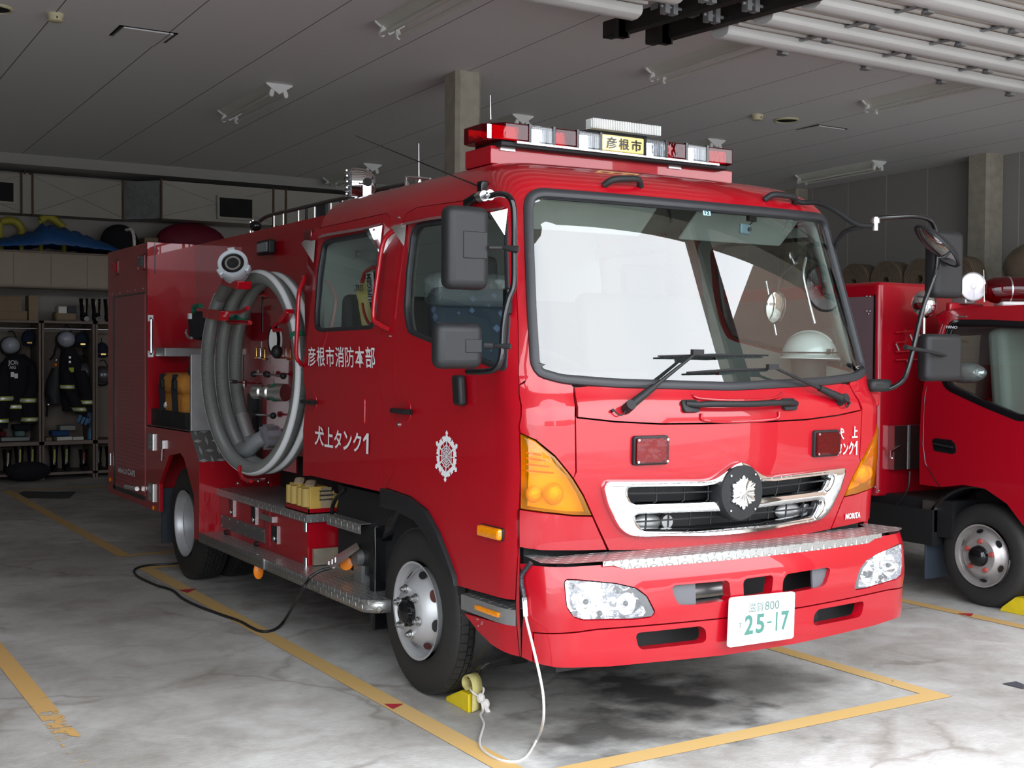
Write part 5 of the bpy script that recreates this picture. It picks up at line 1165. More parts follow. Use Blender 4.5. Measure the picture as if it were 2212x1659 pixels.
for x in (1112, 1475): q = yl(x, 330); mb = MB(); mb.cyl((q.x, YL + .12, zb1), (q.x, YL + .12, lz0), .012, n=10); mb.box((q.x - .04, YL + .06, lz0 - .04), (q.x + .04, YL + .2, lz0 - .028)); part(mb, 'bar_foot', M['steel'], LB, smooth=0)
# LED floodlight on top
a, b_ = PY(1277, 263, 5.0), PY(1425, 274, 5.0); zt_, zb_ = (PY(1280, 258, 5.0).z), (PY(1280, 274, 5.0).z)
mb = MB(); mb.box((a.x, 5.0, zb_), (b_.x, 5.04, zt_)); fld = part(mb, 'floodlight', M['white'], smooth=0)
mb = MB(); n_ = 40
for i in range(n_): x = a.x + (b_.x - a.x) * (i + .5) / n_; mb.box((x - .002, 4.985, zb_ - .006), (x + .002, 5.05, zt_ + .006))
part(mb, 'fins', mat('white_enamel', (.85, .85, .84), .35), fld, smooth=0)
mb = MB(); mb.prism([(a.x + .02, 5.04, zb_), (b_.x - .05, 5.04, zb_), (b_.x - .05, 5.04, lz1 - .0), (a.x - .08, 5.04, lz1)], (0, .08, 0)); part(mb, 'bracket', M['black'], fld, smooth=0)
mb = MB(); mb.tube([PY(1060, 258, 5.0), PY(1059, 206, 5.0)], [.004, .002], 8); part(mb, 'bar_aerial', M['steel'], LB)
# --- aerials
mb = MB(); q = S(1047, 408, -.01); mb.obox(q, (.02, 0, 0), (0, .02, 0), (0, 0, .03)); ae = part(mb, 'whip_aerial', M['gloss_black'], bevel=.006)
mb = MB(); mb.tube([q, PX(768, 293, q.x)], [.004, .0018], 6); part(mb, 'whip', M['gloss_black'], ae)
for x, y, u, v in ((650, 1063, 0, 0),): pass
# --- wheels
def tyre(par, cx, sgn, cy, R=.405, wdt=.225, tread=True, name='tyre'):
    """sgn = -1: outer face towards the camera side"""
    z = R; o = V((cx, cy, z)); ax = V((-sgn * -1, 0, 0)) if False else V((1, 0, 0)) * (1 if sgn < 0 else -1)
    pr_ = [(.012, .235), (.004, .25), (-.002, .29), (.0, .335), (.008, .365), (.022, R - .018), (.034, R - .010)]
    back = [(wdt - t, r) for t, r in pr_[::-1]]
    mb = MB(); mb.lathe(o, ax, pr_ + back, 72); t = mb.build(name, M['rubber'], par)
    if tread:
        mb = MB(); rows = 6; rw = (wdt - .060) / rows; N = 58
        for j in range(rows):
            for i in range(N):
                a0 = 2 * pi * (i + (.5 if j % 2 else 0)) / N; a1_ = a0 + 2 * pi / N * .86; x0 = .030 + j * rw + .004; x1 = .030 + (j + 1) * rw - .002
                if j == 0: x0 = .022
                if j == rows - 1: x1 = wdt - .022
                vs = []
                for a in (a0, a1_):
                    for xx in (x0, x1):
                        for rr in (R - .020, R - .0005): 
                            r2 = rr if not ((j == 0 and xx == x0) or (j == rows - 1 and xx == x1)) or rr < R - .01 else rr - .008
                            vs.append(o + ax * xx + V((0, cos(a), sin(a))) * r2)
                mb.add(vs, [(0, 1, 3, 2), (4, 6, 7, 5), (1, 5, 7, 3), (0, 4, 5, 1), (2, 3, 7, 6)])
        mb.build('tread', M['rubber'], t, smooth=0, clean=False)
    return t
def front_wheel(sg):
    cx = XC + sg * (XC - 2.725) * -1 if False else (2.72 if sg < 0 else 2 * XC - 2.72); ax = V((-1, 0, 0)) if sg < 0 else V((1, 0, 0)); cy, R = 5.276, .405
    wl_ = tyre(engine, cx, sg, cy, R, name='front_wheel')
    o = V((cx, cy, R)) + ax * .0
    mb = MB(); mb.lathe(o, ax, [(-.05, .205), (-.012, .214), (.004, .232), (.012, .236), (.010, .225), (-.015, .214), (-.04, .205), (-.045, .195), (-.02, .178), (.015, .150), (.035, .132), (.045, .118), (.046, .07), (.04, .062), (-.02, .06)], 64); rim = mb.build('rim', M['silver'], wl_)
    for i in range(8):
        a = 2 * pi * (i + .30) / 8; d = V((0, cos(a), sin(a))); tt = V((0, -sin(a), cos(a))); c = o + d * .178 + ax * -.010
        nn = (ax * .70 + d * .62).normalized(); e = (d * .70 - ax * .62)
        mb = MB(); mb.face([c + nn * .004 + e * cos(q) * .021 + tt * sin(q) * .031 for q in [2 * pi * j / 20 for j in range(20)]]); mb.build('hand_hole', mat('dark_rust', (.06, .012, .01), .7) if i % 2 else M['dark'], rim, smooth=0)
    for i in range(6):
        a = 2 * pi * (i + .25) / 6; d = V((0, cos(a), sin(a))); c = o + d * .108 + ax * .046
        mb = MB(); mb.lathe(c, ax, [(0, .024), (.006, .023), (.008, .017), (.020, .016), (.022, .011), (.030, .010), (.031, 0)], 6 if 0 else 12); mb.build('wheel_nut', M['steel'], rim)
    mb = MB(); mb.lathe(o, ax, [(.0, .075), (.048, .072), (.055, .055), (.075, .052), (.086, .040), (.090, 0)], 32); mb.build('hub', M['gloss_black'], rim)
    for i in range(6):
        a = 2 * pi * (i + .75) / 6; c = o + V((0, cos(a), sin(a))) * .066 + ax * .048; mb = MB(); mb.cyl(c, c + ax * .008, .012, n=10); mb.build('hub_bolt', M['gloss_black'], rim)
    return wl_
front_wheel(-1); front_wheel(1)
def rear_wheel(sg):
    cy, R = 8.80, .405
    for k, cx in enumerate((2.655, 2.905)):
        x = cx if sg < 0 else 2 * XC - cx; wl_ = tyre(engine, x, sg, cy, R, tread=(sg < 0), name='rear_wheel')
        ax = V((-1, 0, 0)) if sg < 0 else V((1, 0, 0)); o = V((x, cy, R))
        if k == 0:
            mb = MB(); mb.lathe(o, ax, [(-.0, .238), (.006, .238), (.004, .228), (-.015, .216), (-.05, .208), (-.055, .196), (-.10, .190), (-.15, .186), (-.165, .165), (-.165, .06)], 56); rim = mb.build('rim', M['silver'], wl_)
            mb = MB(); mb.lathe(o - ax * .165, ax, [(0, .075), (.06, .07), (.07, .05), (.085, 0)], 28); mb.build('hub', M['gloss_black'], rim)
            for i in range(6): a = 2 * pi * i / 6; c = o - ax * .165 + V((0, cos(a), sin(a))) * .108; mb = MB(); mb.cyl(c, c + ax * .04, .014, n=8); mb.build('wheel_nut', M['steel'], rim)
rear_wheel(-1); rear_wheel(1)
mb = MB(); mb.cyl((2.95, 5.276, .405), (2 * XC - 2.95, 5.276, .405), .05); part(mb, 'front_axle', M['dark']); mb = MB(); mb.cyl((3.1, 8.80, .405), (2 * XC - 3.1, 8.80, .405), .07); mb.sphere((XC, 8.8, .42), .2); part(mb, 'rear_axle', M['dark'])
# front mudguard liner and flap
for sg in (-1, 1):
    x0 = 2.745; pts = []; mb = MB(); A = []; Bq = []
    for i in range(22):
        a = radians(-25 + 232 * i / 21) if False else radians(150 - 175 * i / 21); y, z = 5.276 - cos(a) * .52, .43 + sin(a) * .50; A.append((x0, y, z)); Bq.append((x0 + .30, y, z))
    A = [(x if sg < 0 else 2 * XC - x, y, z) for x, y, z in A]; Bq = [(x if sg < 0 else 2 * XC - x, y, z) for x, y, z in Bq]; n_ = len(A)
    mb.add(A + Bq, [(i, i + 1, i + 1 + n_, i + n_) for i in range(n_ - 1)]); part(mb, 'mudguard', M['gloss_black'], solid=.012)
    xx = (x0 - .01, x0 + .30) if sg < 0 else (2 * XC - x0 - .30, 2 * XC - x0 + .01)
    mb = MB(); mb.prism([(xx[0], 5.80, .75), (xx[0], 5.86, .55), (xx[0], 5.84, .20), (xx[0], 5.80, .20), (xx[0], 5.79, .55)], (xx[1] - xx[0], 0, 0)); part(mb, 'mud_flap', M['gloss_black'], bevel=.01)

# ================================================================ REAR BODY
SX = 2.60                                        # outer side of the body
def yz(x, y, X=SX): p = PX(x, y, X); return p
BODY_R, BODY_T = 10.80, 2.476
side_px = [(318, 917), (410, 931), (430, 998), (430.6, 1168), (419, 1164), (418.8, 1072), (397, 990), (389, 979), (366, 984), (344, 1045), (344, 1105.6), (335.7, 1104)]
YL_ = 9.577
sp_ = [yz(*p) for p in side_px]
zb_side = sp_[-1].z
poly = [V((SX, YL_, BODY_T))] + sp_ + [V((SX, BODY_R, zb_side)), V((SX, BODY_R, BODY_T - .0))]
mb = MB(); mb.prism(poly, (.03, 0, 0)); body = part(mb, 'body_side', M['red'], smooth=0, bevel=.003)
mirp = [V((2 * XC - p.x, p.y, p.z)) for p in poly]; mb = MB(); mb.prism(mirp, (-.03, 0, 0)); part(mb, 'body_side', M['red'], smooth=0)
WX = 2.975; shz = sp_[0].z
mb = MB(); mb.box((SX + .03, YL_, shz), (2 * XC - SX - .03, BODY_R, BODY_T)); part(mb, 'rear_locker', M['red'], smooth=0)
mb = MB(); mb.box((SX, YL_ - .004, shz), (WX + .002, YL_ + .012, BODY_T)); lf = part(mb, 'locker_front', M['red'], smooth=0)
mb = MB(); mb.box((WX, 6.62, .98), (2 * XC - WX, YL_, BODY_T - .004)); tank = part(mb, 'tank_wall', M['red'], smooth=0)
mb = MB(); mb.box((SX + .03, YL_, zb_side + .02), (2 * XC - SX - .03, BODY_R, shz)); part(mb, 'rear_locker_base', M['dred'], smooth=0)
# seams on the locker front
for x0, x1, y0, y1 in ((333.5, 335.5, 525, 592),):
    a, b_ = PY(x0, y1, YL_ - .005), PY(x1, y0, YL_ - .005); mb = MB(); mb.box((a.x, YL_ - .007, a.z), (b_.x, YL_ - .003, b_.z)); part(mb, 'seam', M['gloss_black'], lf, smooth=0)
a = PY(318, 596, YL_ - .005); mb = MB(); mb.box((SX, YL_ - .006, a.z), (WX, YL_ - .003, a.z + .004)); part(mb, 'seam', M['dred'], lf, smooth=0)
# shelf, backpack bay, grey guard plate and slanted checker plate
sh = MB(); p0, p1 = sp_[0], sp_[1]; sh.prism([(SX, YL_, p0.z), (SX, p1.y, p1.z), (WX, p1.y, p1.z), (WX, YL_, p0.z)], (0, 0, -.012)); part(sh, 'bay_floor', M['alu'], smooth=0)
gy = PX(412, 850, SX); gz0, gz1 = PX(412, 928, SX).z, PX(412, 765, SX).z
mb = MB(); mb.box((SX, gy.y - .004, p1.z), (WX, gy.y + .02, gz1)); part(mb, 'guard_plate', M['alu'], smooth=0, bevel=.003)
mb = MB(); q0, q1 = sp_[1], sp_[2]; mb.prism([(SX, q0.y, q0.z), (SX, q1.y, q1.z), (WX, q1.y, q1.z), (WX, q0.y, q0.z)], (0, -.006, -.0)); part(mb, 'checker_fender', M['plate_big'], smooth=0)
fy_ = q1.y
mb = MB(); mb.box((SX + .001, fy_ - .004, sp_[3].z), (3.2, fy_ + .02, q1.z)); part(mb, 'arch_front', M['red'], smooth=0)
mb = MB(); mb.box((SX + .03, sp_[7].y - .02, .98), (3.2, YL_, 1.20)); mb.box((3.14, fy_, .45), (3.2, YL_, 1.2)); part(mb, 'wheelhouse', M['dark'], smooth=0)
a, b_ = PY(340, 770, 9.50), PY(425, 752, 9.50)
mb = MB(); mb.box((a.x, 9.30, a.z), (WX, YL_, b_.z)); part(mb, 'bay_bracket', M['alu'], smooth=0, bevel=.004)
# roller shutter on the side
q = [PX(x, y, SX - .003) for x, y in ((249, 1048), (313, 1072), (313, 633), (249, 645))]
y0_, y1_ = (q[0].y + q[3].y) / 2, (q[1].y + q[2].y) / 2; z0_, z1_ = (q[0].z + q[1].z) / 2, (q[2].z + q[3].z) / 2
mb = MB(); mb.box((SX - .004, y1_, z0_), (SX + .002, y0_, z1_)); rs = part(mb, 'roller_shutter', M['grooved'], smooth=0)
mb = MB(); mb.box((SX - .008, y0_, z0_ - .03), (SX + .001, y0_ + .045, z1_)); mb.box((SX - .008, y1_, z0_ - .035), (SX + .001, y0_ + .045, z0_)); mb.box((SX - .006, y1_ - .02, z1_), (SX + .001, y0_ + .045, z1_ + .014)); part(mb, 'shutter_seal', M['gloss_black'], rs, smooth=0)
a, b_ = PX(272, 1052, SX - .03), PX(296, 1056, SX - .03); mb = MB(); mb.tube([a, b_], .018, 10); part(mb, 'shutter_handle', M['chrome'], rs)
def sidetext(name, body, bl, br, tl, tr, m_, par, bold=.02):
    pts = [PX(*p, SX - .0075) for p in (bl, br, tl, tr)]; return letters(name, body, quadmap(*pts), m_, par, bold)
sidetext('foam_system_lettering', 'MIRACLE', (255, 1020), (274, 1025), (255, 1010), (274, 1015), M['decal'], rs, .03)
sidetext('foam_system_lettering', 'CAFS', (275.5, 1025), (292, 1031), (275.5, 1012), (292, 1017), M['decal'], rs, .04)
for x0, x1, y0, y1, m_ in ((241, 254, 558, 598, M['redlens']), (296, 311, 545, 588, M['int_grey'])):
    c0, c1 = PX(x0, y1 - 2, SX - .004), PX(x1, y0 + 2, SX - .004); zz0, zz1 = min(c0.z, c1.z), max(c0.z, c1.z); t = MB(); ya, yb2 = c1.y, c0.y
    t.box((SX - .005, ya, zz0), (SX + .002, ya + .015, zz1)); t.box((SX - .005, yb2 - .015, zz0), (SX + .002, yb2, zz1)); t.box((SX - .005, ya, zz0), (SX + .002, yb2, zz0 + .012)); t.box((SX - .005, ya, zz1 - .012), (SX + .002, yb2, zz1)); fr_ = part(t, 'lamp_bezel', M['red'], body, smooth=0)
    t = MB(); t.box((SX - .012, ya + .03, zz0 + .03), (SX + .001, yb2 - .05, zz1 - .02)); part(t, 'side_lamp', mat('smoked_lens', (.10, .11, .12), .2) if m_ is M['int_grey'] else M['dred'], fr_, bevel=.008)
# hinges, latches, vertical handle, nuts
mb = MB(); h0, h1 = PY(327, 762, YL_ - .03), PY(327, 690, YL_ - .03); mb.tube([h0 + V((0, .03, -.01)), h0, h1, h1 + V((0, .03, .01))], .012, 8); hh_ = part(mb, 'locker_handle', M['steel'], lf)
for zc_ in (h0.z - .01, h1.z + .01): mb = MB(); mb.box((h0.x - .02, YL_ - .012, zc_ - .025), (h0.x + .02, YL_ - .004, zc_ + .025)); part(mb, 'handle_foot', M['steel'], hh_, smooth=0)
def hinge(x0, y0, x1, y1, X=SX - .004):
    a, b_ = PX(x0, y1, X), PX(x1, y0, X); t = MB(); t.box((X - .006, b_.y, a.z), (X + .003, a.y, b_.z)); t.cyl((X - .008, b_.y + .01, a.z), (X - .008, b_.y + .01, b_.z), .008, n=10)
    for i in range(3):
        zz = a.z + (b_.z - a.z) * (i + .5) / 3; t.cyl((X - .012, (a.y + b_.y) / 2 + .01, zz), (X - .006, (a.y + b_.y) / 2 + .01, zz), .006, n=8)
    return part(t, 'hinge', M['steel'], body, smooth=0)
hinge(321, 938, 334, 970); hinge(321, 1046, 334, 1080)
mb = MB(); q = PX(351, 960, SX - .01); mb.box((SX - .02, q.y - .03, q.z - .03), (SX, q.y + .02, q.z + .03)); mb.tube([q, q + V((0, .02, -.12))], .008, 8); part(mb, 'latch', M['steel'], body, smooth=0)
for x, y in ((238, 1036), (331, 1097)): q = PX(x, y, SX - .006); mb = MB(); mb.sphere(q, .018, (.5, 1.3, 1)); part(mb, 'side_marker', M['orange'], body)
q = PX(239, 992, SX - .01); mb = MB(); mb.cyl(q + V((0, 0, -.05)), q + V((0, 0, .05)), .012, n=10); part(mb, 'rear_catch', M['steel'], body)
# rows of rivets above the shutter
for k in range(5): q = PX(243 + 16.5 * k, 636 - k * 3.2 - 0, SX - .001); mb = MB(); mb.sphere(q, .006, n=8, m=4); part(mb, 'rivet', M['steel'], body)
# rear grab rail on the roof of the locker
mb = MB(); q = PX(290, 533, 2.72); mb.tube(bez([q + V((0, 0, -.06)), q + V((0, 0, .02)), q + V((0, .02, .10)), q + V((0, .10, .15)), q + V((0, .25, .16))], 5), .014, 10); part(mb, 'roof_rail', M['chrome'])
# --- lower tool box and running board
BX = 2.74
bzt = PX(475, 1056, BX).z; bt_y0 = 6.70
zt_ = (bzt + PX(662, 1112, BX).z) / 2
brd = [PX(431, 1152, SX), PX(569, 1205, SX), PX(718, 1270, SX)]; zbrd = sum(p.z for p in brd) / 3
y_end = PX(718, 1272, SX).y; yb_end = 5.60
mb = MB(); mb.box((BX, bt_y0, zbrd), (WX + .3, fy_, zt_ - .0)); tb = part(mb, 'tool_box', M['red'], smooth=0)
mb = MB(); mb.box((BX - .015, bt_y0 - .02, zt_), (3.25, fy_ - .004, zt_ + .004)); tp_ = part(mb, 'tool_box_top', M['plate_top'], smooth=0)
mb = MB(); mb.box((BX - .018, bt_y0 - .02, zt_ - .042), (BX - .014, fy_ - .004, zt_ + .003)); part(mb, 'top_edge', M['plate_side'], tp_, smooth=0)
mb = MB(); mb.box((BX - .018, bt_y0 - .024, zt_ - .042), (3.1, bt_y0 - .020, zt_ + .003)); part(mb, 'top_edge', M['plate_front'], tp_, smooth=0)
out_ = fillet([(SX, fy_), (SX, yb_end + .02), (SX + .06, yb_end - .04), (2.98, yb_end - .04), (2.98, fy_)], [.0, .08, .08, 0, 0], 5)
mb = MB(); mb.prism([(x, y, zbrd) for x, y in out_], (0, 0, -.004)); rb = part(mb, 'running_board', M['plate_top'], smooth=0)
edge_ = [p for p in out_ if p[0] < 2.97 and p[1] < fy_ + 1]; edge_ = out_[:-2] + [out_[-2]]
hgt = .062
mb = MB(); A = [(x, y, zbrd + .002) for x, y in edge_]; Bq = [(x, y, zbrd - hgt) for x, y in edge_]; n_ = len(A)
mb.add(A + Bq, [(i, i + 1, i + 1 + n_, i + n_) for i in range(n_ - 1)]); part(mb, 'board_edge', M['plate_side'], rb, solid=.004, smooth=30)
q = PX(569, 1210, SX - .003); mb = MB(); mb.box((SX - .005, q.y - .004, zbrd - hgt), (SX, q.y + .004, zbrd + .004)); part(mb, 'board_joint', M['steel'], rb, smooth=0)
def onbox(x, y, X=BX): return PX(x, y, X)
# door seams of the tool box
for x0, y0, x1, y1 in ((571, 1090, 571, 1198), (583, 1096, 583, 1205)): a, b_ = onbox(x0, y0), onbox(x1, y1); mb = MB(); mb.box((BX - .003, a.y - .003, zbrd + .03), (BX - .0, a.y + .003, zt_ - .045)); part(mb, 'door_seam', M['gloss_black'] if x0 < 580 else M['dred'], tb, smooth=0)
for x0, y0, x1, y1 in ((494, 1081, 505, 1111), (542, 1096, 553, 1128), (586, 1139, 600, 1168)):
    a, b_ = onbox(x0, y1, BX - .004), onbox(x1, y0, BX - .004); t = MB(); t.box((BX - .004, b_.y, a.z), (BX - .001, a.y, b_.z)); lt = part(t, 'paddle_latch', M['gloss_black'], tb, smooth=0)
    t = MB(); t.box((BX - .010, b_.y - .006, a.z - .006), (BX - .001, b_.y + .004, b_.z + .006)); part(t, 'latch_frame', M['steel'], lt, smooth=0); t = MB(); t.sphere(((BX - .008), (a.y + b_.y) / 2, a.z + .02), .014, (.5, 1, 1.2)); part(t, 'paddle', M['chrome'], lt)
a, b_ = onbox(562, 1120, BX - .01), onbox(590, 1105, BX - .01); t = MB(); t.box((BX - .018, b_.y, min(a.z, b_.z) + .0), (BX, a.y, min(a.z, b_.z) + .035)); part(t, 'centre_catch', M['steel'], tb, smooth=0)
for x0, y0, x1, y1 in ((656, 1119, 663, 1147), (656, 1205, 663, 1232)):
    a, b_ = onbox(x0, y1, BX - .004), onbox(x1, y0, BX - .004); t = MB(); t.box((BX - .006, bt_y0, a.z), (BX - .001, a.y, b_.z)); t.cyl((BX - .006, bt_y0 + .004, a.z), (BX - .006, bt_y0 + .004, b_.z), .007, n=8); part(t, 'hinge', M['steel'], tb, smooth=0)
a, b_ = onbox(478, 1160, BX - .003), onbox(571, 1190, BX - .003); zr = onbox(478, 1143).z; t = MB(); t.box((BX - .004, b_.y, zbrd + .035), (BX - .001, a.y, zbrd + .125)); rp_ = part(t, 'rivet_plate', mat('dark_steel_plate', (.13, .13, .125), .45, .4), tb, smooth=0)
for i in range(6):
    for j in (0, 1): yy = a.y - .02 - (a.y - b_.y - .04) * i / 5; t = MB(); t.sphere((BX - .005, yy, zbrd + .05 + .06 * j), .008, (.4, 1.6, .8), n=8, m=5); part(t, 'rivet', M['chrome'], rp_)
for x in (485, 550): q = onbox(x, 1166 + (x - 485) * .38, BX - .02); t = MB(); t.cyl((BX - .02, q.y, zbrd + .015), (BX, q.y, zbrd + .015), .016, n=12); part(t, 'stop', M['black'], tb)
q = PX(558, 1233, SX + .03); t = MB(); t.lathe(q, (-.2, -1, 0), [(0, .05), (.01, .05), (.016, .035), (.018, 0)], 20, True, .6); ro = part(t, 'amber_side_reflector', M['orange']); t = MB(); t.tube([q + V((0, .005, .0)), q + V((0, .01, .10))], .01, 6); part(t, 'stalk', M['alu'], ro)
# --- battery, heat shield, stacked steps and charging socket between box and wheel
t = MB(); t.box((2.93, 6.0, .45), (3.10, 6.45, .80)); part(t, 'battery_box', M['dark'], smooth=0)
t = MB(); t.prism([PX(x, y, 2.90) for x, y in ((762, 1050), (840, 1062), (840, 1125), (762, 1112))], (.006, 0, 0)); part(t, 'heat_shield', mat('stained_steel', (.34, .30, .25), .45, .6, noise=.5, nscale=9), smooth=0)
a, b_ = PX(707, 1113, 2.74), PX(779, 1136, 2.74); zst = a.z
t = MB(); t.box((2.74, b_.y, zst), (2.98, a.y, zst + .004)); us_ = part(t, 'upper_step', M['plate_top'], smooth=0); t = MB(); t.box((2.736, b_.y, zst - .05), (2.742, a.y, zst + .004)); part(t, 'step_edge', M['plate_side'], us_, smooth=0)
for dx in (0, .07): t = MB(); t.tube(bez([PX(717 + 14 * (dx > 0), 1112, 2.80 + dx), PX(718 + 14 * (dx > 0), 1095, 2.80 + dx), PX(727 + 12 * (dx > 0), 1075, 2.80 + dx), PX(748, 1056, 2.80 + dx)], 5), .012, 8); part(t, 'step_rail', M['gloss_black'], us_)
t = MB(); qa, qb = PX(713, 1222, 2.68), PX(775, 1162, 2.80); t.prism([PX(701, 1216, 2.70), PX(721, 1228, 2.66), PX(776, 1185, 2.74), PX(770, 1172, 2.80)], (.006, .004, .0)); si = part(t, 'inlet_flap', mat('polished_plate', (.55, .50, .50), .3, .8), smooth=0)
for k in range(3): c = PX(712 + 7 * k, 1217 - 4 * k, 2.67); t = MB(); t.cyl(c + V((-.004, 0, -.014)), c + V((-.004, 0, .014)), .007, n=8); part(t, 'flap_spring', M['chrome'], si)
t = MB(); c = PX(765, 1205, 2.76); t.cyl(c, c + V((.0, -.10, 0)) * .0 + V((.16, 0, 0)), .045); t.box((2.78, c.y - .05, c.z - .13), (2.9, c.y + .05, c.z - .04)); sk_ = part(t, 'charging_socket', M['alu'], si); t = MB(); q = PX(749, 1217, 2.76); t.lathe(q, (-.5, -.6, 0), [(0, .038), (.012, .036), (.016, .02), (.016, 0)], 20, True); part(t, 'socket_cap', M['orange'], sk_)
t = MB(); t.box((2.93, 5.78, zbrd + .01), (2.95, 6.66, zbrd + .17)); t.box((2.76, 6.655, zbrd + .005), (2.95, 6.675, zbrd + .10)); part(t, 'inlet_back_plate', mat('grimy_steel', (.42, .36, .28), .4, .7, noise=.4, nscale=14), smooth=0)
# --- pump panel: valves, levers, gauges on the recess wall
PP = WX - .01
def pw(x, y, X=PP): return PX(x, y, X)
panel_ = MB(); a, b_ = pw(540, 1000), pw(640, 640); panel_.box((WX - .008, b_.y, a.z), (WX, a.y, b_.z)); pnl = part(panel_, 'pump_panel', mat('panel_red_gloss', (.30, .004, .012), .15, coat=1), smooth=0)
t = MB(); c = pw(612, 848, 2.90); axv = V((-.15, 1, 0)); t.lathe(PX(612, 848, 2.82), (-.45, .9, 0), [(-.02, .055), (.04, .055), (.05, .042), (.10, .042), (.11, .05), (.13, .05), (.14, .035), (.17, .035), (.18, .045), (.24, .045), (.25, .03)], 28, True); out_v = part(t, 'pump_outlet', M['steel'], pnl)
t = MB(); t.lathe(PX(600, 848, 2.81), (-.45, .9, 0), [(0, .057), (.03, .057)], 24, True); part(t, 'green_ring', M['green'], out_v)
t = MB(); t.tube([PX(500, 824, 2.62), PX(520, 826, 2.70), PX(565, 828, 2.85)], .006, 8); t.cyl(PX(531, 829, 2.70), PX(527, 829, 2.69), .028); lv = part(t, 'drain_lever', M['chrome'], pnl); t = MB(); t.tube([PX(499, 824, 2.62), PX(512, 825, 2.66)], .012, 8); part(t, 'grip', M['black'], lv)
for x0, y0, x1, y1 in ((548, 808, 575, 808), (578, 809, 612, 812), (552, 896, 590, 898)):
    a, b_ = PX(x0, y0, 2.88), PX(x1, y1, 2.88); t = MB(); t.tube([a, b_], .007, 8); l_ = part(t, 'valve_lever', M['steel'], pnl); 
    for q in (a, b_): t = MB(); t.sphere(q, .022, n=12, m=8); part(t, 'knob', M['black'], l_)
t = MB(); t.box((WX - .06, pw(560, 900).y, pw(550, 975).z), (WX - .008, pw(549, 900).y, pw(550, 850).z)); t.box((WX - .03, pw(566, 900).y, pw(550, 990).z), (WX - .008, pw(561, 900).y, pw(550, 860).z)); part(t, 'conduit', M['dark'], pnl, smooth=0)
t = MB(); a = pw(566, 615); t.box((WX - .012, a.y - .008, pw(566, 718).z), (WX - .002, a.y + .008, a.z)); part(t, 'slot', M['gloss_black'], pnl, smooth=0)
t = MB(); c = PX(592, 735, 2.86); t.lathe(c, (-1, -.3, 0), [(-.03, .085), (0, .085), (.008, .078)], 28, True, .55); gg = part(t, 'gauge', M['white'], pnl); t = MB(); t.sphere(PX(598, 760, 2.84), .036, (1, 1, 1.2)); part(t, 'grip', M['black'], gg)
t = MB(); t.lathe(c, (-1, -.3, 0), [(-.01, .094), (.012, .094), (.012, .084), (-.01, .084)], 28, False, .55); part(t, 'gauge_ring', M['gloss_black'], gg)
for x, y in ((554, 765), (572, 768), (563, 765)): q = PX(x, y, 2.88); t = MB(); t.lathe(q, (0, 0, 1), [(-.03, .02), (-.02, .024), (-.015, .008), (.03, .007), (.04, .010), (.05, .003)], 12, True); part(t, 'brass_cock', M['brass'] if x != 563 else M['chrome'], pnl)
for x, y, h in ((563, 745, 14), (585, 778, 12), (592, 806, 9), (592, 824, 9), (556, 803, 8)): a = pw(x, y, WX - .010); t = MB(); t.box((WX - .011, a.y - .014, a.z - h * .0016), (WX - .008, a.y + .014, a.z + h * .0016)); part(t, 'label_plate', M['alu'], pnl, smooth=0)
# work lamps on the wall and behind the cab
for x0, x1, y0, y1, X, m_ in ((553, 580, 516, 552, 2.90, M['alu']), (653, 670, 494, 530, 2.74, M['dred2'])):
    a, b_ = PX(x0, y1, X), PX(x1, y0, X); t = MB(); t.box((X, b_.y, a.z), (X + .05, a.y, b_.z)); wl_ = part(t, 'work_lamp', M['black'] if m_ is M['alu'] else m_, bevel=.012, seg=3)
    if m_ is M['alu']: t = MB(); t.box((X - .004, b_.y + .02, a.z + .015), (X + .01, a.y - .02, b_.z - .015)); part(t, 'lens', mat('work_lamp_lens', (.22, .24, .26), .15, coat=1), wl_, bevel=.006)
# hose hooks (red brackets)
def hook(pts, X, r=.011, name='hose_bracket'): t = MB(); t.tube([PX(x, y, X) for x, y in pts], r, 8); return part(t, name, M['red'])
t = MB(); t.prism([PX(x, y, 2.50) for x, y in ((475, 603), (514, 607), (511, 625), (477, 615))], (.09, 0, 0)); part(t, 'hose_cradle', M['red'], bevel=.006)
hook([(512, 612), (530, 606), (530, 636), (575, 637)], 2.80); hook([(515, 606), (560, 606)], 2.9)
t = MB(); t.prism([PX(x, y, 2.535) for x, y in ((437, 665), (478, 672), (474, 693), (438, 687))], (.06, 0, 0)); part(t, 'hose_strap', M['red'], bevel=.004)
hook([(478, 676), (520, 674), (536, 665)], 2.60, .014); hook([(490, 690), (496, 696), (540, 697)], 2.66, .016)
t = MB(); t.prism([PX(x, y, 2.655) for x, y in ((600, 688), (612, 674), (617, 667), (619, 676), (606, 695), (600, 700))], (.05, 0, 0)); part(t, 'hose_strap', M['red'], bevel=.004); hook([(604, 694), (590, 705), (592, 714), (606, 712)], 2.75, .012)
hook([(518, 1006), (517, 1020), (523, 1032), (534, 1038), (542, 1040)], 2.60, .011); t = MB(); q0 = PX(510, 1049, 2.80); t.tube([PX(511, 1048, 2.78), PX(523, 1047, 2.80), PX(528, 1037, 2.82), PX(575, 1036, 2.86), PX(578, 1046, 2.90), PX(585, 1047, 2.9)], .012, 6); part(t, 'hose_foot', M['red'])
for x, y, X in ((514, 1044, 2.77), (535, 1040, 2.79), (558, 1039, 2.82), (580, 1042, 2.88)): t = MB(); t.sphere(PX(x, y, X), .010, n=10, m=6); part(t, 'bolt', M['steel'])
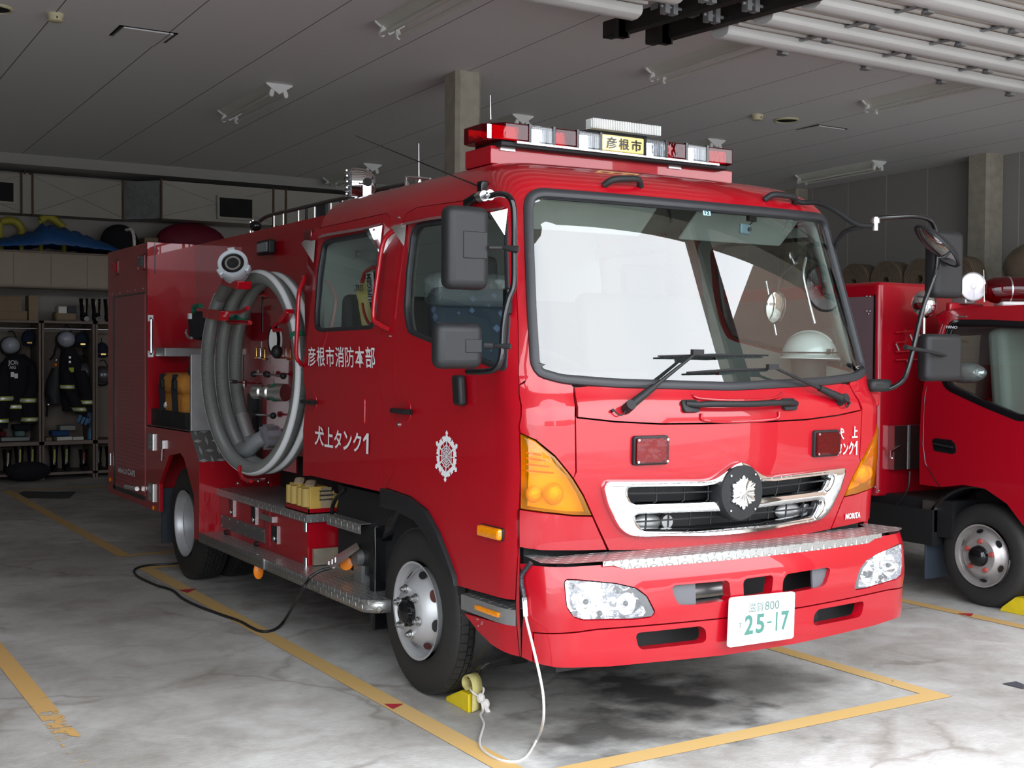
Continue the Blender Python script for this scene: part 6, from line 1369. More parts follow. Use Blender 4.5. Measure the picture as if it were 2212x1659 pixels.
# --- roof of the body: ladder rail, stops, small rack, searchlight, aerial
LX = 3.42
lad = [PX(552, 487, LX), PX(578, 467, LX), PX(640, 452, LX), PX(700, 437, LX), PX(745, 428, LX), PX(815, 410, LX), PX(880, 397, LX)]
t = MB(); t.tube(bez(lad[:3], 4) + lad[3:], .014, 8); ld = part(t, 'ladder_rail', mat('dark_rail', (.10, .095, .09), .45, .5))
for x, y in ((592, 466), (612, 462), (645, 455), (680, 447), (715, 439), (740, 434), (845, 407)):
    a = PX(x, y, LX); t = MB(); t.cyl((LX, a.y, BODY_T - .01), (LX, a.y, a.z), .008, n=8); part(t, 'post', M['steel'], ld)
for x, y in ((662, 451), (736, 432)): a = PX(x, y, LX); t = MB(); t.cyl((LX, a.y, BODY_T - .01), (LX, a.y, a.z), .010, n=8); part(t, 'post', M['dark'], ld)
a = PX(697, 455, LX); t = MB(); t.box((LX, a.y - .05, BODY_T - .01), (LX + .02, a.y + .12, a.z + .045)); part(t, 'locker_plate', M['int_dark'], ld, smooth=0)
q = PX(552, 491, 3.0); t = MB(); t.sphere(q + V((0, 0, .01)), .045, (1, 1, .8)); bk = part(t, 'beacon', M['gloss_black']); t = MB(); t.tube([q + V((0, .10, -.03)), q + V((0, .10, .05)), q + V((0, .05, .05)), q + V((0, .05, -.03))], .008, 8); part(t, 'guard', M['chrome'], bk)
fr = [PX(877, 402, 3.05), PX(877, 382, 3.05), PX(930, 387, 3.05), PX(930, 392, 3.05)]; t = MB(); t.tube([V((p.x, p.y, p.z)) for p in fr], .008, 8); rk = part(t, 'roof_rack', M['chrome'])
t = MB(); t.tube([PX(905, 394, 3.08), PX(904.5, 310, 3.08)], [.004, .0025], 8); ar = part(t, 'rod_aerial', M['steel']); t = MB(); t.cyl(PX(905, 398, 3.08), PX(905, 384, 3.08), .016, n=12); part(t, 'base', M['chrome'], ar)
sy = 6.82; sc_ = PY(776, 397, sy); R_ = (PY(807, 397, sy) - PY(744, 397, sy)).length / 2
fdv = V((-.92, .30, .0)).normalized()          # the lamp looks away to the left
t = MB(); t.lathe(sc_, fdv, [(-R_ * 1.05, .0), (-R_ * .98, R_ * .45), (-R_ * .7, R_ * .78), (-R_ * .3, R_ * .95), (R_ * .2, R_ * 1.0), (R_ * .55, R_ * .98)], 40); sl_ = part(t, 'searchlight', M['chrome'])
t = MB(); t.lathe(sc_ + fdv * R_ * .55, fdv, [(0, R_ * .97), (R_ * .2, R_ * .75), (R_ * .28, 0)], 40); part(t, 'lens', M['clearlens'], sl_)
t = MB(); t.lathe(sc_ + fdv * R_ * .5, fdv, [(-R_ * .5, 0), (-R_ * .3, R_ * .5), (0, R_ * .92)], 40); part(t, 'reflector', M['reflector'], sl_)
for k in (-2, -1, 0, 1, 2):
    zz = k * R_ * .36; t = MB(); hw = sqrt(max(.01, 1 - (k * .36) ** 2)) * R_; rt_ = fdv.cross(V((0, 0, 1))).normalized(); t.tube([sc_ + fdv * R_ * .25 + rt_ * hw + V((0, 0, zz)), sc_ + fdv * R_ * .85 + rt_ * hw * .9 + V((0, 0, zz)), sc_ + fdv * R_ * .85 - rt_ * hw * .9 + V((0, 0, zz))], .005, 6); part(t, 'guard_wire', M['chrome'], sl_)
t = MB(); c = sc_ + V((.03, -.12, 0)); kx = PY(795, 393, sy - R_ * 1.15); t.cyl(kx, kx + V((0, .04, 0)), .026, n=10); part(t, 'knob', M['black'], sl_); t = MB(); a_, b2 = PY(790, 400, sy - R_ * 1.08), PY(795, 431, sy - R_ * 1.08); t.box((a_.x - .02, a_.y - .004, b2.z), (a_.x + .035, a_.y + .004, a_.z)); part(t, 'bracket_arm', M['steel'], sl_, smooth=0)
t = MB(); q = PY(770, 436, sy); t.cyl((q.x, sy, BODY_T - .02), (q.x, sy, q.z + .02), .05); part(t, 'swivel_base', M['chrome'], sl_)
# --- chassis and tanks underneath
t = MB(); t.box((3.2, 5.9, .50), (4.2, 10.6, .78)); t.box((3.15, 6.7, .40), (4.25, 8.2, .96)); part(t, 'chassis', M['dark'], smooth=0)
t = MB(); t.box((2.66, 9.38, .18), (2.98, 9.40, .60)); part(t, 'rear_mud_flap', mat('bluish_rubber', (.02, .025, .035), .6), smooth=0)

# ================================================================ THINGS HUNG ON THE ENGINE
# --- suction hose: nearly three oval turns
CL, CR = PX(444, 800, 2.56), PX(628, 800, 2.69)
C0 = (CL + CR) / 2; e1 = (CL - CR) / 2; ctop = PX(545, 592, (CL.x + CR.x) / 2); cbot = PX(545, 1018, (CL.x + CR.x) / 2); bz = (ctop.z - cbot.z) / 2; C0.z = (ctop.z + cbot.z) / 2; e1.z = 0
hose = empty('suction_hose', (C0.x, C0.y, cbot.z - .04), 'coiled grey suction hose with a white stripe hanging on the fire engine', 'hose')
hr_ = .041; path = []; fa, fb_ = radians(-33), radians(720 + 52); Np = 4400
for i in range(Np + 1):
    f = i / Np; ph = fa + (fb_ - fa) * f; dx = .205 * (1 - f)
    sh_ = .018 * sin(ph * .7)
    sq = 1.0
    path.append(C0 + e1 * (cos(ph) * (1 - .03 * (1 - f))) + V((dx, 0, sin(ph) * bz * (1 - .03 * (1 - f)))))
rr = [hr_ * (1.0 + .05 * (1 if (i % 4) < 2 else -1)) for i in range(Np + 1)]
t = MB(); t.tube(path, rr, 14); t.build('hose', M['hosegrey'], hose, smooth=80)
st_ = MB(); Aq = []
for i in range(0, Np + 1, 8):
    p = path[i]; tg_ = (path[min(i + 1, Np)] - path[max(i - 1, 0)]).normalized(); rad = (p - (C0 + V((p.x - C0.x, 0, 0)))); rad = (rad - tg_ * rad.dot(tg_)); rad.normalize(); out = V((-1, 0, 0)); out = (out - tg_ * out.dot(tg_)).normalized()
    ring_ = []
    for a in (12, 28, 44, 60): a = radians(a); ring_.append(p + (rad * cos(a) + out * sin(a)) * (hr_ * 1.07))
    Aq.append(ring_)
n_ = len(Aq); st_.add(sum(Aq, []), [(4 * i + j, 4 * i + j + 1, 4 * i + j + 5, 4 * i + j + 4) for i in range(n_ - 1) for j in range(3)]); st_.build('stripe', M['hosewhite'], hose, solid=.0015)
for k in (158, 518, 158 + 720, 398, 38):
    ph = radians(k)
    if not fa < ph < fb_: continue
    i = int((ph - fa) / (fb_ - fa) * Np); a, b_ = path[i - 8], path[i + 8]; t = MB(); t.cyl(a, b_, hr_ * 1.12, n=20); t.build('green_band', M['green'], hose)
# free end with its coupling
pe = path[-1]; te = (path[-1] - path[-12]).normalized(); cc_ = PX(504, 572, 2.50)
axc = V((-.42, -.80, .42)).normalized()
t = MB(); t.tube(bez([pe, pe.lerp(cc_ - axc * .16, .5) + V((0, 0, .02)), cc_ - axc * .10, cc_ - axc * .04], 8), hr_ * 1.0, 16); t.build('hose_tail', M['hosegrey'], hose)
capm = mat('pale_grey_coupling', (.52, .56, .60), .35, .3)
t = MB(); t.lathe(cc_ - axc * .10, axc, [(0, .045), (.01, .085), (.065, .088), (.066, .08)], 40, True); t.build('coupling_body', capm, hose)
t = MB(); t.lathe(cc_ - axc * .034, axc, [(0, .082), (.008, .082)], 40); t.build('coupling_gap', M['black'], hose)
t = MB(); t.lathe(cc_ - axc * .026, axc, [(0, .086), (.002, .09), (.05, .092), (.056, .088), (.052, .068), (.03, .066)], 40)
u_ = axc.cross(V((0, 0, 1))).normalized(); w_ = axc.cross(u_)
cpl = t.build('coupling_ring', capm, hose)
for k in (40, 160, 280): a = radians(k); d = u_ * cos(a) + w_ * sin(a); t = MB(); t.obox(cc_ + axc * .004 + d * .094, d * .014, axc * .026, axc.cross(d) * .022); t.build('lug', capm, cpl, bevel=.006)
t = MB(); t.lathe(cc_ + axc * .0, axc, [(.0, .068), (.018, .066), (.020, .050), (.0, .048)], 36); t.build('gasket', M['gloss_black'], cpl)
t = MB(); t.lathe(cc_ + axc * .0, axc, [(.0, .050), (.024, .048), (.024, .036), (.0, .034), (-.03, .033)], 36); t.build('sleeve', M['steel'], cpl); t = MB(); t.lathe(cc_ - axc * .03, axc, [(0, .034), (.004, .0)], 24); t.build('bore', M['vent_dark'], cpl)
# lower end: collar, elbow and lugged coupling on the pump inlet
p0_ = path[0]; t0v = (path[0] - path[12]).normalized(); t = MB(); t.cyl(p0_ - t0v * .03, p0_ + t0v * .10, .05, .050, n=28); t.cyl(p0_ + t0v * .10, p0_ + t0v * .15, .056, n=28); t.build('collar', M['alu'], hose)
pi_ = PX(592, 945, 2.80); q1 = p0_ + t0v * .17; q2 = PX(524, 975, 2.70); q3 = PX(545, 960, 2.70)
t = MB(); t.tube(bez([q1, PX(520, 968, 2.72), PX(535, 972, 2.70), PX(553, 955, 2.72), PX(572, 944, 2.76)], 8), .050, 22); t.build('elbow', mat('grey_elbow', (.24, .25, .26), .35, .3), hose)
q4, q5 = PX(570, 944, 2.755), PX(590, 943, 2.82); t = MB(); t.cyl(q4, q5 + (q5 - q4) * .4, .070, n=32); inl = t.build('inlet_coupling', mat('mauve_grey_coupling', (.26, .24, .27), .4, .3), hose)
dv = (q5 - q4).normalized(); uu = dv.cross(V((0, 0, 1))).normalized(); ww = dv.cross(uu)
for k in range(8): a = 2 * pi * k / 8; d = uu * cos(a) + ww * sin(a); t = MB(); t.obox((q4 + q5) / 2 + d * .072, d * .008, dv * .035, dv.cross(d) * .008); t.build('lug', M['alu'], inl, smooth=0)
# --- orange rucksack in the bay
bc = PX(382, 865, 2.76); pk = empty('rucksack', (bc.x, bc.y, shz - .02), 'orange canvas rucksack with black straps standing in the engine side bay', 'rucksack')
x0, x1 = 2.66, 2.93; ya_, yb_ = PX(411, 880, 2.70).y + .02, PX(356, 880, 2.70).y
zb2, zt2 = PX(382, 915, 2.70).z, PX(382, 800, 2.70).z
t = MB(); t.box((x0, ya_, zb2), (x1, yb_, zt2 - .16)); t.build('pack', M['bagorange'], pk, bevel=.05, seg=4)
t = MB(); t.box((x0 - .02, ya_, zb2 + (zt2 - zb2) * .55), (x1, yb_ + .02, zt2 - .02)); t.build('lid', M['bagorange'], pk, bevel=.07, seg=4)
t = MB(); t.box((x0 - .004, ya_, zb2 - .005), (x1, yb_ + .005, zb2 + .05)); t.build('base', M['int_dark'], pk, bevel=.01)
for fx in (.28, .80):
    yy = yb_ + (ya_ - yb_) * fx; t = MB(); t.tube(bez([(x0 - .01, yy + .05, zt2 - .03), (x0 - .035, yy, zt2 - .12), (x0 - .03, yy + .01, zb2 + .22), (x0 - .012, yy + .03, zb2 + .02)], 6), .022, 8, flat=.35); t.build('strap', M['coat_black'], pk)
    t = MB(); t.box((x0 - .045, yy - .03, zb2 + .26), (x0 - .02, yy + .04, zb2 + .33)); t.build('buckle', M['black'], pk, bevel=.006)
t = MB(); t.sphere((x0 + .1, ya_ + .03, zt2 + .0), .06, (1, 1, 1.2)); t.build('roll', M['coat_black'], pk)
hlp = PX(352, 884, 2.66); t = MB(); t.tube(bez([hlp + V((0, .12, -.03)), hlp, hlp + V((0, -.10, .045))], 6), .018, 8); setp(rebase(t.build('white_hose_end', M['white']), hlp), 'short white hose end beside the orange rucksack', 'hose')
# portable tool hanging beside the locker
q = PX(415, 700, 2.72); tl = empty('power_tool', tuple(q), 'black and green hand tool hanging beside the coiled hose', 'tool')
t = MB(); t.prism([PX(x, y, 2.70) for x, y in ((404, 690), (416, 672), (430, 675), (432, 728), (420, 735), (407, 728))], (.12, 0, 0)); t.build('body', M['coat_black'], tl, bevel=.02, seg=3)
t = MB(); t.tube(bez([PX(420, 675, 2.70), PX(418, 665, 2.70), PX(424, 661, 2.70), PX(434, 661, 2.70)], 5), .018, 8); t.build('green_handle', M['green'], tl)
t = MB(); t.tube(bez([PX(403, 712, 2.69), PX(402, 720, 2.69), PX(407, 728, 2.69), PX(414, 730, 2.69)], 5), .010, 8); t.build('chrome_guard', M['steel'], tl); t = MB(); q = PX(410, 683, 2.69); t.box((2.68, q.y - .02, q.z - .02), (2.70, q.y + .02, q.z + .02)); t.build('tag', M['white'], tl, smooth=0)
# --- wheel chocks in their red tray on the tool box
ctr = PX(628, 1090, 2.80); Yc0, Yc1 = PX(716, 1100, BX + .02).y, PX(630, 1080, BX + .02).y
zt2_ = zt_ + .004
t = MB(); ty0, ty1 = bt_y0 + .0, bt_y0 + .36
tx0, tx1 = BX + .005, BX + .30
t.box((tx0, ty0, zt2_), (tx1, ty1, zt2_ + .006)); t.box((tx0, ty0, zt2_), (tx0 + .006, ty1, zt2_ + .03)); t.box((tx0, ty0, zt2_), (tx1, ty0 + .006, zt2_ + .03)); t.box((tx1 - .006, ty0, zt2_), (tx1, ty1, zt2_ + .03)); t.box((tx0, ty1 - .006, zt2_), (tx1, ty1, zt2_ + .03))
tray = part(t, 'chock_tray', M['red'], smooth=0)
def chock(name, x, y, z, L_, W_, H_, label, m_, axis='x', group=None, web=True, notch=True):
    """wedge: high at (x,y), sloping off along +axis"""
    t = empty(name, (x, y, z), label, 'wheel chock', group); mb = MB()
    prof = [(0, 0), (L_, 0), (L_, .03), (L_ * .42, H_), (0, H_)]
    if axis == 'x': mb.prism([(x + a, y, z + b_) for a, b_ in prof], (0, W_, 0))
    else: mb.prism([(x, y + a, z + b_) for a, b_ in prof], (W_, 0, 0))
    mb.build('wedge', m_, t, bevel=.004); return t
n_c = 2
for i, lb in enumerate(('yellow wooden chock with a buckled strap, front one in the red tray', 'yellow wooden chock in the red tray, right behind the front one')):
    y = ty0 + .012 + i * .17
    ck = chock('wheel_chock', tx0 + .014, y, zt2_ + .006, .26, .15, .15, lb, M['yellowwood'], 'x', 'chocks in the red tray')
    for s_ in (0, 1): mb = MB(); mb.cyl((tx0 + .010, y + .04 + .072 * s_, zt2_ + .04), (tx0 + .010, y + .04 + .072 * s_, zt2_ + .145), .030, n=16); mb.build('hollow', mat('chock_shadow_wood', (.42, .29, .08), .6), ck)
    mb = MB(); mb.tube(bez([(tx0 + .02, y + .02, zt2_ + .16), (tx0 + .05, y + .07, zt2_ + .185), (tx0 + .08, y + .12, zt2_ + .16)], 6), .028, 8, flat=.25); mb.build('strap_loop', M['web'], ck)
    if i == 0:
        mb = MB(); mb.box((tx0 + .08, y - .008, zt2_ + .02), (tx0 + .145, y - .002, zt2_ + .15)); mb.build('strap', M['web'], ck, smooth=0)
        mb = MB(); c = V((tx0 + .112, y - .012, zt2_ + .105)); mb.tube([c + V((a, 0, b_)) for a, b_ in ((-.045, -.025), (.045, -.025), (.045, .025), (-.045, .025))], .005, 8, True); mb.cyl(c + V((-.045, 0, 0)), c + V((.045, 0, 0)), .005, n=8); mb.build('buckle', M['steel'], ck)
# --- yellow chock with a loop against the front wheel
fc = PZ(965, 1522, 0); 
cx0, cy0 = 2.79, PZ(985, 1540, 0).y
cA, cB, cC = PZ(963, 1514, 0), PZ(1012, 1541, 0), PZ(1042, 1530, 0)
ckt = empty('wheel_chock', (cA.x + .1, cA.y - .05, 0), 'scuffed yellow chock with a webbing loop against the front wheel', 'wheel chock')
back = cC - cB; fwd = cA - cB
hh = .085
t = MB(); T0 = cB + V((0, 0, hh)); T1 = cC + V((0, 0, hh)); M0 = cB.lerp(cA, .35) + V((0, 0, hh)); M1 = cC + (cA - cB) * .35 + V((0, 0, hh)); E0 = cA; E1 = cC + (cA - cB)
t.add([cB, cA, E0 + V((0, 0, .02)), M0, T0, cC, E1, E1 + V((0, 0, .02)), M1, T1], [(0, 1, 2, 3, 4), (5, 9, 8, 7, 6), (0, 4, 9, 5), (4, 3, 8, 9), (3, 2, 7, 8), (2, 1, 6, 7), (1, 0, 5, 6)]); t.build('wedge', M['yellow'], ckt, bevel=.004)
mid = (cB + cC) / 2; dy_ = (cB - cA).normalized(); sid = (cC - cB).normalized()
lp = bez([mid + dy_ * .010 + V((0, 0, .004)), mid + dy_ * .014 + V((0, 0, .06)), mid + dy_ * .016 + V((0, 0, .115)), mid - dy_ * .005 + V((0, 0, .150)), mid - dy_ * .045 + V((0, 0, .160)), mid - dy_ * .085 + V((0, 0, .135)), mid - dy_ * .085 + V((0, 0, .105)), mid - dy_ * .05 + V((0, 0, .090))], 7)
t = MB(); A = [p - sid * .034 for p in lp]; Bq = [p + sid * .034 for p in lp]; n_ = len(lp); t.add(A + Bq, [(i, i + 1, i + 1 + n_, i + n_) for i in range(n_ - 1)]); t.build('webbing_loop', M['webyel'], ckt, solid=.005)
# --- rope from bumper to chock
kn = mid + dy_ * .035 + sid * .012 + V((0, 0, .065)); top_ = S(1148, 1213, 0) if False else BUM.M(*BUM.hit(1150, 1217), -.012)
rp1 = [BUM.M(*BUM.hit(x, y), -.012) for x, y in ((1133, 1240), (1132, 1262), (1137, 1290))]
gtr = [PY(1173, 1560, 4.02), PZ(1160, 1597, .02), PZ(1130, 1640, .006), PZ(1085, 1643, .006), PZ(1045, 1622, .006), PZ(1036, 1600, .006), PZ(1045, 1565, .006), PZ(1038, 1545, .012)]
rope = empty('rope', tuple(kn), 'white rope running from the bumper to the yellow chock', 'rope')
hang = [rp1[-1], BUM.M(*BUM.hit(1140, 1330), -.012), PY(1152, 1400, 4.02), PY(1166, 1460, 3.98), PY(1174, 1510, 3.98)]
full = [hang[0], hang[1], hang[2], hang[3], hang[4]] + gtr + [kn + V((.0, -.02, -.05)), kn]
t = MB(); t.tube(bez(full, 8), .0055, 8); t.build('line', M['rope'], rope)
t = MB(); t.tube(bez([hang[0], hang[0].lerp(hang[1], .5), hang[1]], 6), .010, 8); t.build('whipping', M['white'], rope)
t = MB(); t.tube(bez([top_, rp1[0], rp1[1], rp1[2], hang[0] + V((0, 0, -.02))], 6), .010, 8); t.build('black_taped_end', M['tape'], rope)
t = MB(); t.sphere(kn, .020, (1, 1, 1.2)); t.sphere(kn + V((.025, -.005, -.03)), .017, (1, 1, 1.5)); t.tube([kn, kn + V((.035, -.01, -.07))], .012, 8); t.build('knot', M['rope'], rope)
t = MB(); t.tube(bez([kn, kn - sid * .045 + V((0, .01, .03)), mid - sid * .038 + V((0, 0, .105))], 6), .005, 8); t.tube(bez([kn, kn + sid * .03 + V((0, .01, .03)), mid + sid * .038 + V((0, 0, .105))], 6), .005, 8); t.build('loop', M['rope'], rope)
# --- black charging cable on the floor
pl_ = PX(714, 1227, 2.66)
cab_pts = [pl_, PX(690, 1234, 2.60), PX(668, 1250, 2.55), PX(650, 1280, 2.50)] 
gp = [(618, 1335), (600, 1356), (580, 1364), (560, 1363), (540, 1354), (518, 1342), (470, 1325), (430, 1310), (395, 1293), (372, 1275), (340, 1265), (310, 1252), (295, 1243), (290, 1232), (305, 1224), (335, 1220), (372, 1218), (420, 1214)]
pts = cab_pts + [PZ(x, y, .009 if i > 0 else .05) for i, (x, y) in enumerate(gp)]
cbl = MB().tube(bez(pts, 7), .009, 8).build('charging_cable', M['cable']); setp(rebase(cbl, (2.5, 7.4, 0)), 'black charging cable looping over the yellow line to the engine', 'cable')

# ================================================================ THE SECOND, SMALLER TRUCK
TX = 6.80; TC = TX + .85
truck = empty('small_fire_truck', (TC, 6.0, 0), 'smaller red fire truck parked on the right, cut off by the photo edge', 'fire truck')
def tmap(u, v, off=0.0): return V((TX + .13 * max(0, (v - 1.30) / .7) ** 1.4 + .05 * max(0, (.95 - v)) ** 1.5 + off, u, v))
def tmir(u, v, off=0.0): p = tmap(u, v, off); return V((2 * TC - p.x, p.y, p.z))
def T2(pts, X=TX + .02): return [(lambda p: (p.y, p.z))(PX(x, y, X)) for x, y in pts]
roof_px = [(2212, 661), (2084, 667), (2040, 674), (2026, 684)]
back_px = [(2018, 705), (2007, 751), (1997, 850), (1993, 952), (1992, 1046)]
low_px = [(2036, 1052), (2084, 1047), (2131, 1055), (2178, 1088), (2212, 1135)]
Rf, Bk, Lo = T2(roof_px, TX + .12), T2(back_px, TX + .03), T2(low_px)
zr = Rf[0][1]
side = [(4.0, zr - .45), (4.25, zr)] + [(4.7, zr)] + Rf[1:] + Bk + Lo + [(4.68, .62), (4.6, .38), (3.95, .38), (3.85, .9), (3.85, 1.15)]
win = T2([(2060, 690), (2130, 690), (2212, 694)], TX + .08) + [(4.30, T2([(2212, 694)], TX + .08)[0][1] - .02), (4.08, 1.35)] + T2([(2212, 911), (2131, 878), (2054, 843), (2042, 828), (2034, 790), (2036, 705), (2045, 692)], TX + .05)
for mp_, nm in ((tmap, 'cab_side'), (tmir, 'cab_side')):
    t = MB(); patch(t, side, [fillet(win, .03, 2)], mp_, .06, .04); cs = part(t, nm, M['red2'], truck)
    t = MB(); raised(t, fillet(win, .03, 2), [inset(fillet(win, .03, 2), .045)], mp_, .004, .004, .04, .03); part(t, 'window_frame', M['gloss_black'], cs)
    t = MB(); patch(t, inset(win, .03), [], mp_, .1, 0, .010); part(t, 'window_glass', M['glass'], cs)
    t = MB(); patch(t, inset(side, .03), [fillet(win, .03, 2)], mp_, .12, 0, .05); part(t, 'side_lining', M['int_grey'], cs)
    if mp_ is tmap: cside = cs
# roof, back and front of the cab
sec = [(p[0], p[1]) for p in side[:3]] + Rf[1:]
t = MB(); A = [tmap(a, b_, .0) for a, b_ in sec]; Bq = [tmir(a, b_, 0) for a, b_ in sec]; n_ = len(sec)
mid_ = [(a + b_) / 2 + V((0, 0, .03)) for a, b_ in zip(A, Bq)]
t.add(A + mid_ + Bq, [(i, i + 1, i + 1 + n_, i + n_) for i in range(n_ - 1)] + [(i + n_, i + 1 + n_, i + 1 + 2 * n_, i + 2 * n_) for i in range(n_ - 1)]); part(t, 'roof', M['red2'], truck, solid=.02)
t = MB(); qs = [Rf[-1]] + Bk; A = [tmap(a, b_) for a, b_ in qs]; Bq = [tmir(a, b_) for a, b_ in qs]; n_ = len(qs); t.add(A + Bq, [(i, i + 1, i + 1 + n_, i + n_) for i in range(n_ - 1)]); part(t, 'cab_back', M['red2'], truck)
t = MB(); t.box((TX + .2, Bk[0][0] - .03, 1.35), (2 * TC - TX - .2, Bk[0][0] - .012, 1.85)); part(t, 'rear_window', M['glass'], truck, smooth=0)
t = MB(); t.box((TX + .05, 3.86, .5), (2 * TC - TX - .05, 3.9, 1.2)); t.box((TX + .36, 3.95, .38), (2 * TC - TX - .36, 5.55, .9)); part(t, 'cab_front', M['dark'], truck, smooth=0)
# seam of the door, handle
def seam2(pts, par=cside, m_=None): t = MB(); t.tube([tmap(*T2([p], TX + .02)[0], -.0) for p in pts], .0035, 5); part(t, 'door_seam', m_ or M['gloss_black'], par)
seam2([(2020, 700), (2010, 760), (2001, 860), (1998, 960), (2003, 1000), (2025, 1040), (2036, 1052)])
hq = T2([(2018, 950), (2024, 946), (2060, 950), (2070, 962), (2070, 978), (2062, 981), (2022, 974)]); t = MB(); raised(t, fillet(hq, .012, 2), [], tmap, .004, .003, .03); hh2 = part(t, 'door_handle', M['gloss_black'], cside)
t = MB(); a, b_ = T2([(2024, 958), (2064, 966)]); t.tube([tmap(a[0], a[1], -.01), tmap(b_[0], b_[1], -.012)], .012, 8, flat=.6); part(t, 'grip', M['black'], hh2)
q = T2([(2039, 709), (2063, 710), (2039, 703), (2063, 704)], TX + .06); q = [(a, b_) for a, b_ in q]
letters('truck_lettering', 'HINO', quadmap(tmap(*q[0], -.006), tmap(*q[1], -.006), tmap(*q[2], -.006), tmap(*q[3], -.006)), M['decal'], cside, .03)
q = T2([(2080, 684)], TX + .09)[0]; t = MB(); t.tube([tmap(q[0] + .06, q[1], -.005), tmap(q[0] - .02, q[1], -.005)], .006, 6); part(t, 'gutter_mark', M['steel'], cside)
# seats, steering wheel, foil inside
seatg = mat('grey_seat_vinyl', (.26, .29, .26), .6)
for xs in (TX + .38, TX + 1.2):
    t = MB(); t.obox((xs, 5.25, 1.50), (.22, 0, 0), (0, .07, -.01), (0, .03, .33)); t.box((xs - .24, 4.72, 1.05), (xs + .24, 5.25, 1.22)); st2 = part(t, 'seat', seatg, truck, bevel=.05, seg=3)
    t = MB(); t.obox((xs, 5.30, 1.75), (.12, 0, 0), (0, .05, 0), (0, .01, .09)); part(t, 'headrest', seatg, st2, bevel=.04, seg=3)
t = MB(); c = V((TX + .38, 4.62, 1.28)); ax = V((0, -.45, .89)).normalized(); u_ = V((1, 0, 0)); w_ = ax.cross(u_); t.tube([c + (u_ * cos(a) + w_ * sin(a)) * .21 for a in [2 * pi * i / 28 for i in range(28)]], .016, 8, True); t.tube([c - u_ * .2, c, c + u_ * .2], .014, 8); t.cyl(c - ax * .3, c, .03); part(t, 'steering_wheel', mat('grey_wheel', (.22, .21, .20), .5), truck)
t = MB(); t.sphere(PX(2085, 805, TX + .18), .12, (.6, 1.4, .6), 16, 10); part(t, 'foil_cover', mat('silver_foil', (.75, .77, .78), .25, .6, bump=1, bscale=25), truck)
t = MB(); t.box((TX + .05, 4.0, .9), (2 * TC - TX - .05, 5.6, 1.0)); t.box((TX + .06, 4.0, 1.0), (2 * TC - TX - .06, 4.35, 1.20)); part(t, 'cab_floor', M['int_grey'], truck, smooth=0)
# --- body box
bxX = 6.75; bc_ = PX(1897, 840, bxX); by0 = bc_.y; bz1 = PX(1900, 608, bxX).z; bz0 = PX(1897, 1074, bxX).z; by1 = 9.6
foot_ = fillet([(bxX, by1), (bxX, by0), (2 * TC - bxX, by0), (2 * TC - bxX, by1)], [0, .05, .05, 0], 4)
t = MB(); t.prism([(x, y, bz0) for x, y in foot_], (0, 0, bz1 - bz0)); box2 = part(t, 'body_box', M['red2'], truck, bevel=.025, seg=3)
a, b_ = PX(1829, 1045, bxX - .004), PX(1889, 640, bxX - .004); t = MB(); t.box((bxX - .006, b_.y, bz0 + .10), (bxX + .001, by1 - .2, b_.z)); sd = part(t, 'side_shutter', mat('mauve_grey_panel', (.20, .14, .155), .4, .2), box2, smooth=0)
t = MB(); t.box((bxX - .010, b_.y - .012, bz0 + .09), (bxX - .001, b_.y, b_.z + .01)); part(t, 'shutter_seam', M['gloss_black'], box2, smooth=0)
for x, y in ((1872, 640), (1879, 640), (1872, 672), (1879, 672), (1876, 678), (1890, 1052), (1898, 1060)):
    q = PX(x, y, bxX - .006); t = MB(); t.sphere(q, .008, n=8, m=5); part(t, 'screw', M['steel'], box2)
a, b_ = PX(1869, 914, bxX - .01), PX(1882, 884, bxX - .01); t = MB(); t.box((bxX - .02, b_.y, a.z), (bxX - .001, a.y, b_.z)); part(t, 'latch', M['steel'], box2, bevel=.004)
a, b_ = PY(1929, 1015, by0 - .05), PY(1992, 918, by0 - .05); t = MB(); t.box((a.x, by0 - .06, a.z), (b_.x + .3, by0, b_.z)); sb = part(t, 'steel_locker', M['steel'], box2, smooth=0)
t = MB(); q = PY(1926, 975, by0 - .08); t.tube([q + V((0, 0, -.05)), q, q + V((.08, 0, .03))], .010, 8); part(t, 'handle', M['chrome'], sb); t = MB(); c1, c2 = PY(1961, 1013, by0 - .063), PY(1966, 918, by0 - .063); t.box((c1.x, by0 - .064, c1.z), (c1.x + .02, by0 - .06, c2.z)); part(t, 'hinge', M['galv'], sb, smooth=0)
for y in (718, 740, 760, 778):
    a, b_ = PY(1935, y, by0 - .03), PY(1990, y - 2, by0 - .03); t = MB(); t.tube([a, b_], .006, 6); part(t, 'tool_rail', M['dred'], box2)
for x, y in ((1966, 722), (1936, 742), (1960, 778), (1985, 722)):
    q = PY(x, y, by0 - .04); t = MB(); t.tube([q, q + V((.02, -.01, -.05))], .008, 6); part(t, 'tool_clip', M['steel'], box2)
a, b_ = PY(1967, 755, by0 - .03), PY(1978, 712, by0 - .03); t = MB(); t.box((a.x, by0 - .04, a.z), (b_.x, by0, b_.z)); part(t, 'strap_plate', M['dred'], box2, smooth=0)
c = PY(1996, 658, by0 - .35); t = MB(); t.sphere(c, .085, (1, 1, 1.1)); cb = part(t, 'chrome_lamp', M['chrome'], truck); t = MB(); t.cyl(c + V((0, 0, -.30)), c, .014, n=10); part(t, 'stem', M['steel'], cb)
